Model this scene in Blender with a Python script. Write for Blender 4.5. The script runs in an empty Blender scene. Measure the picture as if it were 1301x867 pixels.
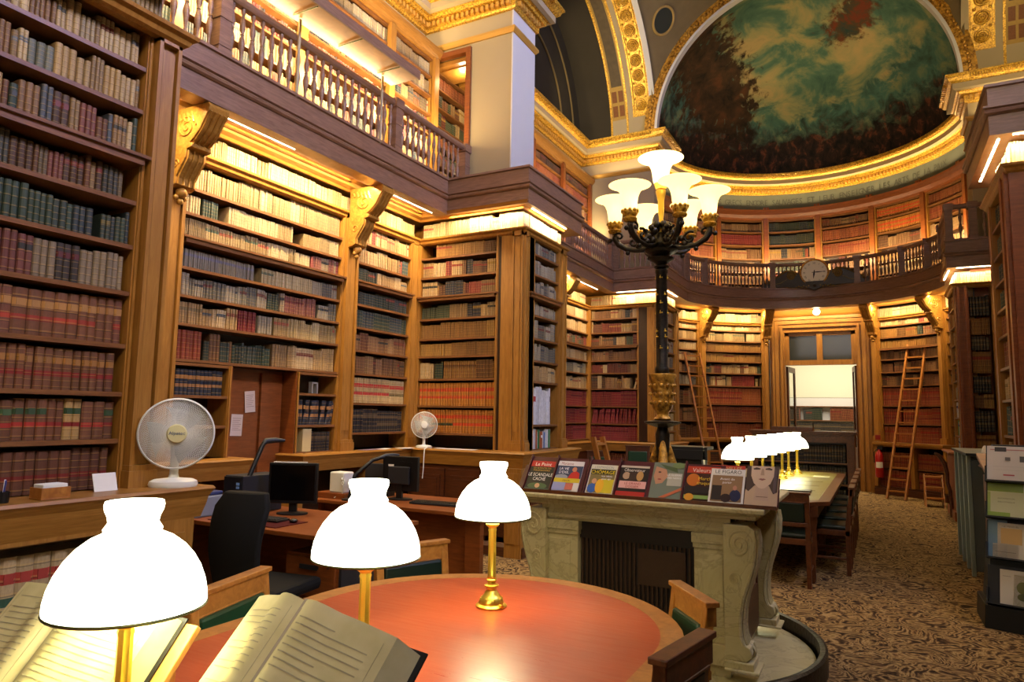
import bpy, math, random
from mathutils import Vector, Matrix
random.seed(7)
PI = math.pi
scene = bpy.context.scene
COL = scene.collection
sin, cos = math.sin, math.cos

# ------------------------------------------------------------------ camera
FPX, CXP, CYP, CAMH = 870.0, 650.5, 433.5, 1.55
def _n(v): return Vector(v).normalized()
_a = _n((1115-CXP, -(533-CYP), -FPX))
_b = _n((-981-CXP, -(499-CYP), -FPX))
_up = _a.cross(_b).normalized()
if _up.y < 0: _up = -_up
_xr = _a.cross(_up).normalized()
RW = Matrix((_xr, _a, _up))
CAM = Vector((0, 0, CAMH))
cam = bpy.data.cameras.new('camera'); cam.sensor_width = 36; cam.lens = 36*FPX/1301
cam.clip_start = .05; cam.clip_end = 200
camo = bpy.data.objects.new('camera', cam); COL.objects.link(camo)
camo.matrix_world = Matrix.Translation(CAM) @ RW.to_4x4()
scene.camera = camo
def proj(p):
    c = RW.transposed() @ (Vector(p)-CAM)
    if c.z > -.05: return None
    return (CXP-FPX*c.x/c.z, CYP+FPX*c.y/c.z, -c.z)

# ------------------------------------------------------------------ mesh builder
class MB:
    def __init__(s): s.v = []; s.f = []
    def add(s, vs, fs):
        o = len(s.v); s.v += [tuple(v) for v in vs]; s.f += [tuple(o+i for i in f) for f in fs]; return s
    def box(s, x0, x1, y0, y1, z0, z1):
        if x0 > x1: x0, x1 = x1, x0
        if y0 > y1: y0, y1 = y1, y0
        if z0 > z1: z0, z1 = z1, z0
        return s.add([(x0,y0,z0),(x1,y0,z0),(x1,y1,z0),(x0,y1,z0),(x0,y0,z1),(x1,y0,z1),(x1,y1,z1),(x0,y1,z1)],
              [(0,3,2,1),(4,5,6,7),(0,1,5,4),(1,2,6,5),(2,3,7,6),(3,0,4,7)])
    def fbox(s, fr, a0, a1, n0, n1, z0, z1):   # box in a frame (origin, u, n)
        O, u, n = fr
        P = lambda a, b, z: (O[0]+u[0]*a+n[0]*b, O[1]+u[1]*a+n[1]*b, z)
        vs = [P(a0,n0,z0),P(a1,n0,z0),P(a1,n1,z0),P(a0,n1,z0),P(a0,n0,z1),P(a1,n0,z1),P(a1,n1,z1),P(a0,n1,z1)]
        fs = [(0,3,2,1),(4,5,6,7),(0,1,5,4),(1,2,6,5),(2,3,7,6),(3,0,4,7)]
        if u[0]*n[1]-u[1]*n[0] < 0: fs = [tuple(reversed(f)) for f in fs]
        return s.add(vs, fs)
    def arcbox(s, c, r0, r1, a0, a1, z0, z1, seg=None):
        seg = seg or max(2, int(abs(a1-a0)/3)); vs = []; fs = []
        for i in range(seg+1):
            a = math.radians(a0+(a1-a0)*i/seg)
            for r, z in ((r0,z0),(r1,z0),(r1,z1),(r0,z1)):
                vs.append((c[0]+r*sin(a), c[1]+r*cos(a), z))
        for i in range(seg):
            for k in range(4):
                fs.append((i*4+k, i*4+(k+1)%4, i*4+4+(k+1)%4, i*4+4+k))
        fs.append((0,1,2,3)); e = seg*4; fs.append((e+3,e+2,e+1,e))
        return s.add(vs, fs)
    def lathe(s, prof, c=(0,0,0), n=20, cap=True, sx=1, sy=1, fl=0, fn=12):
        vs = []; fs = []
        for r, z in prof:
            for i in range(n):
                a = 2*PI*i/n; rr = r*(1+fl*cos(fn*a)) if fl else r
                vs.append((c[0]+rr*cos(a)*sx, c[1]+rr*sin(a)*sy, c[2]+z))
        m = len(prof)
        for j in range(m-1):
            for i in range(n):
                k = (i+1) % n
                fs.append((j*n+i, j*n+k, (j+1)*n+k, (j+1)*n+i))
        if cap:
            if prof[0][0] > 1e-4: fs.append(tuple(range(n-1,-1,-1)))
            if prof[-1][0] > 1e-4: fs.append(tuple((m-1)*n+i for i in range(n)))
        return s.add(vs, fs)
    def tube(s, pts, rad, n=8, closed=False):
        pts = [Vector(p) for p in pts]; m = len(pts)
        if not hasattr(rad, '__len__'): rad = [rad]*m
        vs = []; fs = []; prev = None
        for i, p in enumerate(pts):
            if closed: t = pts[(i+1) % m]-pts[i-1]
            elif i == 0: t = pts[1]-pts[0]
            elif i == m-1: t = pts[-1]-pts[-2]
            else: t = pts[i+1]-pts[i-1]
            t = t.normalized() if t.length > 1e-9 else Vector((0,0,1))
            if prev is None:
                a = Vector((0,0,1)) if abs(t.z) < .9 else Vector((1,0,0)); x = t.cross(a).normalized()
            else:
                x = (prev - t*prev.dot(t)).normalized()
            prev = x; y = t.cross(x)
            for k in range(n):
                a = 2*PI*k/n; vs.append(p + (x*cos(a)+y*sin(a))*rad[i])
        R = m if closed else m-1
        for i in range(R):
            for k in range(n):
                j = (i+1) % m
                fs.append((i*n+k, i*n+(k+1) % n, j*n+(k+1) % n, j*n+k))
        if not closed:
            fs.append(tuple(range(n-1,-1,-1))); fs.append(tuple((m-1)*n+k for k in range(n)))
        return s.add(vs, fs)
    def prism(s, poly, fn, d0, d1):     # poly 2d list, fn(a,b,d)->xyz
        n = len(poly)
        vs = [fn(a,b,d0) for a,b in poly]+[fn(a,b,d1) for a,b in poly]
        fs = [tuple(range(n-1,-1,-1)), tuple(range(n,2*n))]+[(i,(i+1) % n,n+(i+1) % n,n+i) for i in range(n)]
        return s.add(vs, fs)
    def sweep(s, prof, path, closed=False):   # prof (out,z) ; out is to the right of travel
        m = len(path); k = len(prof); vs = []; fs = []
        for i in range(m):
            p = Vector(path[i])
            d0 = (p-Vector(path[i-1])) if (i > 0 or closed) else None
            d1 = (Vector(path[(i+1) % m])-p) if (i < m-1 or closed) else None
            if d0 is None: d0 = d1
            if d1 is None: d1 = d0
            d0 = d0.normalized(); d1 = d1.normalized()
            n0 = Vector((d0.y,-d0.x)); n1 = Vector((d1.y,-d1.x))
            b = (n0+n1); b = b.normalized() if b.length > 1e-6 else n0
            sc = 1/max(.3, b.dot(n0))
            for o, z in prof: vs.append((p.x+b.x*o*sc, p.y+b.y*o*sc, z))
        R = m if closed else m-1
        for i in range(R):
            j = (i+1) % m
            for q in range(k):
                fs.append((i*k+q, j*k+q, j*k+(q+1) % k, i*k+(q+1) % k))
        if not closed:
            fs.append(tuple(range(k))); fs.append(tuple((m-1)*k+q for q in range(k-1,-1,-1)))
        return s.add(vs, fs)
    def xform(s, M):
        s.v = [tuple(M @ Vector(v)) for v in s.v]; return s
    def join(s, o): return s.add(o.v, o.f)
    def sphere(s, c, r, n=12, m=8, sz=1):
        vs = [(c[0],c[1],c[2]-r*sz)]; fs = []
        for j in range(1, m):
            t = PI*j/m
            for i in range(n):
                a = 2*PI*i/n; vs.append((c[0]+r*sin(t)*cos(a), c[1]+r*sin(t)*sin(a), c[2]-r*sz*cos(t)))
        vs.append((c[0],c[1],c[2]+r*sz)); L = len(vs)-1
        for i in range(n): fs.append((0, 1+(i+1) % n, 1+i))
        for j in range(m-2):
            for i in range(n):
                fs.append((1+j*n+i, 1+j*n+(i+1) % n, 1+(j+1)*n+(i+1) % n, 1+(j+1)*n+i))
        for i in range(n): fs.append((L, 1+(m-2)*n+i, 1+(m-2)*n+(i+1) % n))
        return s.add(vs, fs)

def mesh_from(name, mb, smooth=None, fix=True):
    me = bpy.data.meshes.new(name); me.from_pydata(mb.v, [], mb.f); me.update()
    if fix:
        import bmesh
        bm = bmesh.new(); bm.from_mesh(me); bmesh.ops.recalc_face_normals(bm, faces=bm.faces[:]); bm.to_mesh(me); bm.free()
    if smooth:
        me.polygons.foreach_set('use_smooth', [True]*len(me.polygons))
        me.set_sharp_from_angle(angle=math.radians(smooth))
    return me
def obj(name, mb, mat, parent=None, smooth=None, local=False, bevel=None):
    """link a mesh builder as ONE object; world-space verts unless local"""
    me = mesh_from(name, mb, smooth)
    if mat: me.materials.append(mat)
    o = bpy.data.objects.new(name, me); COL.objects.link(o)
    if parent:
        o.parent = parent
        if not local:
            w = Vector((0,0,0)); q = parent
            while q: w += q.location; q = q.parent
            o.location = -w
    if bevel:
        md = o.modifiers.new('bevel', 'BEVEL'); md.width = bevel; md.segments = 2; md.limit_method = 'ANGLE'
    return o
def tag(o, label, cat, group=None):
    o['label'] = label; o['category'] = cat
    if group: o['group'] = group
    return o
def thing(name, label, cat, loc=(0,0,0), rz=0, group=None):
    o = bpy.data.objects.new(name, None); COL.objects.link(o); o.location = loc; o.rotation_euler = (0,0,rz)
    o.empty_display_size = .1
    return tag(o, label, cat, group)
_tn = {}
def struct(name, mb, mat, smooth=None):
    if name == 'trim': _tn['t'] = _tn.get('t', 0)+1; name = 'trim_%d' % _tn['t']
    o = obj(name, mb, mat, smooth=smooth); o['kind'] = 'structure'; return o
def copy_tree(o, loc, rz=None, label=None, group=None):
    r = o.copy(); COL.objects.link(r); r.location = loc
    if rz is not None: r.rotation_euler = (0,0,rz)
    if label: r['label'] = label
    if group: r['group'] = group
    for ch in list(o.children):
        c = ch.copy(); COL.objects.link(c); c.parent = r
        for g in ch.children:
            d = g.copy(); COL.objects.link(d); d.parent = c
    return r
def text_mb(txt, size, sx=1.0):
    cu = bpy.data.curves.new('t', 'FONT'); cu.body = txt; cu.size = size; cu.align_x = 'CENTER'; cu.resolution_u = 2
    o = bpy.data.objects.new('t', cu); COL.objects.link(o)
    dg = bpy.context.evaluated_depsgraph_get(); dg.update()
    me = bpy.data.meshes.new_from_object(o.evaluated_get(dg))
    mb = MB(); mb.add([(v.co.x*sx, v.co.y, 0) for v in me.vertices], [tuple(p.vertices) for p in me.polygons])
    bpy.data.objects.remove(o); bpy.data.curves.remove(cu); bpy.data.meshes.remove(me)
    return mb

# ------------------------------------------------------------------ materials
def lin(h):
    h = h.lstrip('#'); r = []
    for i in (0,2,4):
        c = int(h[i:i+2], 16)/255; r.append(c/12.92 if c <= .04045 else ((c+.055)/1.055)**2.4)
    return tuple(r)
def rgba(h): return lin(h)+(1,)
def newmat(name):
    m = bpy.data.materials.new(name); m.use_nodes = True; nt = m.node_tree
    return m, nt, nt.nodes['Principled BSDF']
def N(nt, t, **k):
    n = nt.nodes.new(t)
    for a, b in k.items(): setattr(n, a, b)
    return n
def ramp(nt, fac, stops, interp='LINEAR'):
    r = N(nt, 'ShaderNodeValToRGB'); r.color_ramp.interpolation = interp
    e = r.color_ramp.elements
    while len(e) < len(stops): e.new(.5)
    for i, (p, c) in enumerate(stops): e[i].position = p; e[i].color = rgba(c) if isinstance(c, str) else c
    nt.links.new(fac, r.inputs[0]); return r.outputs[0]
def objco(nt, scale=(1,1,1), rot=(0,0,0)):
    tc = N(nt, 'ShaderNodeTexCoord'); mp = N(nt, 'ShaderNodeMapping'); mp.inputs['Scale'].default_value = scale
    mp.inputs['Rotation'].default_value = rot
    nt.links.new(tc.outputs['Object'], mp.inputs[0]); return mp.outputs[0]
def noise(nt, vec, scale, detail=3, rough=.5, dist=0):
    n = N(nt, 'ShaderNodeTexNoise'); n.inputs['Scale'].default_value = scale; n.inputs['Detail'].default_value = detail
    n.inputs['Roughness'].default_value = rough; n.inputs['Distortion'].default_value = dist
    if vec is not None: nt.links.new(vec, n.inputs['Vector'])
    return n.outputs['Fac']
def bump(nt, b, h, strength=.3, dist=.01):
    n = N(nt, 'ShaderNodeBump'); n.inputs['Strength'].default_value = strength; n.inputs['Distance'].default_value = dist
    nt.links.new(h, n.inputs['Height']); nt.links.new(n.outputs[0], b.inputs['Normal'])
def math_(nt, op, a, b=None, c=None):
    n = N(nt, 'ShaderNodeMath', operation=op)
    for i, x in enumerate((a, b, c)):
        if x is None: continue
        if isinstance(x, (int, float)): n.inputs[i].default_value = x
        else: nt.links.new(x, n.inputs[i])
    return n.outputs[0]
def mixc(nt, f, a, b, mode='MIX'):
    n = N(nt, 'ShaderNodeMix', data_type='RGBA', blend_type=mode)
    for i, x in ((0, f), (6, a), (7, b)):
        if isinstance(x, (int, float)): n.inputs[i].default_value = x
        elif isinstance(x, tuple): n.inputs[i].default_value = x
        elif isinstance(x, str): n.inputs[i].default_value = rgba(x)
        else: nt.links.new(x, n.inputs[i])
    return n.outputs[2]
def wood(name, c1, c2, rough=.38, scale=(14,14,1.4), spec=.4):
    m, nt, b = newmat(name)
    v = objco(nt, scale); f = noise(nt, v, 3.0, 5, .6, .8); g = noise(nt, objco(nt), .9, 2)
    col = ramp(nt, f, [(.3, c1), (.7, c2)])
    col = mixc(nt, math_(nt, 'MULTIPLY', g, .35), col, c1)
    nt.links.new(col, b.inputs['Base Color']); b.inputs['Roughness'].default_value = rough
    b.inputs['Specular IOR Level'].default_value = spec
    bump(nt, b, f, .12, .003); return m
def plain(name, c, rough=.5, metal=0, spec=.5, var=0, nscale=20, bmp=0):
    m, nt, b = newmat(name); b.inputs['Roughness'].default_value = rough; b.inputs['Metallic'].default_value = metal
    b.inputs['Specular IOR Level'].default_value = spec
    f = noise(nt, objco(nt), nscale, 3)
    c2 = tuple(x*(1-var) for x in lin(c))+(1,)
    nt.links.new(mixc(nt, f, rgba(c), c2), b.inputs['Base Color'])
    if bmp: bump(nt, b, f, bmp, .005)
    return m
def emis(name, c, s, base='#ffffff'):
    m, nt, b = newmat(name); b.inputs['Base Color'].default_value = rgba(base)
    b.inputs['Emission Color'].default_value = rgba(c); b.inputs['Emission Strength'].default_value = s
    return m
W_OAK = wood('golden_oak', '#85581f', '#a87634')
W_OAKH = wood('golden_oak_horizontal', '#85581f', '#a87634', scale=(2,2,30))
W_SHELF = wood('shelf_oak', '#5a371c', '#8a5a30', scale=(2,2,30))
W_DARK = wood('walnut_dark', '#3a1d0e', '#5e3117', scale=(2,2,22))
W_RAIL = wood('balcony_oak', '#684b3a', '#8e6c58', scale=(2,2,22))
W_BACK = wood('back_panel_wood', '#24130a', '#382012')
W_RED = wood('reddish_beech', '#6e3816', '#8e4e22', scale=(2,2,14))
W_CHAIR = wood('chair_oak', '#8a5420', '#b57a36', scale=(8,8,8))
W_CHAIRD = wood('chair_walnut', '#45240f', '#6b3a1a', scale=(8,8,8))
W_STAND = wood('pale_beech', '#c08a3c', '#d9a552')
W_LADDER = wood('ladder_wood', '#90581f', '#b5783a')
def gold(name, c1='#e6b640', c2='#8a5a14', rough=.32, sc=40, bs=.6):
    m, nt, b = newmat(name); v = objco(nt)
    f = noise(nt, v, sc, 4, .6)
    nt.links.new(ramp(nt, f, [(.35, c2), (.6, c1)]), b.inputs['Base Color'])
    b.inputs['Metallic'].default_value = .4; b.inputs['Roughness'].default_value = rough
    bump(nt, b, f, bs, .01); return m
GOLD = gold('gilding'); GOLDC = gold('gilt_carving', '#cf9b3a', '#6b4410', .4, 22, 1.0)
BRASS = plain('polished_brass', '#e6c04a', .28, .85, .5, .1)
BRONZE = gold('dark_bronze', '#2a2218', '#0d0a07', .4, 30, .4)
PLASTER = plain('cream_plaster', '#a39270', .8, 0, .2, .12, 3, .05)
PLASTW = plain('pale_grey_stone', '#c3c0ba', .7, 0, .3, .08, 3)
FRIEZE = plain('grey_green_frieze', '#5a5c4e', .8, 0, .2, .2, 5)
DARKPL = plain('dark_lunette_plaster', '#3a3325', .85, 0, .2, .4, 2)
BLACK = plain('black_plastic', '#0e0e0f', .45, 0, .4, .2)
DGREY = plain('charcoal_plastic', '#25262a', .5, 0, .4, .2)
SCREEN = plain('dark_screen', '#050506', .15, 0, .5)
WHITEP = plain('white_plastic', '#d9d8cc', .4, 0, .5, .06)
CREAMP = plain('cream_plastic', '#cfc78f', .45, 0, .5, .05)
PAPER = plain('white_paper', '#dcd8cf', .8, 0, .2, .05)
GREENL = plain('green_leather', '#123a22', .35, 0, .5, .3, 30, .1)
DKLEA = plain('dark_green_leather', '#0c1f15', .4, 0, .5, .3, 30, .1)
MAROON = plain('maroon_folder', '#4a0f14', .35, 0, .5, .1)
GREYP = plain('grey_metal', '#5d645f', .5, .3, .4, .1)
MARBLE = None
def marble():
    m, nt, b = newmat('cream_marble'); v = objco(nt)
    f = noise(nt, v, 2.5, 8, .62, 2.2)
    c = ramp(nt, f, [(.3, '#b3a46e'), (.47, '#bdb07c'), (.5, '#a8996a'), (.54, '#c2b582'), (.75, '#b7a976')])
    nt.links.new(c, b.inputs['Base Color']); b.inputs['Roughness'].default_value = .4; return m
MARBLE = marble()
def carpet():
    m, nt, b = newmat('swirl_carpet'); v = objco(nt)
    n1 = N(nt, 'ShaderNodeTexNoise'); n1.inputs['Scale'].default_value = 3.2; n1.inputs['Detail'].default_value = 1.5
    nt.links.new(v, n1.inputs['Vector'])
    va = N(nt, 'ShaderNodeVectorMath', operation='SCALE'); va.inputs['Scale'].default_value = .55
    nt.links.new(n1.outputs['Color'], va.inputs[0])
    vb = N(nt, 'ShaderNodeVectorMath', operation='ADD'); nt.links.new(v, vb.inputs[0]); nt.links.new(va.outputs[0], vb.inputs[1])
    vo = N(nt, 'ShaderNodeTexVoronoi'); vo.inputs['Scale'].default_value = 4.6; nt.links.new(vb.outputs[0], vo.inputs['Vector'])
    s = math_(nt, 'SINE', math_(nt, 'MULTIPLY', vo.outputs['Distance'], 34))
    f2 = noise(nt, vb.outputs[0], 14, 4, .65)
    mm = math_(nt, 'ADD', math_(nt, 'MULTIPLY', s, .10), f2)
    c = ramp(nt, mm, [(.32, '#2a1e16'), (.44, '#5a432a'), (.51, '#84693f'), (.57, '#a58b5c'), (.64, '#80603a'), (.74, '#3a291c')])
    nt.links.new(c, b.inputs['Base Color']); b.inputs['Roughness'].default_value = .95; b.inputs['Specular IOR Level'].default_value = .1
    bump(nt, b, noise(nt, v, 300, 1), .3, .004); return m
CARPET = carpet()
def leather_top(name, c1, c2):
    m, nt, b = newmat(name); v = objco(nt)
    f = noise(nt, v, 2.0, 5, .6); g = noise(nt, v, 90, 3, .7)
    c = ramp(nt, f, [(.3, c1), (.7, c2)]); nt.links.new(c, b.inputs['Base Color'])
    sc = noise(nt, objco(nt, (1.2,14,1), (0,0,.7)), 5, 5, .7); r = math_(nt, 'ADD', math_(nt, 'ADD', math_(nt, 'MULTIPLY', f, .2), math_(nt, 'MULTIPLY', sc, .3)), .1); nt.links.new(r, b.inputs['Roughness'])
    bump(nt, b, g, .04, .001); return m
REDTOP = leather_top('red_leather_top', '#8e2c0c', '#a84216')
MIXTOP = leather_top('worn_green_lit_red_leather', '#6e5a30', '#8d8348')  # greenish lamplight on the red leather is put into the colour
def bookmat():
    m, nt, b = newmat('book_binding')
    A = lambda n: N(nt, 'ShaderNodeAttribute', attribute_name=n)
    ca, la, lb = A('Col'), A('Lab'), A('Lab2')
    uv = N(nt, 'ShaderNodeUVMap', uv_map='UV'); sp = N(nt, 'ShaderNodeSeparateXYZ'); nt.links.new(uv.outputs[0], sp.inputs[0])
    u, vv = sp.outputs[0], sp.outputs[1]
    nz = noise(nt, objco(nt, (1,1,.45)), 55, 5, .7)
    base = mixc(nt, math_(nt, 'MULTIPLY', nz, .7), ca.outputs['Color'], (.02,.012,.006,1))
    def band(c, w):
        d = math_(nt, 'ABSOLUTE', math_(nt, 'SUBTRACT', vv, c)); return math_(nt, 'LESS_THAN', d, w)
    l1 = math_(nt, 'MULTIPLY', band(.70, .075), la.outputs['Alpha'])
    l2 = math_(nt, 'MULTIPLY', band(.38, .06), lb.outputs['Alpha'])
    base = mixc(nt, l1, base, la.outputs['Color']); base = mixc(nt, l2, base, lb.outputs['Color'])
    # raised bands: gilt lines at regular heights
    fr = math_(nt, 'FRACT', math_(nt, 'MULTIPLY', vv, math_(nt, 'MULTIPLY', ca.outputs['Alpha'], 6.5)))
    ln = math_(nt, 'LESS_THAN', math_(nt, 'ABSOLUTE', math_(nt, 'SUBTRACT', fr, .5)), .07)
    sel = math_(nt, 'MULTIPLY', ln, math_(nt, 'GREATER_THAN', ca.outputs['Alpha'], .3))
    gl = mixc(nt, .6, ca.outputs['Color'], '#c49a4c')
    base = mixc(nt, math_(nt, 'MULTIPLY', sel, .38), base, gl)
    gr = math_(nt, 'LESS_THAN', math_(nt, 'ABSOLUTE', math_(nt, 'SUBTRACT', fr, .38)), .05)  # dark line paints the shade beside each raised band
    base = mixc(nt, math_(nt, 'MULTIPLY', math_(nt, 'MULTIPLY', gr, math_(nt, 'GREATER_THAN', ca.outputs['Alpha'], .3)), .45), base, (.015,.01,.005,1))
    pg = math_(nt, 'LESS_THAN', u, -.5)
    base = mixc(nt, pg, base, '#8f7a55')
    nt.links.new(base, b.inputs['Base Color']); b.inputs['Roughness'].default_value = .5
    b.inputs['Specular IOR Level'].default_value = .35
    return m
BOOK = bookmat()
# ------------------------------------------------------------------ books
BR = ['#6e4a2e','#7d5636','#5a3722','#8a6444','#4b3022','#6b3f28','#947049']
TAN = ['#b89a6e','#a98a5e','#c4a87c','#9c7b50','#8a6c48','#b5925f']
MIX = BR+TAN+['#7a2f24','#5b1f1b','#2f3f30','#24302a','#2a2f3a','#8c3b2e','#3b4a38']
GRN = ['#2c4034','#24382e','#33463a','#1f2f2a','#2b3a40','#31403a']
RED = ['#7c1f22','#8b262a','#6c181d','#93303a']
STY = {
 'mix':  dict(pal=MIX, w=(.018,.04), h=(.66,.93), run=(1,7), lab=.35, labc=['#7a2a20','#2d2a22','#8b6a2a']),
 'brown':dict(pal=BR, w=(.018,.036), h=(.7,.9), run=(2,10), lab=.4, labc=['#6f2a20','#2d2a22']),
 'gold': dict(pal=['#8a5f2c','#7a5226','#9c6e34','#6a4420','#a57a3c'], w=(.016,.03), h=(.78,.92), run=(5,20), lab=.3, labc=['#7a2a1c','#4a2a14']),
 'tan':  dict(pal=TAN, w=(.02,.036), h=(.72,.92), run=(2,9), lab=.25, labc=['#7a3a2c','#6c5a3a','#33404a']),
 'pale': dict(pal=['#b8a276','#ab9264','#c0ab80','#9c8054','#8f7850'], w=(.016,.03), h=(.76,.95), run=(3,14), lab=.15, labc=['#8a3a2c','#40503f']),
 'palemix': dict(pal=TAN+['#b8a276','#8b3a34','#3a4a46','#2d3a40','#7b5230','#6a5a40'], w=(.018,.034), h=(.72,.93), run=(1,8), lab=.3, labc=['#7a2a20','#2d3a40']),
 'green':dict(pal=GRN, w=(.022,.034), h=(.74,.92), run=(2,9), lab=.1, labc=['#7a2a20']),
 'grnmix':dict(pal=GRN+GRN+['#6e4a2e','#7d5636','#9c8a68','#2a3036'], w=(.024,.036), h=(.6,.9), run=(1,4), lab=.2, labc=['#6b5a2e']),
 'nearmix1':dict(pal=BR+TAN+['#2c4034','#354538','#4a5058','#3a4048','#7a4038','#2c4034'], w=(.024,.042), h=(.62,.95), run=(1,3), lab=.3, labc=['#6c2a22','#333']*1+['#6c2a22']),
 'neartan':dict(pal=TAN+TAN+['#8a6c48','#7d5636','#6e4a2e','#6d6f62','#5d6358','#9a8668','#3a463e','#7a4038'], w=(.022,.040), h=(.64,.95), run=(1,3), lab=.3, labc=['#6c2a22','#33302a','#5a5c60']),
 'nearbrown':dict(pal=BR+['#8a6c48','#5d4a38','#3a3a36','#46463e','#7a4038','#6c5a44'], w=(.022,.038), h=(.62,.94), run=(1,3), lab=.25, labc=['#6c2a22','#33302a']),
 'pink': dict(pal=['#7d4a40','#84564a','#76403a','#8d7a62','#9a8668','#7a2c2c','#3a3330','#8a3f3a'], w=(.028,.04), h=(.78,.95), run=(1,5), lab=.3, labc=['#5a1f1c','#2b2a28']),
 'folio':dict(pal=['#855038','#7b4a38','#8a5a3c','#74463c','#7e4e34'], w=(.042,.07), h=(.88,.95), run=(1,3), lab=1, labc=['#a9793f','#9c6c3a'], lab2=.9, labc2=['#8c2f22','#a53a26']),
 'law1': dict(pal=['#72482f','#6b4230','#7a4c34'], w=(.04,.052), h=(.9,.95), run=(2,5), lab=1, labc=['#9a6a30','#8f6434'], lab2=1, labc2=['#7d1f1c']),
 'law2': dict(pal=['#6c432c','#7a4c34','#b8935a','#75472f','#8a5226','#6c432c'], w=(.042,.06), h=(.88,.95), run=(1,3), lab=.5, labc=['#3f5a34','#31492c'], lab2=1, labc2=['#9c2a22','#7d1f1c']),
 'law3': dict(pal=['#6a3f2c','#62392a','#70452f'], w=(.042,.055), h=(.9,.95), run=(2,6), lab=.0, labc=['#9a6a30'], lab2=1, labc2=['#6c1c1a']),
 'cream':dict(pal=['#c4a878','#bda070','#c9ae80'], w=(.06,.085), h=(.9,.93), run=(6,9), lab=1, labc=['#a33a30'], lab2=1, labc2=['#33503e']),
 'orange':dict(pal=['#c07a2e','#b8722a','#c68236'], w=(.034,.046), h=(.92,.95), run=(8,20), lab=1, labc=['#b53a1e','#b53a1e','#b53a1e'], lab2=1, labc2=['#b53a1e','#b53a1e','#2a3320']),
 'cream2':dict(pal=['#cdb27c','#c6aa74'], w=(.034,.044), h=(.92,.95), run=(8,20), lab=1, labc=['#b53a2e'], lab2=1, labc2=['#6a5a34','#a83a30','#2a3328']),
 'blueor':dict(pal=['#1f2a3a','#232c3c','#1b2634'], w=(.036,.048), h=(.86,.93), run=(3,8), lab=1, labc=['#b0793e'], lab2=1, labc2=['#9c6c3e']),
 'dark': dict(pal=['#1c2026','#23262a','#20282c'], w=(.036,.048), h=(.8,.9), run=(4,12), lab=1, labc=['#5a4a34'], lab2=.5, labc2=['#5a4a34']),
 'red':  dict(pal=RED, w=(.024,.034), h=(.88,.95), run=(6,20), lab=.5, labc=['#5a1218']),
 'redor':dict(pal=['#a1512c','#97452a','#a85a30','#8f3c26'], w=(.034,.046), h=(.9,.95), run=(6,14), lab=.7, labc=['#8c2a1c'], lab2=.6, labc2=['#6c1c1a']),
 'rust': dict(pal=['#8a4426','#7c3c22','#94502c'], w=(.028,.04), h=(.88,.94), run=(5,12), lab=.4, labc=['#6c2418']),
 'violet':dict(pal=['#8f8578','#8a8070','#97896f'], w=(.018,.022), h=(.8,.9), run=(10,20), lab=1, labc=['#6a6674']),
 'grey': dict(pal=['#8d8270','#9a8d76','#77705f','#a39880','#5d5a52'], w=(.02,.036), h=(.7,.92), run=(1,6), lab=.3, labc=['#5b2a24','#2d3036']),
 'modern':dict(pal=['#d8d8dc','#d8d8dc','#cfd0d6','#8a2c22','#e0e0e4','#2f8a4a'], w=(.025,.04), h=(.85,.95), run=(2,5), lab=.6, labc=['#2a3a6a','#9a2c2c']),
 'modern2':dict(pal=['#3a6aa0','#2f7a44','#b8602c','#c9ccd2','#5a4a80','#2a4a80','#d8d8dc'], w=(.015,.03), h=(.75,.93), run=(1,2), lab=.3, labc=['#dddddd']),
}
STY['nearmix1']['labc'] = ['#6c2a22','#33302a']
CNAME = [('red','#8b262a'),('dark red','#5b1f1b'),('green','#2c4034'),('dark blue','#232c3c'),('blue grey','#46506a'),('tan','#a98a5e'),
         ('pale cream','#cdb27c'),('brown','#6e4a2e'),('dark brown','#4b3022'),('reddish brown','#84503c'),('orange','#c07a2e'),('black','#1c1e20'),
         ('grey','#8d8270'),('white','#d8d8dc'),('rust','#a1512c'),('light brown','#8a6444')]
def cname(c):
    return min(CNAME, key=lambda k: sum((a-b)**2 for a, b in zip([x**.45 for x in lin(k[1])], [x**.45 for x in c])))[0]
BOOKS = []
def jit(h, k=.12):
    c = lin(h); f = 1+random.uniform(-k, k); return tuple(min(1, x*f) for x in c)
def book_row(fr, L, z, H, style, where, shelf, setback=.03, dep=.2, gapp=.02, fill=1.0, from_end=None, lean=0):
    """fr(s)->(O,u,n) ; L length ; fills a shelf with books"""
    st = STY[style]; s = .004; end = L*fill-.004; k = 0; row = []
    while s < end:
        run = random.randint(*st['run']); c0 = random.choice(st['pal']); w0 = random.uniform(*st['w']); h0 = random.uniform(*st['h'])*H
        al = random.uniform(.62,1.05); lab = rgba(random.choice(st['labc'])) if random.random() < st['lab'] else (0,0,0,0)
        l2 = rgba(random.choice(st['labc2'])) if random.random() < st.get('lab2', 0) else (0,0,0,0)
        for _ in range(run):
            w = w0*random.uniform(.92,1.08)
            if s+w > end: break
            O, u, n = fr(s+w/2)
            row.append(dict(O=O, u=u, n=n, w=w-.0012, h=h0*random.uniform(.985,1.0), d=dep*random.uniform(.8,1), z=z, sb=setback+random.uniform(0,.012),
                            col=jit(c0)+(al if style not in ('modern','modern2','violet') else 0,), lab=lab, lab2=l2, where=where, shelf=shelf, lean=lean if random.random() < .4 else 0))
            s += w
        else:
            if random.random() < gapp: s += random.uniform(.01,.05)
            continue
        if end-s < st['w'][0]*1.1: break
    m = len(row)
    for i, b in enumerate(row): b['ord'] = (i+1) if from_end != 'end' else (m-i)
    BOOKS.extend(row)
def straight(O, u, n): return lambda s: ((O[0]+u[0]*s, O[1]+u[1]*s), u, n)
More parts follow.
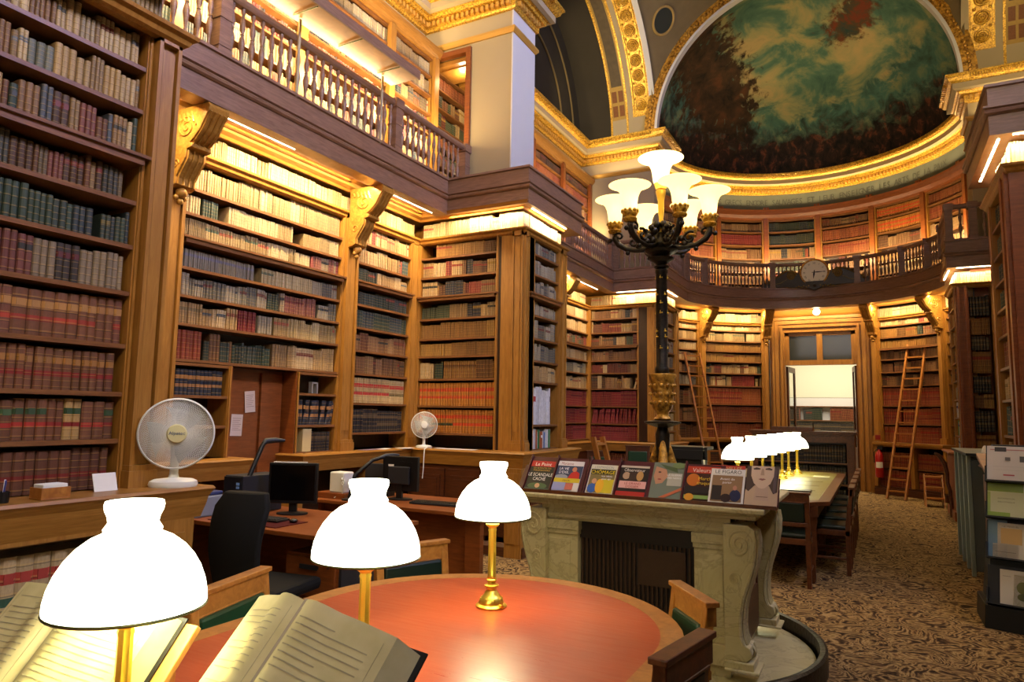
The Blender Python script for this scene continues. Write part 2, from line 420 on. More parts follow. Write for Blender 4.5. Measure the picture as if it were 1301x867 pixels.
def arcfr(c, r, a0, a1, sgn=1):
    # s along arc from a0 to a1 (degrees from +Y toward +X), normal toward centre
    def f(s):
        a = math.radians(a0)+sgn*s/r
        return ((c[0]+r*sin(a), c[1]+r*cos(a)), (sgn*cos(a), -sgn*sin(a)), (-sin(a), -cos(a)))
    return f
def book_geo(b):
    """returns verts, faces, uv per corner"""
    O, u, n = b['O'], b['u'], b['n']; w, h, d = b['w']/2, b['h'], b['d']
    e = min(.012, w*.75); sec = [(-w, -d), (-w, -e), (-w*.72, -e*.34), (-w*.25, -e*.04), (w*.25, -e*.04), (w*.72, -e*.34), (w, -e), (w, -d)]
    vs = []
    for zz in (0, h):
        for a, q in sec:
            aa = a+(b['lean']*zz); q2 = q-b['sb']
            vs.append((O[0]+u[0]*aa+n[0]*q2, O[1]+u[1]*aa+n[1]*q2, b['z']+.001+zz))
    fl = u[0]*n[1]-u[1]*n[0] < 0
    fs = [(i,i+1,i+9,i+8) for i in range(7)]+[tuple(range(8,16))]
    us = (0,.14,.37,.63,.86,1)
    uvs = [[(.01,.05)]*4]+[[(us[i],0),(us[i+1],0),(us[i+1],1),(us[i],1)] for i in range(5)]+[[(.01,.05)]*4, [(-1,0)]*8]
    if not fl:
        fs = [tuple(reversed(f)) for f in fs]; uvs = [list(reversed(x)) for x in uvs]
    return vs, fs, uvs
def books_mesh(name, bs):
    vs = []; fs = []; uv = []; c1 = []; c2 = []; c3 = []
    for b in bs:
        v, f, t = book_geo(b); o = len(vs); vs += v
        for ff, tt in zip(f, t):
            fs.append(tuple(o+i for i in ff)); 
            for q in tt: uv += q
            c1 += b['col']; c2 += b['lab']; c3 += b['lab2']
    me = bpy.data.meshes.new(name); me.from_pydata(vs, [], fs)
    ul = me.uv_layers.new(name='UV'); ul.data.foreach_set('uv', uv)
    for nm, arr in (('Col', c1), ('Lab', c2), ('Lab2', c3)):
        at = me.attributes.new(nm, 'FLOAT_COLOR', 'FACE'); at.data.foreach_set('color', arr)
    me.materials.append(BOOK); me.update(); return me
ORD = ['zeroth','first','second','third','fourth','fifth','sixth','seventh','eighth','ninth','tenth','eleventh','twelfth','thirteenth','fourteenth',
       'fifteenth','sixteenth','seventeenth','eighteenth','nineteenth','twentieth','twenty-first','twenty-second','twenty-third','twenty-fourth',
       'twenty-fifth','twenty-sixth','twenty-seventh','twenty-eighth','twenty-ninth','thirtieth']
def ordn(i):
    if i < len(ORD): return ORD[i]
    t = {3:'thirty',4:'forty',5:'fifty',6:'sixty',7:'seventy',8:'eighty',9:'ninety'}
    if i >= 100: return '%dth' % i
    return t[i//10]+('-'+ORD[i % 10] if i % 10 else 'th').replace('-zeroth','') if i % 10 else {30:'thirtieth',40:'fortieth',50:'fiftieth',60:'sixtieth',70:'seventieth',80:'eightieth',90:'ninetieth'}[i]
def finish_books():
    for b in BOOKS:
        O, n = b['O'], b['n']
        mid = (O[0]-n[0]*b['sb'], O[1]-n[1]*b['sb'], b['z']+b['h']/2)
        p = proj(mid); b['area'] = 0
        if p and -4 < p[0] < 1303 and -4 < p[1] < 870 and not b.get('hid'):
            view = Vector((mid[0]-CAM.x, mid[1]-CAM.y, 0)).normalized(); f = -(view.x*n[0]+view.y*n[1])
            if f > 0: b['area'] = b['w']*f*b['h']/p[2]**2
    bs = sorted(BOOKS, key=lambda b: -b['area'])
    top = [b for b in bs[:300] if b['area'] > 0]; rest = [b for b in bs if not any(b is t for t in ())]
    ids = set(id(b) for b in top); rest = [b for b in BOOKS if id(b) not in ids]
    for b in top:
        me = books_mesh('book', [dict(b, lab=(0,0,0,0) if b.get('part') else b['lab'])])
        O, u, n = b['O'], b['u'], b['n']
        o = bpy.data.objects.new('book', me); COL.objects.link(o)
        base = Vector((O[0]-n[0]*b['sb'], O[1]-n[1]*b['sb'], b['z']))
        for v in me.vertices: v.co -= base
        o.location = base
        wd, side = b['where']
        tag(o, ('%s book, %s from %s, %s shelf %s' % (cname(b['col'][:3]), ordn(b['ord']), side, ordn(b['shelf']), wd)).replace('its left end','left').replace('its right end','right').replace('its left side','left'), 'book', 'books '+wd)
        if b['w'] > .036 and b['lab'][3] > 0:      # the pasted title label of a big volume
            mb = MB(); v0 = b['h']*.63; v1 = b['h']*.775
            fr = (O, u, n)
            mb.fbox(fr, -b['w']*.30, b['w']*.30, -b['sb']-.003, -b['sb']+.0006, b['z']+v0, b['z']+v1)
            m = LABM.get(b['lab']) or plain('title_label_colour', '#000000', .5)
            if b['lab'] not in LABM:
                for nd in m.node_tree.nodes:
                    if nd.type == 'MIX': nd.inputs[6].default_value = b['lab']; nd.inputs[7].default_value = tuple(x*.7 for x in b['lab'][:3])+(1,)
                LABM[b['lab']] = m
            obj('title_label', mb, m, o)
    print('books', len(BOOKS), 'rest', len(rest))
    o = bpy.data.objects.new('books', books_mesh('books', rest)); COL.objects.link(o)
    tag(o, 'countless smaller leather-bound books packed on all the further shelves and galleries', 'books'); o['kind'] = 'stuff'
LABM = {}
# ------------------------------------------------------------------ architecture
XC = -1.15; AC = (XC, 13.93)
LU = (0,1); LN = (1,0)                 # left wall frame: along +Y, facing +X
# floor
mb = MB(); mb.box(-7, 4.5, -3, 26, -.1, 0); struct('floor', mb, CARPET)
# outer walls
mb = MB(); mb.box(-5.75, -5.6, -3, 15, 0, 7.2); struct('wall_left', mb, PLASTER)
mb = MB(); mb.box(3.4, 3.55, -3, 15, 0, 7.2); struct('wall_right', mb, PLASTER)
mb = MB(); mb.box(-5.75, 3.55, -3.1, -2.95, 0, 11.5); struct('wall_back', mb, PLASTER)
# ---- galleries: floor slab and fascia
mb = MB()
for x0,x1,y0,y1 in ((-5.6,-3.5,-3,2.4),(-5.6,-4.62,2.4,6.9),(-5.6,-3.5,6.9,8.48),(-5.6,-4.57,8.48,12.8),(-5.6,-3.5,12.8,14.3),
                    (1.08,3.4,12.8,14.3),(2.32,3.4,8.45,12.8),(.97,3.4,6.9,8.43),(2.32,3.4,2.4,6.9),(1.0,3.4,-3,2.4)):
    mb.box(x0,x1,y0,y1,4.02,4.12)
mb.arcbox(AC, 2.4, 3.35, -84, 84, 4.02, 4.12)
mb.box(-5.6,-4.0,14.25,15.2,4.02,4.12); mb.box(1.7,3.4,14.25,15.2,4.02,4.12)
struct('trim', mb, W_OAKH)
arcp = [(AC[0]+2.37*sin(math.radians(a)), AC[1]+2.37*cos(math.radians(a))) for a in range(-79, 80, 3)]
FPATH = [(-3.48,-2.9),(-3.48,2.42),(-4.6,2.42),(-4.6,6.88),(-3.48,6.88),(-3.48,8.5),(-4.55,8.5),(-4.55,12.78),(-3.48,12.78)]+arcp+\
        [(1.06,12.78),(2.3,12.78),(2.3,8.45),(.93,8.45),(.93,6.88),(2.3,6.88),(2.3,2.4),(.98,2.4),(.98,-2.9)]
mb = MB(); mb.sweep([(-.18,3.98),(0,3.98),(0,4.155),(-.18,4.155)], FPATH); struct('trim', mb, W_RAIL)
mb = MB(); mb.sweep([(-.18,4.156),(.012,4.156),(.03,4.17),(.035,4.19),(.02,4.205),(.04,4.215),(.04,4.23),(0,4.24),(0,4.40),(.02,4.405),(.02,4.43),(-.18,4.43)], FPATH)
struct('trim', mb, W_RAIL, smooth=30)
# ---- balustrades
BALP = [(.020,0),(.020,.03),(.012,.045),(.013,.06),(.010,.075),(.016,.12),(.025,.18),(.027,.215),(.020,.25),(.012,.275),(.019,.285),(.012,.295),
        (.022,.33),(.025,.365),(.018,.41),(.011,.45),(.013,.465),(.019,.475),(.019,.515)]
_bm = MB(); _bm.lathe(BALP, n=8); BALMESH = mesh_from('baluster', _bm, 50); BALMESH.materials.append(W_RAIL)
def balustrade(label, segs, z=4.43, newels=(), group=None):
    """segs: list of (x0,y0,x1,y1); equal balusters between"""
    t = thing('balustrade', label, 'balustrade', (segs[0][0], segs[0][1], z), 0, group)
    rail = MB(); base = MB(); nb = 0; pts = [(segs[0][0], segs[0][1])]+[(s[2], s[3]) for s in segs]
    rail.sweep([(-.045,z+.53),(-.03,z+.515),(.03,z+.515),(.045,z+.53),(.05,z+.555),(.035,z+.585),(-.035,z+.585),(-.05,z+.555)], pts)
    obj('handrail', rail, W_RAIL, t, smooth=40)
    base.sweep([(-.04,z),(.04,z),(.04,z+.02),(-.04,z+.02)], pts); obj('bottom_rail', base, W_RAIL, t)
    extra = MB()
    for x0,y0,x1,y1 in segs:
        L = math.hypot(x1-x0, y1-y0); n = max(1, round(L/.105))
        for i in range(n):
            f = (i+.5)/n; x = x0+(x1-x0)*f; y = y0+(y1-y0)*f
            if any(math.hypot(x-a, y-b) < .085 for a, b in newels): continue
            nb += 1
            if nb <= 96:
                o = bpy.data.objects.new('baluster', BALMESH); COL.objects.link(o); o.parent = t
                o.location = (x-t.location.x, y-t.location.y, .0)
    for a, b in newels:
        mb = MB(); mb.box(a-.055,a+.055,b-.055,b+.055,z,z+.53)
        for s in (.06,.3):
            mb.box(a-.062,a+.062,b-.062,b+.062,z+s,z+s+.012)
        mb.box(a-.065,a+.065,b-.065,b+.065,z,z+.04); mb.box(a-.07,a+.07,b-.07,b+.07,z+.50,z+.60)
        obj('newel_post', mb, W_RAIL, t)
    return t
balustrade('oak balustrade with turned balusters above the lit left alcove, nearest the camera', [(-4.66,2.45,-4.66,7.33)], newels=((-4.66,3.57),(-4.66,5.88),(-4.66,7.33)))
balustrade('oak balustrade seen beyond the white pier, left of the chandelier', [(-4.6,8.6,-4.6,12.72)], newels=((-4.6,8.6),(-4.6,10.7),(-4.6,12.72)))
balustrade('short oak balustrade passing behind the candelabrum lamps', [(-4.5,12.84,-3.54,12.84),(-3.54,12.84,-3.54,14.25)], newels=((-4.5,12.84),(-3.54,12.84),(-3.54,14.25)))
def arcpt(r, a): a = math.radians(a); return (AC[0]+r*sin(a), AC[1]+r*cos(a))
aa = list(range(-76, 77, 4)); ps = [arcpt(2.43, a) for a in aa]
NWA = [arcpt(2.43, a) for a in (-76,-60,-20,21,44,60,76)]
balustrade('curved oak balustrade around the apse behind the wall clock', [(ps[i][0],ps[i][1],ps[i+1][0],ps[i+1][1]) for i in range(len(ps)-1)], newels=NWA)
balustrade('short dark balustrade on the right pier beside the apse', [(1.12,14.2,1.12,12.84),(1.12,12.84,2.2,12.84)], newels=((1.12,12.84),(1.12,14.2),(1.45,12.84),(2.2,12.84)))
# ---- pilasters
def pilaster(fr, a0, a1, z0, z1, dep=.05, name='trim', m=None):
    mb = MB(); w = a1-a0; m = m or W_OAK
    mb.fbox(fr, a0, a1, -.3, 0, z0, z1)
    mb.fbox(fr, a0, a0+w*.16, 0, dep, z0, z1); mb.fbox(fr, a1-w*.16, a1, 0, dep, z0, z1)
    mb.fbox(fr, a0+w*.16, a1-w*.16, 0, dep*.45, z0, z1)
    mb.fbox(fr, a0+w*.24, a1-w*.24, 0, dep*.75, z0+.22, z1-.1)
    mb.fbox(fr, a0, a1, 0, dep, z1-.06, z1)
    mb.fbox(fr, a0-.012, a1+.012, -.02, dep+.02, z0, z0+.09); mb.fbox(fr, a0-.006, a1+.006, -.02, dep+.01, z0+.09, z0+.12)
    return struct(name, mb, m)
CORN = [(-.05,3.66),(.0,3.66),(.02,3.675),(.03,3.70),(.055,3.715),(.06,3.735),(-.05,3.735)]
# ---- bookcases
def bookcase(label, O, u, n, L, levels, rows, wd, side, dep=.26, thick=None, end=None, hid=False, ztop=None, mats=None, post=.03, fill=None, stile=True, lower=None):
    t = thing('bookcase', label, 'bookcase', (O[0], O[1], 0))
    fr = (O, u, n); zt = ztop or levels[-1]; zb = levels[0]
    m = mats or W_OAK
    mb = MB(); mb.fbox(fr, 0, L, -dep-.02, -dep, zb-.02, zt); obj('back_panel', mb, W_BACK, t)
    if stile:
        for a0, a1 in ((0, post), (L-post, L)):
            mb = MB(); mb.fbox(fr, a0, a1, -dep, 0, zb-.02, zt); mb.fbox(fr, a0+post*.25, a1-post*.25, 0, .012, zb, zt)
            obj('side_panel', mb, m, t)
    for i, z in enumerate(levels):
        th = .05 if thick is not None and i == thick else .024
        pr = .045 if thick is not None and i == thick else 0
        mb = MB(); mb.fbox(fr, post if stile else 0, L-post if stile else L, -dep, pr-.004, z-th, z)
        if pr: mb.fbox(fr, 0, L, 0, pr+.012, z-.012, z+.006)
        obj('shelf', mb, W_SHELF, t)
    sf = straight((O[0]+u[0]*post, O[1]+u[1]*post), u, n)
    for i, st in enumerate(rows):
        if not st: continue
        H = (levels[i+1] if i+1 < len(levels) else zt)-levels[i]-.03-(.026 if thick == i+1 else 0)
        parts = st if isinstance(st, list) else [(st, 0, 1)]
        for s in parts:
            stl, f0, f1 = s[:3]; ln = s[3] if len(s) > 3 else 0
            s0 = (L-2*post)*f0; s1 = (L-2*post)*f1
            k0 = len(BOOKS)
            book_row(straight((O[0]+u[0]*(post+s0), O[1]+u[1]*(post+s0)), u, n), s1-s0, levels[i], H, stl, (wd, side), i+1, from_end=end, dep=min(.2, dep-.05), lean=ln)
            for b in BOOKS[k0:]:
                if hid: b['hid'] = True
    return t
# (near left bookcase)
bookcase('tall dark oak bookcase at the left edge of the photo, full of old leather volumes', (-3.6,.1), LU, LN, 2.22,
    [1.12,1.38,1.63,1.89,2.18,2.44,2.69,2.94,3.22,3.47,3.71],
    ['law3','law2','law1','folio','pink','grnmix','nearbrown','nearmix1','neartan','neartan'],
    'above the left counter', 'the near pilaster', thick=7, end='end')
frL = ((-3.6,0), LU, LN)
pilaster(frL, 2.32, 2.46, 1.12, 3.70, .06)
mb = MB(); mb.sweep(CORN, [(-3.54,-2.9),(-3.54,2.47),(-4.2,2.47)]); struct('trim', mb, W_OAK)
book_row(straight((-3.6,-.2), LU, LN), 2.6, 3.74, .23, 'pale', ('under the gallery at top left','the pilaster'), 1, setback=.04, from_end='end')
mb = MB(); mb.box(-5.6,-3.9,-2.9,2.46,0,4.0); struct('trim', mb, W_BACK)
# alcove one
XA = -5.1; fA = ((XA,0), LU, LN)
pilaster(fA, 3.45, 3.64, 1.12, 3.72, .05); pilaster(fA, 5.63, 5.82, 1.12, 3.72, .05); pilaster(fA, 6.86, 7.0, 1.12, 3.72, .02)
bookcase('bright upper bookcase of the left alcove between the two carved brackets', (XA,3.64), LU, LN, 1.99,
    [1.96,2.26,2.50,2.74,2.99,3.21,3.43,3.71], [[('redor',0,.15),('grnmix',.15,.55),('tan',.55,1)],[('tan',0,.33),('red',.33,.45),('grey',.45,.55),('pale',.55,1)],
     [('grey',0,.5),('green',.5,.58),('pink',.58,.85),('grey',.85,1)],[('violet',0,.42),('pale',.45,.8),('grey',.8,1)],[('pale',0,.78),('pink',.78,1)],
     [('pale',0,.1),('green',.1,.2),('pale',.24,.65),('pale',.72,1)],[('palemix',0,.1),('pale',.1,1)]],
    'over the alcove door', 'the left bracket', thick=4)
bookcase('small bookcase with navy and orange volumes left of the panelled door', (XA,3.64), LU, LN, .60, [1.12,1.40,1.66,1.93],
    [None,None,'blueor'], 'left of the alcove door', 'its left end', hid=False)
bookcase('small open bookcase with navy volumes right of the panelled door', (XA,5.03), LU, LN, .60, [1.13,1.40,1.72,1.93],
    [[('dark',.45,.98)],[('blueor',.05,1,.25)],None], 'right of the alcove door', 'its left end')
bookcase('narrow tall bookcase in the corner of the left alcove', (XA,5.82), LU, LN, 1.06,
    [1.12,1.31,1.64,1.97,2.23,2.49,2.75,3.0,3.23,3.47,3.71], [None,'dark','cream2','brown','brown','green','green',[('green',0,.4),('tan',.4,1)],'palemix','palemix'],
    'in the alcove corner', 'the right bracket', thick=7)
mb = MB(); mb.sweep(CORN, [(XA,2.5),(XA,7.02),(-3.6,7.02),(-3.6,8.2),(-4.5,8.2)]); struct('trim', mb, W_OAK)
book_row(straight((XA,2.6), LU, LN), 4.35, 3.74, .21, 'pale', ('under the alcove ceiling','the left bracket'), 1, setback=.02)
# soffit mouldings of the alcove
mb = MB(); mb.sweep([(.0,3.955),(.03,3.955),(.05,3.975),(.12,3.985),(.14,4.02),(0,4.02)], [(XA,2.5),(XA,7.0),(-3.62,7.0),(-3.62,8.15)]); struct('trim', mb, W_OAKH)
mb = MB()
for y0, y1 in ((2.6,3.35),(3.7,5.5),(5.95,6.8)):
    mb.box(-4.94,-4.9,y0,y1,4.0,4.02); mb.box(-4.76,-4.72,y0,y1,4.0,4.02); mb.box(-4.94,-4.72,y0,y0+.04,4.0,4.02); mb.box(-4.94,-4.72,y1-.04,y1,4.0,4.02)
struct('trim', mb, W_OAKH)
# panelled door recess in the alcove
mb = MB(); mb.box(-5.36,-5.3,4.24,5.03,.0,1.93); mb.box(-5.3,-5.1,4.22,4.25,0,1.93); mb.box(-5.3,-5.1,5.02,5.04,0,1.93)
struct('door_2', mb, W_RED)
d2 = MB()
for y0,y1 in ((4.27,4.70),(4.74,5.0)): d2.box(-5.3,-5.27,y0,y1,.05,1.9)
struct('trim', d2, W_RED)
# alcove left of photo part (hidden) lower wall
mb = MB(); mb.box(-5.5,-5.38,2.4,7.0,0,4.0); struct('wall_left', mb, W_BACK)
# side bookcase of the white pier, facing the camera
SU = (1,0); SN = (0,-1)
bookcase('wide bookcase on the side of the white pier, facing the camera', (-5.1,7.02), SU, SN, 1.16,
    [1.12,1.30,1.63,1.96,2.24,2.46,2.71,2.98,3.24,3.49,3.71], [None,'orange','orange',[('tan',0,.2),('green',.2,.32),('gold',.32,1)],'gold','gold','mix','mix',[('palemix',0,.6),('mix',.6,1)],[('gold',.18,1)]],
    "on the white pier's side", 'its left end', thick=7)
mb = MB(); mb.fbox(((-3.94,7.02),SU,SN), 0, .2, -.25, -.01, 1.12, 3.71)
struct('trim', mb, W_BACK)
zz = 1.13
k = 0
while zz < 3.55:
    h = [.26,.3,.22][k % 3]; h = min(h, 3.69-zz)
    book_row(straight((-3.935,7.02), SU, SN), .19, zz, h*1.03, 'gold' if k % 2 == 0 else 'brown', ("in the narrow column beside the white pier's corner",'its left side'), k+1, setback=.01, gapp=0); zz += h+.004; k += 1
pilaster(((-3.6,7.02),(-1,0),SN), 0, .14, 1.12, 3.70, .03)
mb = MB(); mb.box(-3.74,-3.6,7.02,7.3,1.12,3.7); struct('trim', mb, W_OAK)
# pier front bookcase
frP = ((-3.6,0), LU, LN)
pilaster(frP, 7.02, 7.12, 1.12, 3.70, .03); pilaster(frP, 8.06, 8.2, 1.12, 3.70, .04)
bookcase('narrow bookcase on the front of the white pier, modern books at the bottom', (-3.6,7.12), LU, LN, .94,
    [1.13,1.42,1.94,2.19,2.46,2.74,2.98,3.24,3.49,3.71], [[('modern2',.05,.85)],[('modern',.02,.85)],'tan','grey','grey','grey','grey','grey','grey'],
    "on the white pier's front", 'its left end', thick=6)
mb = MB(); mb.box(-5.4,-3.9,7.32,8.2,0,4.0); struct('trim', mb, W_OAK)
def strip_books(O, u, n, L, z=3.74, sty='pale', wd='under the gallery edge', side='its left end'):
    book_row(straight(O, u, n), L, z, .22, sty, (wd, side), 1, setback=.02, gapp=0)
strip_books((-5.08,7.02), SU, SN, 1.4, wd="in the lit row atop the white pier's side"); strip_books((-3.6,7.04), LU, LN, 1.1, wd="in the lit row atop the white pier's front")
# far alcove two
pilaster(fA, 11.02, 11.18, 1.1, 3.72, .05)
bookcase('bookcase in the second alcove left of the candelabrum, red volumes below', (XA,11.18), LU, LN, 1.7,
    [1.08,1.40,1.72,2.06,2.36,2.62,2.9,3.17,3.44,3.71], ['red','red','red','tan','grey','tan','mix','tan','pale'], 'in the second alcove', 'its left end', thick=6)
bookcase('bookcase in the second alcove hidden mostly by the white pier', (XA,9.0), LU, LN, 2.0,
    [1.08,1.40,1.72,2.06,2.36,2.62,2.9,3.17,3.44,3.71], ['tan']*9, 'in the second alcove deep part', 'its left end', thick=6, hid=True)
bookcase('wide bookcase directly behind the candelabrum, crimson volumes on its lowest three shelves', (-5.1,12.9), SU, SN, 1.03,
    [1.05,1.38,1.72,2.07,2.38,2.63,2.92,3.19,3.47,3.71], ['red',[('red',0,1,.18)],'red',[('mix',0,.85),('mix',.9,1,.3)],'mix','brown','mix','mix','palemix'], 'behind the candelabrum', 'its left end', thick=6)
zz = 1.1; k = 0
mb = MB(); mb.fbox(((-4.07,12.9),SU,SN), 0, .27, -.25, -.01, 1.05, 3.71); struct('trim', mb, W_BACK)
while zz < 3.55:
    h = min([.3,.35,.26][k % 3], 3.69-zz)
    book_row(straight((-4.05,12.9), SU, SN), .24, zz, h*1.03, 'tan' if k % 2 == 0 else 'brown', ('in the narrow column behind the candelabrum','its left side'), k+1, setback=.01, gapp=0); zz += h+.004; k += 1
pilaster(((-3.6,12.9),(-1,0),SN), 0, .18, 1.05, 3.70, .03)
pilaster(frP, 12.9, 13.0, 1.05, 3.70, .03); pilaster(frP, 13.85, 14.0, 1.05, 3.70, .04)
bookcase('narrow bookcase on the second left pier front, behind the candelabrum', (-3.6,13.0), LU, LN, .85,
    [1.05,1.25,1.45,1.65,1.9,2.2,2.5,2.8,3.1,3.4,3.71], ['pale','pale','pale','brown','brown','brown','grey','grey','tan','tan'], 'on the second pier front', 'its left end')
mb = MB(); mb.sweep(CORN, [(XA,8.5),(XA,12.9),(-3.6,12.9),(-3.6,14.05),(-4.3,14.05)]); struct('trim', mb, W_OAK)
mb = MB(); mb.box(-5.6,-3.9,13.2,14.0,0,4.0); mb.box(-5.5,-5.38,8.2,13.2,0,4.0); struct('trim', mb, W_OAK)
strip_books((XA,8.5), LU, LN, 4.3); strip_books((-5.08,12.9), SU, SN, 1.4); strip_books((-3.6,12.95), LU, LN, 1.05)
# ---- apse lower bookcases
def arc_case(label, a0, a1, r, levels, rows, wd, side, dep=.25, thick=None, ztop=None, post=True):
    c = arcpt(r, (a0+a1)/2); t = thing('bookcase', label, 'bookcase', (c[0], c[1], 0))
    zt = ztop or levels[-1]; zb = levels[0]
    mb = MB(); mb.arcbox(AC, r+dep, r+dep+.03, a0, a1, zb-.02, zt); obj('back_panel', mb, W_BACK, t)
    pa = math.degrees(.03/r)
    for p0, p1 in ((a0, a0+pa), (a1-pa, a1)):
        mb = MB(); mb.arcbox(AC, r-.008, r+dep, p0, p1, zb-.02, zt, 1); obj('side_panel', mb, W_OAK, t)
    for i, z in enumerate(levels):
        th = .045 if i == thick else .024
        mb = MB(); mb.arcbox(AC, r-(.04 if i == thick else 0), r+dep, a0+pa, a1-pa, z-th, z); obj('shelf', mb, W_SHELF, t)
    for i, st in enumerate(rows):
        if not st: continue
        H = (levels[i+1] if i+1 < len(levels) else zt)-levels[i]-.03
        for s in (st if isinstance(st, list) else [(st, 0, 1)]):
            A0 = a0+pa+(a1-a0-2*pa)*s[1]; A1 = a0+pa+(a1-a0-2*pa)*s[2]
            book_row(arcfr(AC, r, A0, A1), math.radians(A1-A0)*r, levels[i], H, s[0], (wd, side), i+1, dep=.18)
    return t
AL = [1.08,1.46,1.84,2.26,2.55,2.82,3.06,3.29,3.54,3.71]
RA = 2.98
arc_case('curved bookcase partly hidden by the left leaning ladder', -82, -53.5, RA, AL, ['brown','brown','brown','grey','mix','tan','tan','tan','pale'], 'behind the left ladder', 'its left end')
arc_case('curved apse bookcase left of the doorway', -50.5, -22.6, RA, AL,
    ['rust','rust','redor',[('mix',0,.5),('red',.5,.9),('mix',.9,1)],'mix','gold','gold','pale','pale'], 'left of the doorway', 'its left end')
arc_case('curved apse bookcase right of the doorway, behind the tall ladder', 24.2, 50.3, RA, AL,
    ['redor','redor','redor','brown','brown','brown','gold',[('gold',0,.6),('green',.6,.7),('brown',.7,1)],'palemix'], 'behind the tall ladder', 'the doorway', thick=6)
arc_case('curved apse bookcase hidden behind the right pier', 53, 82, RA, AL, ['brown']*9, 'at the right end of the apse', 'its left end')
book_row(arcfr(AC, RA, -82, -22), math.radians(60)*RA, 3.74, .22, 'pale', ('in the lit row left of the doorway','its left end'), 1, setback=.02, gapp=0)
book_row(arcfr(AC, RA, 22, 82), math.radians(60)*RA, 3.74, .22, 'pale', ('in the lit row right of the doorway','its left end'), 1, setback=.02, gapp=0)
for a0, a1 in ((-53.5,-50.5),(-22.6,-20.4),(21.6,24.2),(50.3,53)):
    mb = MB(); mb.arcbox(AC, RA-.06, RA+.1, a0, a1, 1.08, 4.0, 1); mb.arcbox(AC, RA-.085, RA+.1, a0+.5, a1-.5, 1.2, 3.6, 1); mb.arcbox(AC, RA-.1, RA+.1, a0-.2, a1+.2, 1.08, 1.2, 1)
    struct('trim', mb, W_OAK)
mb = MB()
for A0, A1 in ((-84,-20.4),(21.6,84)):
    mb.sweep(CORN, [arcpt(RA, a) for a in [A0+(A1-A0)*i/16 for i in range(17)]])
    mb.sweep([(0,3.97),(.04,3.97),(.1,3.99),(.12,4.02),(0,4.02)], [arcpt(RA, a) for a in [A0+(A1-A0)*i/16 for i in range(17)]])
struct('trim', mb, W_OAK)
# apse counters with open shelves of books beneath
for A0, A1, lab in ((-84,-21,'curved oak base cabinet left of the doorway with rust volumes inside'),(22.5,56,'curved oak base cabinet right of the doorway, behind the tall ladder foot')):
    c = arcpt(2.75, (A0+A1)/2); t = thing('base_cabinet', lab, 'cabinet', (c[0], c[1], 0))
    mb = MB(); mb.arcbox(AC, 2.68, RA+.25, A0, A1, 1.03, 1.075); mb.arcbox(AC, 2.72, RA+.25, A0, A1, .99, 1.03); obj('worktop', mb, W_OAKH, t)
    mb = MB(); mb.arcbox(AC, 2.72, RA+.25, A0, A1, 0, .13); mb.arcbox(AC, 2.76, RA+.25, A0, A1, .13, .17); obj('plinth', mb, W_DARK, t)
    for a in ([A0, A0+1.5], [(A0+A1)/2-.8, (A0+A1)/2+.8], [A1-1.5, A1]):
        mb = MB(); mb.arcbox(AC, 2.74, RA+.2, a[0], a[1], .17, .99, 1); obj('stile', mb, W_OAK, t)
    mb = MB(); mb.arcbox(AC, RA+.2, RA+.25, A0, A1, .1, 1.0); obj('back_panel', mb, W_BACK, t)
    mb = MB(); mb.arcbox(AC, 2.8, RA+.2, A0, A1, .54, .565); obj('shelf', mb, W_SHELF, t)
    for zz in (.17,.566):
        for q0, q1 in ((A0+1.6,(A0+A1)/2-.9),((A0+A1)/2+.9,A1-1.6)):
            book_row(arcfr(AC, 2.8, q0, q1), math.radians(q1-q0)*2.8, zz, .36 if zz < .3 else .33, 'redor' if A0 > 0 else 'brown', ('inside the cabinet '+('right' if A0 > 0 else 'left')+' of the doorway','its left end'), 1 if zz < .3 else 2)
# apse back wall
mb = MB(); mb.arcbox(AC, RA+.28, RA+.4, -88, -20.2, 0, 4.05); mb.arcbox(AC, RA+.28, RA+.4, 21.4, 88, 0, 4.05); struct('wall_apse', mb, W_BACK)
# ---- base cabinets on the left
def base_cab(label, path, z=1.12, openY=None, panels=(), prof=None):
    """worktop mould swept round path"""
    t = thing('base_cabinet', label, 'cabinet', (path[0][0], path[0][1], 0))
    mb = MB(); mb.sweep([(-.45,z-.03),(.02,z-.03),(.03,z-.015),(.02,z),(-.45,z)], path); obj('worktop', mb, W_OAKH, t)
    mb = MB(); mb.sweep([(-.3,z-.17),(-.02,z-.17),(-.01,z-.13),(.0,z-.09),(.005,z-.06),(.02,z-.03),(-.3,z-.03)], path); obj('moulding', mb, W_OAKH, t)
    return t
t = base_cab('long oak counter cabinet under the left bookcase, open shelf of cream volumes', [(-3.34,-.3),(-3.34,2.66),(-3.9,2.66)])
mb = MB(); mb.box(-3.64,-3.36,2.18,2.6,0,.95); mb.box(-3.36,-3.345,2.24,2.54,.15,.88); mb.box(-3.345,-3.338,2.29,2.49,.2,.83); obj('panel', mb, W_OAK, t)
mb = MB(); mb.box(-3.64,-3.36,-.3,2.18,.0,.1); mb.box(-3.64,-3.38,-.3,2.18,.52,.56); mb.box(-3.72,-3.64,-.3,2.6,0,.95); obj('shelf', mb, W_SHELF, t)
mb = MB(); mb.box(-3.46,-3.36,-.3,2.18,.93,.95); obj('rail', mb, W_OAK, t)
k0 = len(BOOKS)
book_row(straight((-3.38,-.2), LU, LN), 2.35, .562, .34, 'cream', ('in the counter under the left bookcase','its right end'), 2, dep=.2, from_end='end', gapp=0)
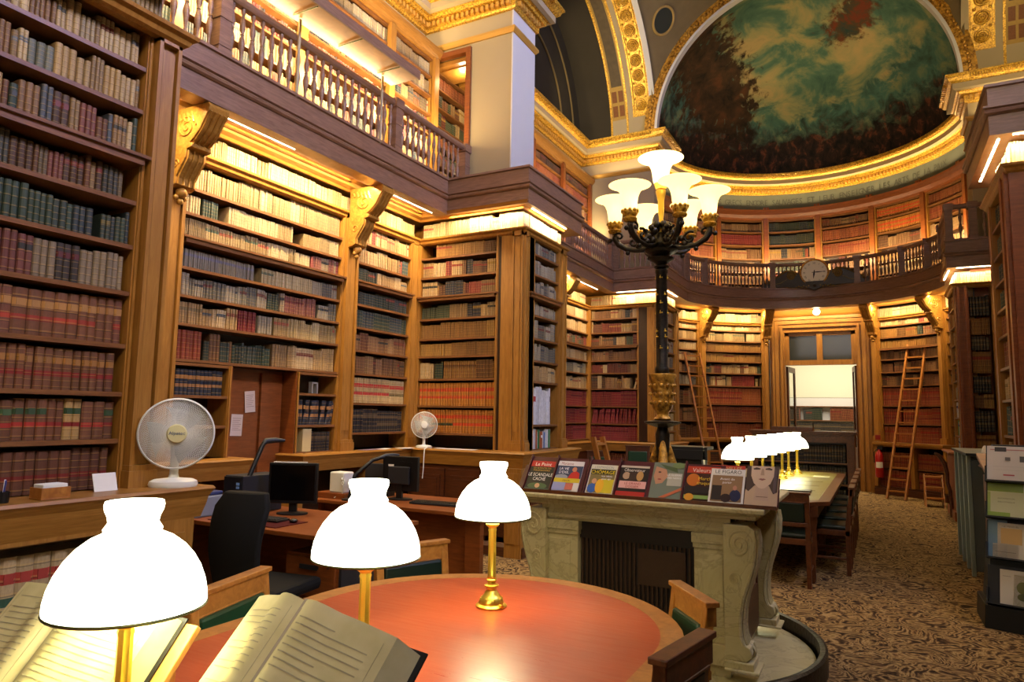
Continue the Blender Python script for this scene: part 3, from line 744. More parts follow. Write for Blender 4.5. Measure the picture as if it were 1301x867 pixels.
# alcove counters
t = base_cab('short oak counter with dark kneehole left of the panelled door', [(-4.9,2.7),(-4.9,4.32),(-5.3,4.32)])
mb = MB(); mb.box(-5.36,-4.96,2.7,2.8,0,.95); obj('side_panel', mb, W_OAK, t); mb = MB(); mb.box(-5.36,-4.96,4.2,4.28,0,.95); obj('side_panel', mb, W_OAK, t)
t = base_cab('oak counter with kneehole in the left alcove corner, papers lying on it', [(-5.3,4.98),(-4.92,4.98),(-4.92,6.72),(-3.42,6.72),(-3.42,8.3),(-4.2,8.3)])
mb = MB(); mb.box(-5.36,-5.0,5.0,5.08,0,.95); obj('side_panel', mb, W_OAK, t); mb = MB(); mb.box(-5.36,-5.0,6.0,6.08,0,.95); obj('side_panel', mb, W_OAK, t)
mb = MB(); mb.box(-4.95,-3.46,6.76,7.3,.12,.95); mb.box(-3.9,-3.46,6.76,8.26,.12,.95)
obj('carcass', mb, W_DARK, t)
mb = MB(); mb.sweep([(-.1,0),(.05,0),(.05,.1),(.02,.14),(-.1,.14)], [(-4.95,6.76),(-3.46,6.76),(-3.46,8.26)]); obj('plinth', mb, W_DARK, t)
for i in range(3):
    x0 = -4.88+i*.47
    mb = MB(); mb.box(x0,x0+.43,6.735,6.765,.2,.9); mb.box(x0+.05,x0+.38,6.72,6.74,.27,.83); mb.box(x0+.09,x0+.34,6.71,6.73,.31,.79); obj('panel', mb, W_DARK, t)
for i in range(3):
    y0 = 6.86+i*.46
    mb = MB(); mb.box(-3.465,-3.435,y0,y0+.42,.2,.9); mb.box(-3.44,-3.42,y0+.05,y0+.37,.27,.83); obj('panel', mb, W_DARK, t)
mb = MB(); mb.box(-3.62,-3.42,6.68,6.80,.0,.95); mb.box(-3.60,-3.44,6.67,6.69,.15,.9); obj('corner_post', mb, W_OAK, t)
t = base_cab('oak counter under the bookcase behind the candelabrum', [(-4.85,9.0),(-4.85,12.6),(-3.4,12.6),(-3.4,14.0)], z=1.04)
mb = MB(); mb.box(-5.35,-4.9,9.0,12.6,.1,.95); mb.box(-4.9,-3.45,12.66,13.1,.1,.45); mb.box(-3.9,-3.45,12.66,14.0,.1,.95); mb.box(-4.9,-4.8,12.66,13.1,.1,.95); mb.box(-4.9,-3.45,13.05,13.1,.1,.95); obj('carcass', mb, W_DARK, t)
book_row(straight((-4.78,12.7), SU, SN), .95, .46, .4, 'rust', ('in the cabinet behind the candelabrum','its left end'), 1)
# ---- doorway
mb = MB(); Y = 16.78
mb.box(-2.16,-1.83,Y,Y+.22,0,3.88); mb.box(-.37,-.05,Y,Y+.22,0,3.88); mb.box(-1.83,-.37,Y,Y+.22,3.5,3.88); mb.box(-1.83,-.37,Y+.04,Y+.2,2.75,2.86)
mb.box(-1.16,-1.04,Y+.04,Y+.2,2.86,3.5); mb.box(-1.83,-1.74,Y+.06,Y+.2,2.86,3.5); mb.box(-.46,-.37,Y+.06,Y+.2,2.86,3.5); mb.box(-1.83,-.37,Y+.06,Y+.2,3.42,3.5)
struct('door_1', mb, W_OAK)
fm = MB()
def ringframe(mb, x0, x1, z0, z1, w, y0, y1):
    mb.box(x0,x0+w,y0,y1,z0,z1); mb.box(x1-w,x1,y0,y1,z0,z1); mb.box(x0+w,x1-w,y0,y1,z1-w,z1)
ringframe(fm, -2.1, -.11, 0, 3.83, .05, Y-.05, Y); ringframe(fm, -2.04, -.17, 0, 3.77, .08, Y-.03, Y); ringframe(fm, -1.92, -.29, 0, 3.65, .05, Y-.045, Y)
struct('trim', fm, W_OAK)
fm = MB(); fm.sweep([(-.1,3.86),(.02,3.86),(.06,3.9),(.08,3.94),(.1,3.99),(-.1,3.99)], [(-2.2,Y),(-.0,Y)]); fm.box(-2.2,0,Y-.02,Y+.2,3.88,4.03)
struct('trim', fm, W_OAKH)
glass, nt, b = newmat('transom_glass'); b.inputs['Base Color'].default_value = rgba('#2b2f2e'); b.inputs['Roughness'].default_value = .06; b.inputs['Specular IOR Level'].default_value = .9
mb = MB(); mb.box(-1.74,-1.16,Y+.1,Y+.11,2.86,3.42); struct('window_2', mb, glass)
mb = MB(); mb.box(-1.04,-.46,Y+.1,Y+.11,2.86,3.42); struct('window_3', mb, glass)
clearg, nt, b = newmat('door_glass'); b.inputs['Base Color'].default_value = (.9,.95,.93,1); b.inputs['Transmission Weight'].default_value = 1; b.inputs['Roughness'].default_value = .02; b.inputs['IOR'].default_value = 1.02
for nm, x0, ang in (('door_3', -1.81, 83), ('door_4', -.39, 96)):
    mb = MB(); mb.box(0,.09,-.02,.02,0,2.72); mb.box(.62,.71,-.02,.02,0,2.72); mb.box(.09,.62,-.02,.02,0,.9); mb.box(.09,.62,-.02,.02,2.6,2.72); mb.box(.09,.62,-.015,.015,1.25,1.29)
    M = Matrix.Translation((x0, Y+.2, 0.01)) @ Matrix.Rotation(math.radians(ang), 4, 'Z'); mb.xform(M)
    struct(nm, mb, W_DARK)
    g = MB(); g.box(.09,.62,-.003,.003,.9,2.6); g.xform(M); struct('trim', g, clearg)
# the room beyond
mb = MB(); mb.box(-4.2,-4.1,17.1,22,0,4); mb.box(2.0,2.1,17.1,22,0,4); mb.box(-4.2,2.1,22,22.1,0,4); mb.box(-4.2,2.1,17.1,22.1,3.9,4)
struct('wall_far', mb, plain('bright_cream_wall', '#e6dcc0', .8))
mb = MB(); mb.box(-4.1,-2.2,17.05,17.15,0,4); mb.box(0,2,17.05,17.15,0,4); mb.box(-2.2,0,17.0,17.12,3.88,4.6); struct('wall_apse', mb, W_BACK)
mb = MB(); mb.box(-4.1,2.0,17.1,22,0,.012); struct('floor_far', mb, plain('pale_floor', '#b9ab92', .5))
bookcase('low white-backed bookcase in the bright room beyond the doorway', (-3.2,21.7), SU, SN, 4.0, [.05,.4,.75,1.1,1.5,1.9], ['grey','grey','grey','dark',[('pink',0,.3),('green',.32,.45),('rust',.5,.9)]],
         'in the room beyond the doorway', 'its left end', ztop=2.15, mats=W_DARK)
mb = MB(); mb.box(-3.15,.75,21.93,21.945,.06,2.14); struct('trim', mb, PAPER)
# ---- right side
def rbook(label, y0, y1, x, levels, rows, wd): return bookcase(label, (x, y1), (0,-1), (-1,0), y1-y0, levels, rows, wd, 'its far end')
XP = 1.06
mb = MB(); mb.box(XP,XP+.25,6.98,7.35,1.1,3.70); mb.box(XP-.03,XP,7.02,7.1,1.12,3.7); mb.box(XP-.03,XP,7.2,7.3,1.12,3.7); mb.box(XP+.25,3.4,7.2,7.3,0,3.9); mb.box(XP,XP+.3,8.08,8.25,1.1,3.7)
mb.box(XP+.26,3.4,7.3,8.25,0,4.0); struct('trim', mb, W_RED)
rbook('narrow bookcase on the front of the right pier at the right edge', 7.35, 8.08, XP, [1.13,1.42,1.75,2.05,2.35,2.6,2.86,3.12,3.4,3.71], [['x',0,0]]*0+['gold','green','tan','rust','rust','green','green','green','green'], "on the right pier's front")
mb = MB(); mb.sweep(CORN, [(XP+.3,8.3),(XP,8.25),(XP,6.98),(3.0,6.98)]); struct('trim', mb, W_OAK)
strip_books((XP,8.2), (0,-1), (-1,0), 1.2, wd='in the lit row atop the right pier'); strip_books((XP+.02,6.98), SU, SN, 1.3, wd='in the lit row on the near side of the right pier')
mb = MB(); mb.sweep([(-.45,1.09),(.02,1.09),(.03,1.105),(.02,1.12),(-.45,1.12)], [(1.25,8.3),(.9,8.3),(.9,6.8),(3.0,6.8)]); mb.box(.95,1.3,6.85,8.25,0,1.09); mb.box(1.3,3.3,6.85,7.2,0,1.09)
struct('trim', mb, W_DARK)
XQ = 1.16
mb = MB(); mb.box(XQ,XQ+.18,12.88,13.1,1.05,3.70); mb.box(XQ+.03,XQ+.06,12.85,12.88,1.05,3.7); mb.box(XQ+.13,XQ+.16,12.85,12.88,1.05,3.7); mb.box(XQ,XQ+.3,13.9,14.0,1.05,3.7)
mb.box(XQ+.25,3.4,13.15,14.0,0,4.0); struct('trim', mb, W_RED)
zz = 1.08; k = 0
while zz < 3.55:
    h = min([.3,.36,.24][k % 3], 3.69-zz)
    book_row(straight((XQ+.19,12.9), SU, SN), .27, zz, h*1.03, 'gold' if k % 2 == 0 else 'dark', ('in the narrow column on the far right pier','its left side'), k+1, setback=.01, gapp=0); zz += h+.004; k += 1
bookcase('bookcase on the side of the far right pier, mostly hidden', (XQ+.48,12.9), SU, SN, 1.1, [1.05,1.38,1.72,2.07,2.38,2.63,2.92,3.19,3.47,3.71], ['red','brown','brown','green','brown','brown','brown','tan',None], "on the far right pier's side", 'its left end', thick=6)
rbook('thin bookcase on the front of the far right pier beside the apse', 13.02, 13.88, XQ, [1.05,1.3,1.6,1.9,2.2,2.5,2.8,3.1,3.4,3.71], ['modern','modern','modern','grey','brown','brown','tan','tan','tan'], "on the far right pier's front")
mb = MB(); mb.sweep(CORN, [(XQ+.3,14.0),(XQ,14.0),(XQ,12.9),(3.0,12.9)]); struct('trim', mb, W_OAK)
strip_books((XQ,13.95), (0,-1), (-1,0), 1.0, wd='in the lit row of the far right pier'); strip_books((XQ+.02,12.9), SU, SN, 1.3, wd='in the lit row on the far right pier side')
mb = MB(); mb.sweep([(-.45,1.03),(.02,1.03),(.03,1.045),(.02,1.06),(-.45,1.06)], [(.98,14.0),(.98,12.72),(3.0,12.72)]); mb.box(1.03,1.3,12.78,14.0,0,1.03); mb.box(1.3,3.3,12.78,13.0,0,1.03); mb.box(1.0,1.3,12.74,14.0,0,.14)
struct('trim', mb, W_RED)
mb = MB(); mb.box(2.85,3.4,8.25,12.9,0,4.0); mb.box(2.85,3.4,-3,6.9,0,4.0); struct('trim', mb, W_DARK)
# ---- carved console brackets
def console(label, x, y, ang, z=3.98, D=.44, H=.76, w=.19):
    t = thing('console_bracket', label, 'bracket', (x, y, z-H), ang, 'carved gilt-oak brackets under the galleries')
    # profile in (out,z) from wall; out=0..D
    P = [(0,H),(D,H),(D+.02,H-.03),(D+.01,H-.07),(D-.03,H-.12),(D-.08,H-.2),(D-.15,H-.27),(D-.2,H-.30),(.27,H-.31),(.27,H-.34),(.21,H-.35),(.20,H-.42),(.14,H-.5),(.10,H-.56),(.10,H-.62),(.06,H-.64),(0,H-.65)]
    mb = MB(); mb.prism(P, lambda a,b,d: (a, d, b), -w/2, w/2); obj('scroll_body', mb, GOLDC2, t, local=True, bevel=.006)
    for s in (-1,1):
        mb = MB(); pts = [(D*.45+.11*(1-i/26)*cos(i*.55)*1.05, s*(w/2+.002), H-.17+.10*(1-i/26)*sin(i*.55)) for i in range(26)]
        mb.tube(pts, .009, 5)
        pts = [(.09+.04*(1-i/16)*cos(i*.6), s*(w/2+.002), H-.46+.045*(1-i/16)*sin(i*.6)) for i in range(16)]; mb.tube(pts, .007, 5)
        for q in range(5): mb.tube([(.05+.05*q, s*(w/2), H-.05), (.07+.055*q, s*(w/2+.004), H-.1-.01*q)], .01, 5)
        obj('scroll_relief', mb, GOLDC2, t, local=True, smooth=60)
    for k in range(4):
        mb = MB(); o = -w/2+w*(k+.5)/4
        mb.tube([(a+.004, o, b) for a, b in P[3:9]], .011, 5); mb.tube([(a+.004, o, b) for a, b in P[10:15]], .009, 5)
        obj('reed', mb, GOLDC2, t, local=True, smooth=60)
    mb = MB(); mb.sphere((.05,0,H-.67), .05, 8, 6); mb.sphere((.04,.035,H-.71), .025, 6, 4); mb.sphere((.04,-.035,H-.71), .025, 6, 4); mb.sphere((.04,0,H-.74), .03, 6, 4); obj('leaf_drop', mb, GOLDC2, t, local=True, smooth=60)
    return t
GOLDC2 = wood('gilded_oak_carving', '#8a5c20', '#b98a3e', .35, (9,9,9))
GOLDC2.node_tree.nodes['Principled BSDF'].inputs['Metallic'].default_value = .25
c0 = console('carved scroll bracket at the far left, beside the near pilaster', XA+.05, 3.55, 0)
for lb, x, y, a in (('carved scroll bracket in the middle of the left alcove', XA+.05, 5.725, 0), ('carved scroll bracket seen past the white pier, left of the candelabrum', XA+.05, 11.1, 0)):
    copy_tree(c0, (x, y, 3.98-.76), a, lb)
for ang, lb in ((-52,'carved scroll bracket between left ladder and apse bookcase'),(-21.5,'carved scroll bracket immediately left of the doorway'),(22.9,'carved scroll bracket immediately right of the doorway'),(51.7,'carved scroll bracket at the right end of the apse')):
    p = arcpt(RA-.06, ang); c = copy_tree(c0, (p[0], p[1], 3.98-.76), math.radians(-90-ang), lb)
# ---- upper galleries
UL = [4.44,4.71,4.98,5.25,5.52,5.79,6.06,6.3]
ur = [('pale',0,1)]
bookcase('upper gallery bookcase above the left alcove, behind the balustrade', (-5.15,2.5), LU, LN, 4.8, UL, [['pale',0,1][0],'palemix','palemix','pink','palemix','pale','pale'], 'in the first left gallery', 'the near end', dep=.22, post=.05)
mb = MB()
for y in (3.5,4.9,6.35,7.3): mb.box(-5.16,-5.1,y-.05,y+.05,4.43,6.32)
struct('trim', mb, W_OAK)
bookcase('upper gallery bookcase glimpsed through the small gallery doorway', (-5.25,7.5), LU, LN, 1.3, UL, ['mix','mix','mix','rust','mix','mix','rust'], 'in the gallery passage', 'its left end', dep=.12)
bookcase('upper gallery bookcase beyond the white pier', (-5.15,8.9), LU, LN, 4.15, UL, ['brown','rust','brown','pink','brown','rust','brown'], 'in the second left gallery', 'its left end', dep=.22, post=.05)
mb = MB()
for y in (9.0,10.3,11.6,12.98): mb.box(-5.16,-5.1,y-.05,y+.05,4.43,6.32)
struct('trim', mb, W_RED)
UCOR = [(-.25,6.3),(.02,6.3),(.03,6.33),(.06,6.36),(.09,6.4),(.1,6.44),(-.25,6.44)]
mb = MB(); mb.sweep(UCOR, [(-5.15,-2.9),(-5.15,7.38)]); mb.sweep(UCOR, [(-5.15,8.1),(-5.15,13.08)]); struct('trim', mb, W_OAKH)
posts = [-84.8,-63.2,-41.6,-20,1.6,23.2,44.8,66.4,88]
pal = [['brown']*6,['brown','rust','brown','rust','rust','brown'],['brown','brown','brown','brown','red','brown'],['brown','red','green','mix','green','green'],['brown','mix','mix','rust','rust','brown'],
       ['brown','tan','gold','brown','orange','orange'],['brown','gold','tan','brown','rust','rust'],['brown']*6]
names = ['far left','left','second left','centre left','centre right','second right','right','far right']
for i in range(8):
    arc_case('upper apse bookcase behind the curved balustrade, '+names[i]+' bay', posts[i]+.9, posts[i+1]-.9, 3.05, [4.44,4.68,4.95,5.27,5.6,5.92,6.2], [p for p in pal[i]], 'in the upper apse '+names[i]+' bay', 'its left end', dep=.2)
mb = MB()
for a in posts: mb.arcbox(AC, 2.99, 3.3, a-.9, a+.9, 4.43, 6.25, 1)
mb.sweep([(-.25,6.2),(.04,6.2),(.06,6.24),(.12,6.3),(.14,6.38),(.16,6.42),(-.25,6.42)], [arcpt(3.05, a) for a in range(-90, 91, 4)])
for a in posts: mb.arcbox(AC, 2.9, 3.0, a-1.2, a-.2, 6.41, 6.47, 1); mb.arcbox(AC, 2.9, 3.0, a+.2, a+1.2, 6.41, 6.47, 1)
struct('trim', mb, W_RED)
# upper walls
mb = MB()
Wl = [(-.12,4.43),(0,4.43),(0,6.8),(-.12,6.8)]
mb.sweep([(-.12,6.3),(0,6.3),(0,6.8),(-.12,6.8)], [(-5.38,-2.9),(-5.38,7.4)])
mb.box(-5.5,-4.64,7.4,7.52,6.36,6.8); mb.sweep(Wl, [(-4.64,7.4),(-4.0,7.4),(-4.0,8.02),(-4.52,8.02)])
mb.box(-4.64,-4.53,7.53,7.9,4.43,6.8); mb.box(-5.5,-4.65,7.9,8.01,6.36,6.8)
mb.sweep(Wl, [(-5.38,8.02),(-5.38,13.1),(-3.8,13.1),(-3.8,13.75),(-4.1,13.75),(-4.1,14.0)])
M_ = lambda p: [(2*XC-x, y) for x, y in p][::-1]
mb.sweep(Wl, M_([(-5.38,8.02),(-5.38,13.1),(-3.8,13.1),(-3.8,13.75),(-4.1,13.75),(-4.1,14.0)]))
mb.sweep(Wl, M_([(-5.38,-2.9),(-5.38,7.4),(-4.0,7.4),(-4.0,8.02),(-5.38,8.02)]))
struct('wall_upper', mb, PLASTER)
mb = MB(); mb.box(-4.012,-3.992,7.39,8.03,4.43,6.8); struct('trim', mb, PLASTW)  # paler sheet paints daylight onto the room-facing side of the pier
mb = MB(); mb.box(2*XC+3.79,2*XC+3.6,13.08,13.1,6.9,6.95); 
# passage door frame
mb = MB(); ringframe(mb, -5.32, -4.62, 4.43, 6.42, .07, 7.36, 7.44); mb.box(-5.4,-5.25,7.36,7.5,4.43,6.42); struct('trim', mb, W_RED)
mb = MB(); mb.box(-5.3,-4.6,7.45,7.95,6.28,6.34); mb.box(-5.2,-4.75,7.55,7.85,6.265,6.28); struct('ceiling_passage', mb, W_OAKH)
# frieze of the apse
mb = MB(); mb.arcbox(AC, 2.95, 3.4, -90, 90, 6.4, 6.8); struct('wall_frieze', mb, FRIEZE)
# small gilt moulding, then cornice
UP = [[(-5.38,-2.9),(-5.38,7.4),(-4.0,7.4),(-4.0,8.02),(-5.38,8.02),(-5.38,13.1),(-3.8,13.1),(-3.8,13.75),(-4.1,13.75),(-4.1,13.93)]+[arcpt(2.95, a) for a in range(-87, 88, 3)]]
UP = UP[0]+M_(UP[0][:10])
mb = MB(); q = [(-5.38,7.4),(-4.0,7.4),(-4.0,8.02),(-5.38,8.02)]; mb.sweep([(0,6.47),(.02,6.47),(.05,6.51),(.05,6.54),(0,6.55)], q)
q = [(-5.38,13.1),(-3.8,13.1),(-3.8,13.75),(-4.1,13.75)]; mb.sweep([(0,6.47),(.02,6.47),(.05,6.51),(.05,6.54),(0,6.55)], q); mb.sweep([(0,6.47),(.02,6.47),(.05,6.51),(.05,6.54),(0,6.55)], M_(q))
struct('trim', mb, plain('ochre_moulding', '#b5893c', .5, .2))
mb = MB(); mb.sweep([(-.05,6.78),(.04,6.78),(.05,6.81),(.09,6.82),(.09,6.9),(.05,6.905),(-.05,6.905)][:3]+[(.05,6.9),(.12,6.91),(.13,6.95),(.16,6.96),(-.05,6.96)], UP); struct('trim', mb, GOLD)
mb = MB(); mb.sweep([(-.05,6.96),(.17,6.96),(.22,6.98),(.22,7.07),(-.05,7.07)], UP); struct('trim', mb, PLASTER)
mb = MB(); mb.sweep([(-.05,7.07),(.23,7.07),(.27,7.1),(.29,7.15),(.32,7.17),(.32,7.2),(-.05,7.2)], UP); struct('trim', mb, GOLD)
# dentils
mb = MB(); bead = MB()
def along(path, step):
    out = []
    for i in range(len(path)-1):
        a, b2 = Vector(path[i]), Vector(path[i+1]); L = (b2-a).length; n = int(L/step)
        if n < 1: n = 1
        d = (b2-a)/L
        for k in range(n): out.append((a+d*((k+.5)*L/n), d))
    return out
for p, d in along(UP, .075):
    if p.y < 5.5: continue
    n = (d.y, -d.x); mb.fbox(((p.x,p.y),(d.x,d.y),n), -.02, .02, .05, .1, 6.83, 6.89)
    bead.fbox(((p.x,p.y),(d.x,d.y),n), -.012, .012, .27, .335, 7.11, 7.155); bead.fbox(((p.x,p.y),(d.x,d.y),n), .025, .05, .27, .33, 7.12, 7.16)
struct('trim', mb, plain('dentil_ochre', '#c99b45', .45, .3)); struct('trim', bead, GOLD)
# inscription
TXT = 'ORPHEE VIENT POLICER LES GRECS ENCORE SAUVAGES ET LEUR ENSEIGNER LES ARTS DE LA PAIX'
vis = 'POLICER LES GRECS ENCORE SAUVAGES ET LEUR ENSEIGNER LES ARTS DE LA PAIX'
a0, a1 = -58, 58; mb = MB()
for i, ch in enumerate(vis):
    if ch == ' ': continue
    a = a0+(a1-a0)*i/(len(vis)-1); tm = text_mb(ch, .19, .8)
    p = arcpt(2.94, a); Mx = Matrix.Translation((p[0], p[1], 6.53)) @ Matrix.Rotation(math.radians(-a), 4, 'Z') @ Matrix.Rotation(PI/2, 4, 'X')
    tm.xform(Mx); mb.join(tm)
struct('trim', mb, plain('dark_lettering', '#2e2c22', .6))
# ---- vaults
def mural():
    m, nt, b = newmat('painted_half_dome'); tc = N(nt, 'ShaderNodeTexCoord'); sp = N(nt, 'ShaderNodeSeparateXYZ'); nt.links.new(tc.outputs['Object'], sp.inputs[0])
    x, z = sp.outputs[0], sp.outputs[2]; v = objco(nt, (1,1,1.6))
    n1 = noise(nt, v, 1.1, 6, .6, .6); n2 = noise(nt, objco(nt, (1.2,1.2,1.2)), 2.6, 6, .62, .4); n3 = noise(nt, objco(nt, (3,3,2)), 2.2, 5, .6, .5)
    sky = ramp(nt, n1, [(.32, '#2f5248'), (.45, '#4d6c58'), (.55, '#8a8a5e'), (.66, '#a89260'), (.8, '#767a58')])
    hill = ramp(nt, n2, [(.3, '#2e4a3e'), (.5, '#44685a'), (.7, '#788058')])
    zh = math_(nt, 'ADD', z, math_(nt, 'MULTIPLY', math_(nt, 'SUBTRACT', n2, .5), 1.4)); zh = math_(nt, 'ADD', zh, math_(nt, 'MULTIPLY', math_(nt, 'ABSOLUTE', math_(nt, 'SUBTRACT', x, -1.6)), -.22))
    c = mixc(nt, ramp(nt, math_(nt, 'MULTIPLY', math_(nt, 'SUBTRACT', zh, 8.0), 1.2), [(.3, '#ffffff'), (.6, '#000000')]), sky, hill)
    low = ramp(nt, n3, [(.35, '#12100e'), (.55, '#33221a'), (.66, '#6e3c26'), (.74, '#44342a')])
    zl = math_(nt, 'ADD', z, math_(nt, 'MULTIPLY', math_(nt, 'SUBTRACT', n2, .5), 1.5))
    c = mixc(nt, ramp(nt, math_(nt, 'MULTIPLY', math_(nt, 'SUBTRACT', zl, 7.7), 1.1), [(.25, '#ffffff'), (.75, '#000000')]), c, low)
    # foliage mass on the left
    dx = math_(nt, 'ADD', x, 3.0); dz = math_(nt, 'SUBTRACT', z, 8.9)
    d = math_(nt, 'SQRT', math_(nt, 'ADD', math_(nt, 'MULTIPLY', dx, dx), math_(nt, 'MULTIPLY', math_(nt, 'MULTIPLY', dz, dz), .6)))
    d = math_(nt, 'ADD', d, math_(nt, 'MULTIPLY', math_(nt, 'SUBTRACT', n3, .5), 1.8))
    leaf = ramp(nt, n2, [(.35, '#241c12'), (.55, '#45301c'), (.7, '#5e3a20')])
    c = mixc(nt, ramp(nt, d, [(.62, '#ffffff'), (.9, '#000000')]), c, leaf)
    # reddish drapery-like cloud mass at top
    ex = math_(nt, 'MULTIPLY', math_(nt, 'ADD', x, .2), .75); ez = math_(nt, 'SUBTRACT', z, 9.75)
    e = math_(nt, 'SQRT', math_(nt, 'ADD', math_(nt, 'MULTIPLY', ex, ex), math_(nt, 'MULTIPLY', math_(nt, 'MULTIPLY', ez, ez), 3)))
    e = math_(nt, 'ADD', e, math_(nt, 'MULTIPLY', math_(nt, 'SUBTRACT', n3, .5), .9))
    c = mixc(nt, ramp(nt, e, [(.28, '#ffffff'), (.46, '#000000')]), c, ramp(nt, n2, [(.35, '#1f3a34'), (.5, '#4c3a22'), (.6, '#6c3018')]))
    nt.links.new(c, b.inputs['Base Color']); b.inputs['Roughness'].default_value = .6; b.inputs['Specular IOR Level'].default_value = .15
    return m
MUR = mural()
mb = MB(); R2 = 2.62; ZS = 7.2
vs = []; fs = []; nr = 24; na = 40
def qs(i, j):   # barrel then quarter sphere ; i azimuth 0..na, j elevation 0..nr
    pass
# quarter sphere behind Y=14
for j in range(nr+1):
    el = (PI/2)*j/nr
    for i in range(na+1):
        a = math.radians(-90+180*i/na)
        vs.append((XC+2.95*cos(el)*sin(a), 13.93+2.95*cos(el)*cos(a), ZS+2.95*sin(el)))
W = na+1
for j in range(nr):
    for i in range(na): fs.append((j*W+i, j*W+i+1, (j+1)*W+i+1, (j+1)*W+i))
mb.add(vs, fs)
vs = []; fs = []
for i in range(49):
    t = PI*i/48
    for yy, rr in ((13.1, R2), (13.93, 2.95)): vs.append((XC-rr*cos(t), yy, ZS+rr*sin(t)))
for i in range(48): fs.append((2*i, 2*i+1, 2*i+3, 2*i+2))
mb.add(vs, fs); o = struct('ceiling_apse', mb, MUR, smooth=40)
def archring(mb, y0, y1, r0, r1, n=64):
    vs = []; fs = []
    ta = math.acos(2.63/r0) if r0 > 2.63 else 0
    for i in range(n+1):
        t = ta+(PI-2*ta)*i/n
        for r, y in ((r0,y0),(r1,y0),(r1,y1),(r0,y1)): vs.append((XC-r*cos(t), y, ZS+r*sin(t)))
    for i in range(n):
        for k in range(4): fs.append((4*i+k, 4*i+4+k, 4*i+4+(k+1) % 4, 4*i+(k+1) % 4))
    mb.add(vs, fs)
mb = MB(); archring(mb, 12.96, 13.1, 2.55, 2.60); archring(mb, 12.95, 13.0, 2.81, 2.84); archring(mb, 12.95, 13.2, 3.12, 3.16); struct('trim', mb, PLASTW, smooth=40)
mb = MB(); archring(mb, 12.97, 13.12, 2.60, 2.81)
for i in range(120):
    t = PI*(i+.5)/120; mb.sphere((XC-2.7*cos(t), 12.97, ZS+2.7*sin(t)), .035, 6, 4); mb.sphere((XC-2.63*cos(t+.013), 12.965, ZS+2.63*sin(t+.013)), .014, 5, 3)
struct('trim', mb, GOLDC, smooth=40)
mb = MB(); archring(mb, 12.98, 13.15, 2.84, 3.12); 
for i in range(100):
    t = PI*(i+.5)/100
    if abs(2.98*cos(t)) > 2.6: continue
    mb.sphere((XC-2.98*cos(t), 12.975, ZS+2.98*sin(t)), .045, 6, 4)
struct('trim', mb, plain('mauve_brown_band', '#6b4e36', .6, .1, .3, .4, 30, .5), smooth=40)
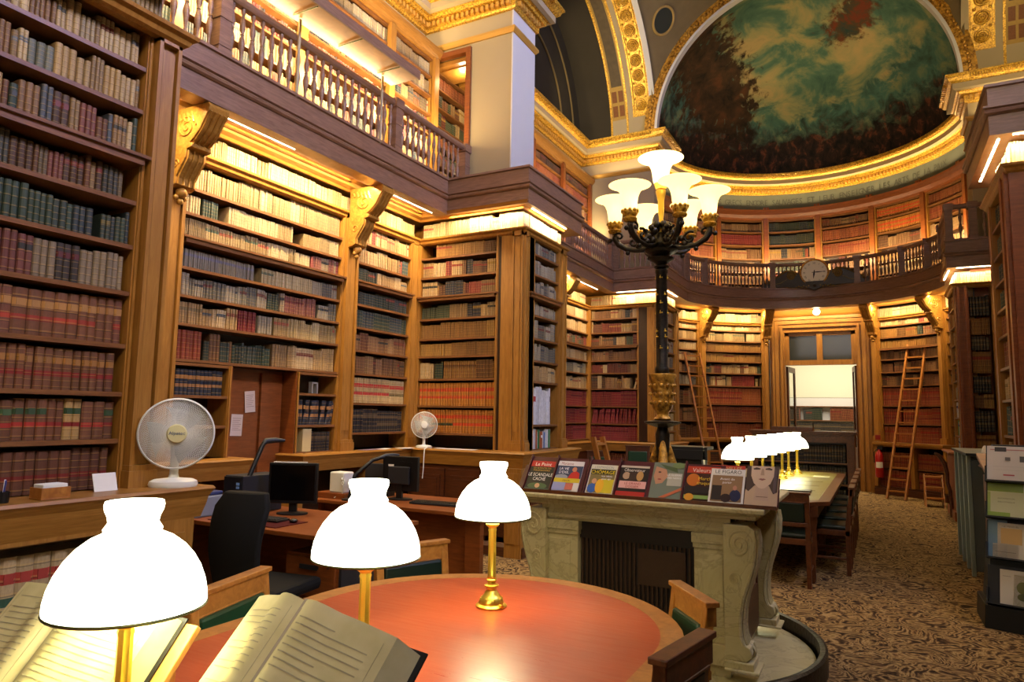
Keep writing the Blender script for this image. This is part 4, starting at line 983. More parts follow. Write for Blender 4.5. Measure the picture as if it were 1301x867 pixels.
# sail vaults
SAIL = plain('vault_painted_plaster', '#7b6a48', .8, 0, .2, .45, 3)
def sail(yc, hy, nm):
    vs = []; fs = []; hx = 2.65; Rs = math.hypot(hx, hy); n = 28
    for i in range(n+1):
        for j in range(n+1):
            x = -hx+2*hx*i/n; y = -hy+2*hy*j/n
            vs.append((XC+x, yc+y, ZS+.02+math.sqrt(max(0, Rs*Rs-x*x-y*y))))
    for i in range(n):
        for j in range(n): q = i*(n+1)+j; fs.append((q, q+1, q+n+2, q+n+1))
    mb = MB(); mb.add(vs, fs); struct(nm, mb, SAIL, smooth=40)
sail(10.56, 2.54, 'ceiling_second_vault'); sail(4.9, 2.5, 'ceiling_first_vault'); sail(-.3, 2.7, 'ceiling_near_vault')
def sidearch(yc, r, s, detail=True):
    X = lambda x: XC+s*(x-XC) if s < 0 else x
    cols = [(-3.75,-3.86,PLASTW if s > 0 else PLASTER),(-4.22,-4.32,PLASTER),(-4.32,-4.36,GOLD),(-4.66,-4.70,GOLD),(-4.70,-5.4,DARKPL)]
    def strip(x0, x1, off=0, t0=0, t1=180, th=.02):
        mb = MB(); vs = []; fs = []; n = 40
        for i in range(n+1):
            t = math.radians(t0+(t1-t0)*i/n)
            for x, rr in ((x0,r-off),(x1,r-off),(x1,r-off+th),(x0,r-off+th)): vs.append((X(x), yc+rr*cos(t), ZS+rr*sin(t)))
        for i in range(n):
            for k in range(4): fs.append((4*i+k, 4*i+4+k, 4*i+4+(k+1) % 4, 4*i+(k+1) % 4))
        mb.add(vs, fs); return mb
    for x0, x1, m in cols: struct('trim', strip(x0, x1, .01 if m is GOLD else 0), m, smooth=40)
    struct('trim', strip(-3.86, -4.22, 0, 0, 10), PLASTER, smooth=40); struct('trim', strip(-4.36,-4.66, 0, 0, 10), PLASTER, smooth=40)
    mb = strip(-3.86, -4.22, 0, 10, 170)
    mb.join(strip(-3.88,-3.905,.025,10,170)).join(strip(-4.175,-4.2,.025,10,170)).join(strip(-3.88,-4.2,.025,10,10.7))
    k = 0
    for i in range(24):
        t = math.radians(15+i*6.5)
        if t > math.radians(168): break
        P = Vector((X(-4.04), yc+(r-.012)*cos(t), ZS+(r-.012)*sin(t))); nn = Vector((0,-cos(t),-sin(t)))
        rs = MB()
        for rr, w_, zz in ((.105,.014,.008),(.072,.016,.016),(.036,.014,.02)):
            rs.tube([(rr*cos(a*PI/8), rr*sin(a*PI/8), zz) for a in range(16)], w_, 5, True)
        rs.sphere((0,0,.02), .022, 6, 4)
        q = nn.to_track_quat('Z','Y').to_matrix().to_4x4(); rs.xform(Matrix.Translation(P) @ q); mb.join(rs)
        for dx in (-.11,.11):
            mb.sphere((X(-4.04+dx), yc+(r-.015)*cos(t+.055), ZS+(r-.015)*sin(t+.055)), .025, 6, 4)
    struct('trim', mb, GOLD, smooth=50)
    PAN = plain('faded_painted_panel', '#5a4a30', .6, 0, .3, .5, 9); FR = plain('tan_frame', '#a5843f', .5, .2, .3, .3, 30)
    struct('trim', strip(-4.36,-4.66, 0, 10, 170), FR, smooth=40)
    struct('trim', strip(-4.40,-4.62, .012, 25, 80), PAN, smooth=40)
    red = MB()
    for t0 in (11.5,18):
        for a, b2 in ((-4.39,-4.49),(-4.53,-4.63)): red.join(strip(a, b2, .012, t0, t0+5))
    struct('trim', red, plain('red_brown_coffer', '#7a4a22', .5, .1, .3, .4, 40), smooth=40)
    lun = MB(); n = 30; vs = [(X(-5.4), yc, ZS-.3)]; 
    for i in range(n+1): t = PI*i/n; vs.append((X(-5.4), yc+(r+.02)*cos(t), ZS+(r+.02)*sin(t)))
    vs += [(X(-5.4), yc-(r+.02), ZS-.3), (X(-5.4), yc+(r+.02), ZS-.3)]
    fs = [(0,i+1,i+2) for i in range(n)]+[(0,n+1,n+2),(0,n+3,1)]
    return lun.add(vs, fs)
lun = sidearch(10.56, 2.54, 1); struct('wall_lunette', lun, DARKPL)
rib = MB()
for rr in (2.1,1.5):
    rib.tube([(-5.37, 10.56+rr*cos(PI*i/30), ZS+rr*sin(PI*i/30)) for i in range(31)], .02, 5)
struct('trim', rib, plain('dim_gilt_line', '#6d5a32', .6, .2), smooth=40)
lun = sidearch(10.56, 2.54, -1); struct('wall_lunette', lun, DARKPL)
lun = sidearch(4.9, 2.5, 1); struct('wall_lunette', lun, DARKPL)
# pendentive medallion
Cs = Vector((XC,10.56,ZS+.02)); MP = Vector((-3.451,12.553,9.271)); nn = (Cs-MP).normalized()
q = nn.to_track_quat('Z','Y').to_matrix().to_4x4()
dz = (q.inverted() @ Vector((0,0,1,0))).to_3d(); rot = Matrix.Rotation(math.atan2(-dz.x, dz.y), 4, 'Z')
for s in (1,-1):
    P = MP.copy(); Q = q @ rot
    if s < 0:
        P.x = 2*XC-P.x; n2 = nn.copy(); n2.x *= -1; Q = n2.to_track_quat('Z','Y').to_matrix().to_4x4(); dz = (Q.inverted() @ Vector((0,0,1,0))).to_3d(); Q = Q @ Matrix.Rotation(math.atan2(-dz.x, dz.y), 4, 'Z')
    T = Matrix.Translation(P) @ Q
    mb = MB(); mb.lathe([(.0,.03),(.19,.03),(.2,.0)], n=32, sy=1.2); mb.xform(T); struct('trim', mb, plain('medallion_dark_green', '#1d2420', .4))
    mb = MB(); mb.tube([(.215*cos(PI*i/20), .215*1.2*sin(PI*i/20), .03) for i in range(40)], .025, 6, True); mb.xform(T); struct('trim', mb, plain('medallion_rim', '#a5894e', .5, .3))
# ------------------------------------------------------------------ furniture
def Rz(a): return Matrix.Rotation(a, 4, 'Z')
def TR(x, y, z=0): return Matrix.Translation((x, y, z))
def stad(cx, y0, y1, r, n=24):
    p = [(cx+r*cos(PI*i/n), y1+r*sin(PI*i/n)) for i in range(n+1)]
    return p+[(cx+r*cos(PI+PI*i/n), y0+r*sin(PI+PI*i/n)) for i in range(n+1)]
t = thing('reading_table', 'big rounded oak reading table with orange-red leather top in the foreground', 'table', (-1.36,1.4,0))
P = stad(-1.385, .5, 2.33, .78); I = stad(-1.385, .5, 2.33, .695)
mb = MB(); n = len(P); vs = []; fs = []
for (x, y), (a, b) in zip(P, I): vs += [(x,y,.725),(x,y,.745),(x*.985+a*.015,y*.985+b*.015,.76),(a,b,.76),(a,b,.745),(a,b,.725)]
for i in range(n):
    j = (i+1) % n
    for k in range(6): fs.append((i*6+k, j*6+k, j*6+(k+1) % 6, i*6+(k+1) % 6))
mb.add(vs, fs); obj('table_rim', mb, W_CHAIR, t, smooth=40)
mb = MB(); mb.prism(stad(-1.385,.5,2.33,.696), lambda a,b,d: (a,b,d), .73, .7595); o = obj('leather_inset', mb, REDTOP, t); 
mb = MB(); mb.prism(stad(-1.385,.5,2.33,.60), lambda a,b,d: (a,b,d), .63, .725); obj('apron', mb, W_CHAIR, t, smooth=40)
LEGP = [(.03,0),(.04,.02),(.03,.05),(.045,.12),(.035,.2),(.05,.4),(.045,.52),(.055,.56),(.055,.63)]
for x, y in ((-1.8,2.4),(-.92,2.4),(-1.8,1.4),(-.92,1.4),(-1.8,.3),(-.92,.3)):
    mb = MB(); mb.lathe(LEGP, (x,y,0), 12); obj('leg', mb, W_CHAIR, t, smooth=40)
# table lamps
def shade_mat():
    m, nt, b = newmat('lit_opal_glass'); b.inputs['Base Color'].default_value = (.9,.92,.8,1)
    b.inputs['Emission Color'].default_value = (1,.97,.72,1); b.inputs['Emission Strength'].default_value = 3.0
    b.inputs['Roughness'].default_value = .2; return m
OPAL = shade_mat()
SHP = [(.157,.362),(.158,.366),(.157,.385),(.152,.41),(.142,.437),(.127,.463),(.107,.487),(.083,.506),(.062,.516),(.057,.520),(.059,.526),(.055,.532),(.050,.540),(.052,.552),(.058,.566),(.060,.577),(.058,.585)]
def shade_mb():
    mb = MB(); inner = [(r-.004, z) for r, z in SHP[::-1]]
    mb.lathe(SHP+inner, n=36, cap=False); n = 36; m = len(SHP)*2
    for i in range(n): k = (i+1) % n; mb.f.append((i, (m-1)*n+i, (m-1)*n+k, k))
    return mb
def table_lamp(label, x, y, z=.76, group=None):
    t = thing('table_lamp', label, 'lamp', (x, y, z), 0, group)
    mb = MB(); mb.lathe([(.063,0),(.065,.006),(.058,.012),(.051,.014),(.051,.02),(.048,.032),(.038,.042),(.029,.052),(.025,.062),(.017,.068),(.019,.074),(.030,.080),(.030,.086),(.017,.092),(.016,.10),(.022,.104),(.022,.108),(.014,.114)], n=28, fl=0)
    for i in range(8): a = i*PI/4; mb.sphere((.042*cos(a), .042*sin(a), .03), .009, 6, 4)
    obj('base', mb, BRASS, t, smooth=35, local=True)
    mb = MB(); mb.lathe([(.016,.112),(.019,.118),(.016,.125),(.0150,.30),(.017,.308),(.015,.314),(.017,.318),(.025,.324),(.027,.332),(.019,.342),(.022,.350),(.008,.356),(.006,.42)], n=24, fl=.07, fn=8); obj('fluted_stem', mb, BRASS, t, smooth=50, local=True)
    mb = MB()
    for i in range(3): a = i*2*PI/3; mb.tube([(.005*cos(a), .005*sin(a), .40), (.154*cos(a), .154*sin(a), .372)], .002, 5)
    mb.tube([(.157*cos(i*PI/20), .157*sin(i*PI/20), .3605) for i in range(40)], .0035, 5, True); obj('shade_gallery', mb, BRASSD, t, local=True)
    mb = MB(); mb.tube([(.05,-.02,.012),(.066,-.026,.012)], .007, 8); obj('switch_knob', mb, BRASS, t, local=True)
    gs = obj('glass_shade', shade_mb(), OPAL, t, smooth=50, local=True)
    mb = MB(); mb.sphere((0,0,.43), .022, 10, 6, 1.2); obj('bulb', mb, BULB, gs, local=True)
    return t
BRASSD = plain('dull_dark_brass', '#4a4a1e', .4, .8)
BULB = emis('glowing_bulb', '#ffe9b0', 12)
TLAMPS = [(-1.45,.97),(-1.35,1.64),(-1.43,2.54)]
l0 = table_lamp('largest brass lamp with white glass shade, nearest, at the lower left', *TLAMPS[0])
copy_tree(l0, (TLAMPS[1][0], TLAMPS[1][1], .76), 0, 'middle brass lamp with white glass shade, rising behind the open book')
copy_tree(l0, (TLAMPS[2][0], TLAMPS[2][1], .76), 0, 'brass lamp with white shade whose whole base shows on the red leather')
FL = [(-1.27,7.3),(-1.23,7.9),(-1.20,8.5),(-1.165,9.1),(-1.125,9.7),(-1.10,10.2),(-1.04,10.7)]
for i, (x, y) in enumerate(FL):
    lb = ['nearest','second','third','fourth','fifth','sixth','farthest'][i]
    copy_tree(l0, (x, y, .76), 0, lb+' white glass lamp of the row on the long table', 'row of lamps on the long table')
# ---- chairs
def chair(label, x, y, ang, wm=None, pad=None, top=.87, w=.44, group=None):
    wm = wm or W_CHAIR; pad = pad or GREENL
    t = thing('chair', label, 'chair', (x, y, 0), ang, group); h = w/2
    B = lambda nm, a, m=wm, bv=.004: obj(nm, a, m, t, local=True, bevel=bv)
    for s in (-1, 1):
        mb = MB(); mb.add([(s*h-.02*(1+s),-.02,0),(s*h+.02*(1-s),-.02,0),(s*h+.02*(1-s),.02,0),(s*h-.02*(1+s),.02,0),
                           (s*h-.022*(1+s),-.02,.45),(s*h+.022*(1-s),-.02,.45),(s*h+.022*(1-s),.025,.45),(s*h-.022*(1+s),.025,.45),
                           (s*h-.02*(1+s),-.06,top),(s*h+.02*(1-s),-.06,top),(s*h+.02*(1-s),-.025,top),(s*h-.02*(1+s),-.025,top)],
                          [(0,3,2,1),(0,1,5,4),(1,2,6,5),(2,3,7,6),(3,0,4,7),(4,5,9,8),(5,6,10,9),(6,7,11,10),(7,4,8,11),(8,9,10,11)]); B('leg', mb)
        mb = MB(); mb.add([(s*h-.018*(1+s),.36,0),(s*h+.018*(1-s),.36,0),(s*h+.018*(1-s),.39,0),(s*h-.018*(1+s),.39,0),
                           (s*h-.022*(1+s),.355,.43),(s*h+.022*(1-s),.355,.43),(s*h+.022*(1-s),.4,.43),(s*h-.022*(1+s),.4,.43)],
                          [(0,3,2,1),(0,1,5,4),(1,2,6,5),(2,3,7,6),(3,0,4,7),(4,5,6,7)]); B('leg', mb)
        mb = MB(); mb.box(s*h-.03*(s > 0)-.0*(s < 0), s*h+.03*(s < 0), .0, .37, .15, .175); B('stretcher', mb)
    mb = MB(); mb.box(-h,h,-.018,.4,.385,.44); B('seat_frame', mb)
    mb = MB(); mb.box(-h+.01,h-.01,.0,.395,.44,.485); obj('seat_pad', mb, pad, t, local=True, bevel=.018)
    mb = MB(); mb.box(-h,h,-.064,-.022,top-.085,top-.012); mb.box(-h-.012,h+.012,-.072,-.014,top-.012,top+.008); mb.box(-h+.03,h-.03,-.068,-.02,top-.09,top-.08); B('top_rail', mb)
    mb = MB(); mb.box(-h+.02,h-.02,-.05,-.012,.555,.59); B('lower_rail', mb)
    mb = MB(); mb.add([(-h+.045,-.045,.59),(h-.045,-.045,.59),(h-.045,.012,.59),(-h+.045,.012,.59),(-h+.045,-.062,top-.088),(h-.045,-.062,top-.088),(h-.045,-.006,top-.088),(-h+.045,-.006,top-.088)],
                      [(0,3,2,1),(4,5,6,7),(0,1,5,4),(1,2,6,5),(2,3,7,6),(3,0,4,7)]); bp = obj('back_pad', mb, pad, t, local=True, bevel=.012)
    mb = MB()
    for i in range(14):
        for s in (-1,1):
            zz = .6+(top-.7)*i/13; mb.sphere((s*(h-.04), -.01-(zz-.59)*.07, zz), .004, 5, 3)
    obj('brass_nails', mb, BRASS, bp, local=True)
    return t
def face(x, y, tx, ty): return math.atan2(ty-y, tx-x)-PI/2
chair('oak chair with green leather back at the left side of the red table', -2.28, 1.99, face(-2.3,1.98,-1.3,2.25), w=.5, top=.86)
chair('oak chair with dark green back behind the lamps at the far side', -2.13, 2.98, face(-2.13,2.98,-1.2,2.6), w=.43, top=.86, pad=DKLEA)
chair('oak chair with green back between the red table and the marble stove', -.72, 2.85, face(-.72,2.85,-1.33,2.38), w=.34, top=.84)
chair('nearest oak chair, its back turned, at the lower right of the red table', -.555, 2.05, PI/2-.18, wm=W_CHAIRD, w=.32, top=.895, pad=DKLEA)
# ---- open books on stands
def open_book(label, S, W, H, tilt, yaw, thl, thr, stand=True, drop=.05, ribbon=True):
    """S top of the gutter; local x = page width, y = up the page, z = page normal"""
    t = thing('open_book', label, 'book', S)
    M = Matrix.Rotation(yaw, 4, 'Z') @ Matrix.Rotation(tilt, 4, 'X')
    def sheet(sx, th, z_off=0, n=14):
        pts = []
        for i in range(n+1):
            u = i/n; z = .012+.028*sin(min(1, u*2.2)*PI)*.9*(1-u)-drop*u*u+z_off; pts.append((sx*u*W, z))
        return pts
    page = BOOKPAGE
    for sx, th, nm in ((-1, thl, 'left_pages'), (1, thr, 'right_pages')):
        top = sheet(sx, th); mb = MB(); bot = [(x+(sx*th*.35 if i == len(top)-1 else 0)*1.0, -drop-th) for i, (x, z) in enumerate(top)]
        poly = top+bot[::-1]
        mb.prism(poly, lambda a, b, d: (a, -d, b), 0, H); mb.xform(M); obj(nm, mb, page, t, local=True, smooth=30)
        ln = MB(); k = 0
        for q in range(int(H/.014)-4):
            y = -.035-q*.014
            if random.random() < .06: continue
            x0, x1 = .12, .86 if random.random() < .8 else .5
            pp = [p for p in top if x0*W <= abs(p[0]) <= x1*W]
            vs = []; fs = []
            for a, b in pp: vs += [(a, y, b+.0012), (a, y-.0022, b+.0012)]
            for i in range(len(pp)-1): fs.append((2*i, 2*i+1, 2*i+3, 2*i+2))
            ln.add(vs, fs)
        for fr_ in (.07, .92):
            i = min(range(len(top)), key=lambda j: abs(abs(top[j][0])-fr_*W)); a, b = top[i]; ln.add([(a,-.02,b+.0012),(a+.0015,-.02,b+.0012),(a+.0015,-H+.02,b+.0012),(a,-H+.02,b+.0012)], [(0,1,2,3)])
        ln.xform(M); obj('printed_lines', ln, INK, t, local=True)
    mb = MB(); dz = -drop-max(thl,thr)
    mb.prism([(-W-.012,-drop-thl-.004),(W+thr*.35+.012,-drop-thr-.004),(W+thr*.35+.012,-drop-thr),(0,-drop-.5*(thl+thr)),(-W-.012,-drop-thl)], lambda a,b,d: (a,-d,b), -.008, H+.008)
    mb.xform(M); obj('cover', mb, BLACK, t, local=True)
    if ribbon:
        mb = MB(); mb.box(-.004,.012,-H-.004,.004,.012,.0145); mb.xform(M); obj('gutter_tape', mb, plain('grey_tape', '#a89a84', .7), t, local=True)
    return t, M
def pagemat():
    m, nt, b = newmat('old_paper'); f = noise(nt, objco(nt), 14, 4)
    nt.links.new(ramp(nt, f, [(.3, '#c6ba84'), (.7, '#d8cc98')]), b.inputs['Base Color']); b.inputs['Roughness'].default_value = .85; b.inputs['Specular IOR Level'].default_value = .1
    return m
BOOKPAGE = pagemat(); INK = plain('faded_ink', '#a89e78', .9)
def stand(label, S, M, W, H, zback, ztab=.76, xoff=0, m=None):
    """sloped book rest: board under the book plus a foot to the table"""
    t = thing('book_stand', label, 'stand', S)
    mb = MB(); mb.box(-W+xoff, W+xoff, -H-.03, -.0, zback-.016, zback); mb.xform(M); obj('board', mb, m or W_STAND, t, local=True, bevel=.003)
    mb = MB(); mb.box(-W+xoff, W+xoff, -H-.045, -H-.03, zback-.016, zback+.045); mb.xform(M); obj('ledge', mb, m or W_STAND, t, local=True, bevel=.003)
    for x in (-W*.8+xoff, W*.8+xoff):
        top = M @ Vector((x, -.03, zback-.016)); botm = M @ Vector((x, -H-.02, zback-.016)); zt = ztab-S[2]
        mb = MB(); w2 = .012; p = [top, botm, Vector((botm.x, botm.y, zt)), Vector((top.x, top.y, zt))]
        vs = [(q.x-w2, q.y, q.z) for q in p]+[(q.x+w2, q.y, q.z) for q in p]
        mb.add(vs, [(0,1,2,3),(7,6,5,4),(0,4,5,1),(1,5,6,2),(2,6,7,3),(3,7,4,0)]); obj('side_support', mb, m or W_STAND, t, local=True)
    return t
S1 = (-1.04,1.09,1.155)
_, M1 = open_book('thick open register on a stand beside the middle lamp, lower centre', S1, .225, .32, math.radians(48), math.radians(-9), .012, .05, drop=.055)
stand('low oak book rest hidden beneath the central open register', S1, M1, .2, .30, -.115)
S2 = (-1.72,1.04,1.10)
_, M2 = open_book('large open volume under the big lamp at the lower left', S2, .27, .34, math.radians(50), math.radians(2), .02, .035, drop=.03, ribbon=False)
stand('pale beech book stand under the lower left open volume', S2, M2, .33, .34, -.07, xoff=.0)
# ---- marble stove
SX0, SX1, SY0, SY1 = -2.0, -.78, 4.24, 5.28
t = thing('marble_stove', 'cream marble fireplace-like stove with scroll legs and dark grille', 'stove', (-1.37,4.72,0))
mb = MB(); mb.sweep([(-.5,.955),(-.02,.955),(.0,.965),(.05,.975),(.07,.99),(.075,1.01),(.07,1.03),(-.5,1.03)], [(-2.06,5.34),(-2.06,4.2),(-.66,4.2),(-.66,5.34)][::-1], ) if False else None
mb.prism([(-2.14,4.13),(-.58,4.13),(-.58,5.36),(-2.14,5.36)], lambda a,b,d: (a,b,d), 1.0, 1.03); mb.prism([(-2.12,4.15),(-.60,4.15),(-.60,5.34),(-2.12,5.34)], lambda a,b,d: (a,b,d), .985, 1.0)
mb.prism([(-2.09,4.18),(-.63,4.18),(-.63,5.31),(-2.09,5.31)], lambda a,b,d: (a,b,d), .96, .985); obj('mantel_top', mb, MARBLE, t, bevel=.008)
mb = MB(); mb.box(SX0,SX1,SY0,SY1,.86,.96); mb.box(SX0-.0,SX1,SY0-.02,SY1+.02,.93,.96); mb.box(SX0+.04,SX1-.04,SY0-.015,SY0,.875,.90); obj('lintel', mb, MARBLE, t, bevel=.004)
for nm, x0, x1 in (('front_pilaster',SX0,-1.75),('front_pilaster',-1.0,SX1)):
    mb = MB(); mb.box(x0,x1,SY0,SY0+.3,.12,.86); mb.box(x0-.012,x1+.012,SY0-.02,SY0+.3,.80,.86); mb.box(x0-.006,x1+.006,SY0-.01,SY0+.3,.77,.80); mb.box(x0-.015,x1+.015,SY0-.03,SY0+.3,.12,.24); mb.box(x0-.008,x1+.008,SY0-.015,SY0+.3,.24,.28); mb.box(x0+.05,x1-.05,SY0-.008,SY0,.33,.74)
    obj(nm, mb, MARBLE, t, bevel=.004)
mb = MB(); mb.box(SX0,SX0+.05,SY0+.3,SY1,.12,.86); mb.box(SX1-.05,SX1,SY0+.3,SY1,.12,.86); mb.box(SX0,SX1,SY1-.05,SY1,.12,.86); obj('rear_body', mb, MARBLE, t)
GRM = plain('dark_brown_grille', '#241a10', .5, .3); GRM2 = plain('rusty_mesh', '#4a3420', .6, .2, .3, .3, 60, .4)
mb = MB(); mb.box(-1.76,-.99,SY0+.06,SY0+.1,.12,.86); mb.box(-1.76,-.99,SY0+.04,SY0+.06,.75,.86); obj('grille_plate', mb, GRM, t)
for i in range(26):
    x = -1.74+i*.029; mb = MB(); mb.box(x,x+.012,SY0+.045,SY0+.06,.14,.75); obj('grille_bar', mb, GRM2, t)
mb = MB(); mb.box(-1.36,-1.06,SY0+.036,SY0+.045,.50,.72); obj('grille_mesh', mb, GRM2, t)
# scroll legs (profile in x-z, projecting sideways)
LP = [(0,.93),(.14,.93),(.175,.90),(.185,.84),(.18,.76),(.165,.68),(.14,.60),(.115,.52),(.10,.44),(.095,.36),(.10,.30),(.115,.26),(.14,.25),(.15,.22),(.14,.19),(.12,.17),(0,.17)]
for sx, x0 in ((1, SX1-.04), (-1, SX0+.04)):
    for y0, y1 in ((SY0-.05, SY0+.11), (SY1-.12, SY1+.04)):
        mb = MB(); mb.prism([(x0+sx*a, b) for a, b in LP], lambda a,b,d: (a,d,b), y0, y1)
        mb.box(x0, x0+sx*.16, y0-.01, y1+.01, .12, .17); mb.box(x0, x0+sx*.19, y0-.02, y1+.02, .115, .13)
        leg = obj('scroll_leg', mb, MARBLE, t, bevel=.006)
        rb = MB()
        for k in range(3):
            yy = y0+(y1-y0)*(k+.7)/3.4; rb.tube([(x0+sx*(a+.004), yy, b) for a, b in LP[2:12]], .012, 6)
        for ys, sg in ((y0-.002, -1), (y1+.002, 1)):
            rb.tube([(x0+sx*(.09+.075*(1-i/30)*cos(i*.5)), ys, .82+.085*(1-i/30)*sin(i*.5)) for i in range(30)], .007, 5)
            rb.tube([(x0+sx*(.06+.035*(1-i/20)*cos(i*.6)), ys, .62+.045*(1-i/20)*sin(i*.6)) for i in range(20)], .005, 5)
            rb.tube([(x0+sx*(a-.012), ys, b) for a, b in LP[3:12]], .006, 5)
        rb.tube([(x0+sx*(.12+.035*cos(i*PI/6)), y0+(y1-y0)*.5, .215+.035*sin(i*PI/6)) for i in range(12)], .012, 6, True)
        obj('scroll_carving', rb, MARBLE, leg, smooth=60)
mb = MB(); mb.lathe([(1.02,0),(1.02,.045),(.3,.05)], (-1.4,4.72,0), 56); obj('floor_slab', mb, MARBLE, t)
mb = MB(); mb.lathe([(1.04,0),(1.085,0),(1.085,.125),(1.07,.135),(1.04,.13),(1.04,0)], (-1.4,4.72,0), 64, cap=False); obj('curb_rim', mb, BRONZE, t, smooth=40)
mb = MB(); mb.box(SX0+.02,SX1-.02,SY0+.02,SY1-.02,.045,.13); obj('plinth', mb, MARBLE, t)
mb = MB(); mb.box(SX1-.01,SX1+.012,SY0+.14,SY0+.17,.14,.93); mb.box(SX1-.01,SX1+.012,SY1-.2,SY1-.16,.14,.93); mb.box(SX1-.01,SX1+.014,SY0+.17,SY1-.2,.14,.42); mb.box(SX1-.01,SX1+.014,SY0+.17,SY1-.2,.84,.88); obj('side_grille', mb, W_DARK, t)
# ---- candelabrum
CX_, CY_ = -1.32, 4.72
t = thing('candelabrum', 'tall dark bronze and gilt candelabrum with seven glass shades on the stove', 'lamp', (CX_, CY_, 1.03))
def cl(nm, prof, m, **k):
    mb = MB(); mb.lathe([(r, z) for r, z in prof], (CX_, CY_, 0), 24, **k); return obj(nm, mb, m, t, smooth=40)
mb = MB(); mb.lathe([(.13,1.03),(.13,1.045),(.10,1.05),(.03,1.06),(.028,1.2),(.045,1.32),(.05,1.42),(.035,1.47),(.028,1.475)], (CX_, CY_, 0), 24); obj('pedestal', mb, BRONZE, t, smooth=40)
for i in range(3):
    a = PI/6+i*2*PI/3+.3; mb = MB()
    mb.tube([(CX_+r*cos(a), CY_+r*sin(a), z) for r, z in ((.03,1.39),(.05,1.30),(.07,1.22),(.095,1.15),(.11,1.09),(.125,1.05))], [.014,.028,.036,.034,.03,.026], 10)
    for k in range(8):
        z = 1.08+.035*k; r = .105-.009*k; mb.sphere((CX_+r*cos(a+.25*(-1)**k), CY_+r*sin(a+.25*(-1)**k), z), .02, 6, 5)
    obj('lion_foot', mb, GOLDC, t, smooth=60)
cl('lower_dish', [(.03,1.465),(.10,1.49),(.125,1.50),(.125,1.51),(.05,1.52)], BRONZE)
mb = MB(); mb.lathe([(.05,1.52),(.06,1.53),(.04,1.55),(.045,1.575),(.065,1.60),(.078,1.66),(.08,1.74),(.088,1.80),(.098,1.83),(.095,1.84),(.05,1.84)], (CX_, CY_, 0), 24)
for i in range(12):
    a = i*PI/6
    for z, r in ((1.64,.078),(1.70,.083),(1.76,.085)): mb.sphere((CX_+r*cos(a+z), CY_+r*sin(a+z), z), .014, 6, 4)
obj('gilt_urn', mb, GOLDC, t, smooth=60)
cl('column', [(.042,1.84),(.048,1.85),(.048,1.88),(.040,1.90),(.042,2.2),(.039,2.55),(.045,2.56),(.045,2.58),(.03,2.59)], BRONZE)
for k, z in enumerate((2.02,2.14,2.27,2.40,2.52,2.1,2.34)):
    mb = MB()
    for q in range(4):
        a = q*PI/2+k*.8; mb.sphere((CX_+.041*cos(a), CY_+.041*sin(a), z), .008, 6, 4)
        mb.sphere((CX_+.041*cos(a), CY_+.041*sin(a), z+.013), .005, 5, 4); mb.sphere((CX_+.041*cos(a+.3), CY_+.041*sin(a+.3), z), .005, 5, 4)
    obj('gilt_stud', mb, BRASS, t, smooth=60)
cl('collar', [(.03,2.59),(.05,2.595),(.055,2.605),(.035,2.62),(.05,2.635),(.085,2.655),(.09,2.665),(.07,2.67),(.03,2.68)], BRONZE)
cl('drip_bowl', [(.03,2.68),(.06,2.685),(.09,2.70),(.115,2.715),(.12,2.72),(.11,2.722),(.05,2.73),(.06,2.75),(.07,2.77),(.055,2.80),(.05,2.83),(.03,2.85)], BRONZE)
cl('gilt_stem', [(.012,2.82),(.012,2.90),(.018,2.93),(.014,2.95),(.02,3.0),(.022,3.08),(.034,3.14),(.036,3.16),(.024,3.17)], BRASS)
mb = MB(); mb.lathe([(.036,3.17),(.04,3.18),(.045,3.2),(.05,3.215),(.035,3.225)], (CX_, CY_, 0), 20); obj('gilt_cup', mb, GOLD, t, smooth=40)
TULIP = emis('glowing_tulip_glass', '#ffd98c', 1.1, '#fff3d0')
def tulip(x, y, z, s=1.0):
    pr = [(.035,0),(.045,.02),(.052,.05),(.056,.09),(.062,.12),(.075,.15),(.098,.175),(.128,.192),(.146,.198),(.150,.196)]
    pr = pr+[(r-.004, zz-.001) for r, zz in pr[::-1]]
    mb = MB(); mb.lathe([(r*s, zz*s) for r, zz in pr], (x, y, z), 28, cap=False); return mb
obj('glass_shade', tulip(CX_, CY_, 3.19, 1.08), TULIP, t, smooth=60)
CAND = [(CX_, CY_, 3.30)]
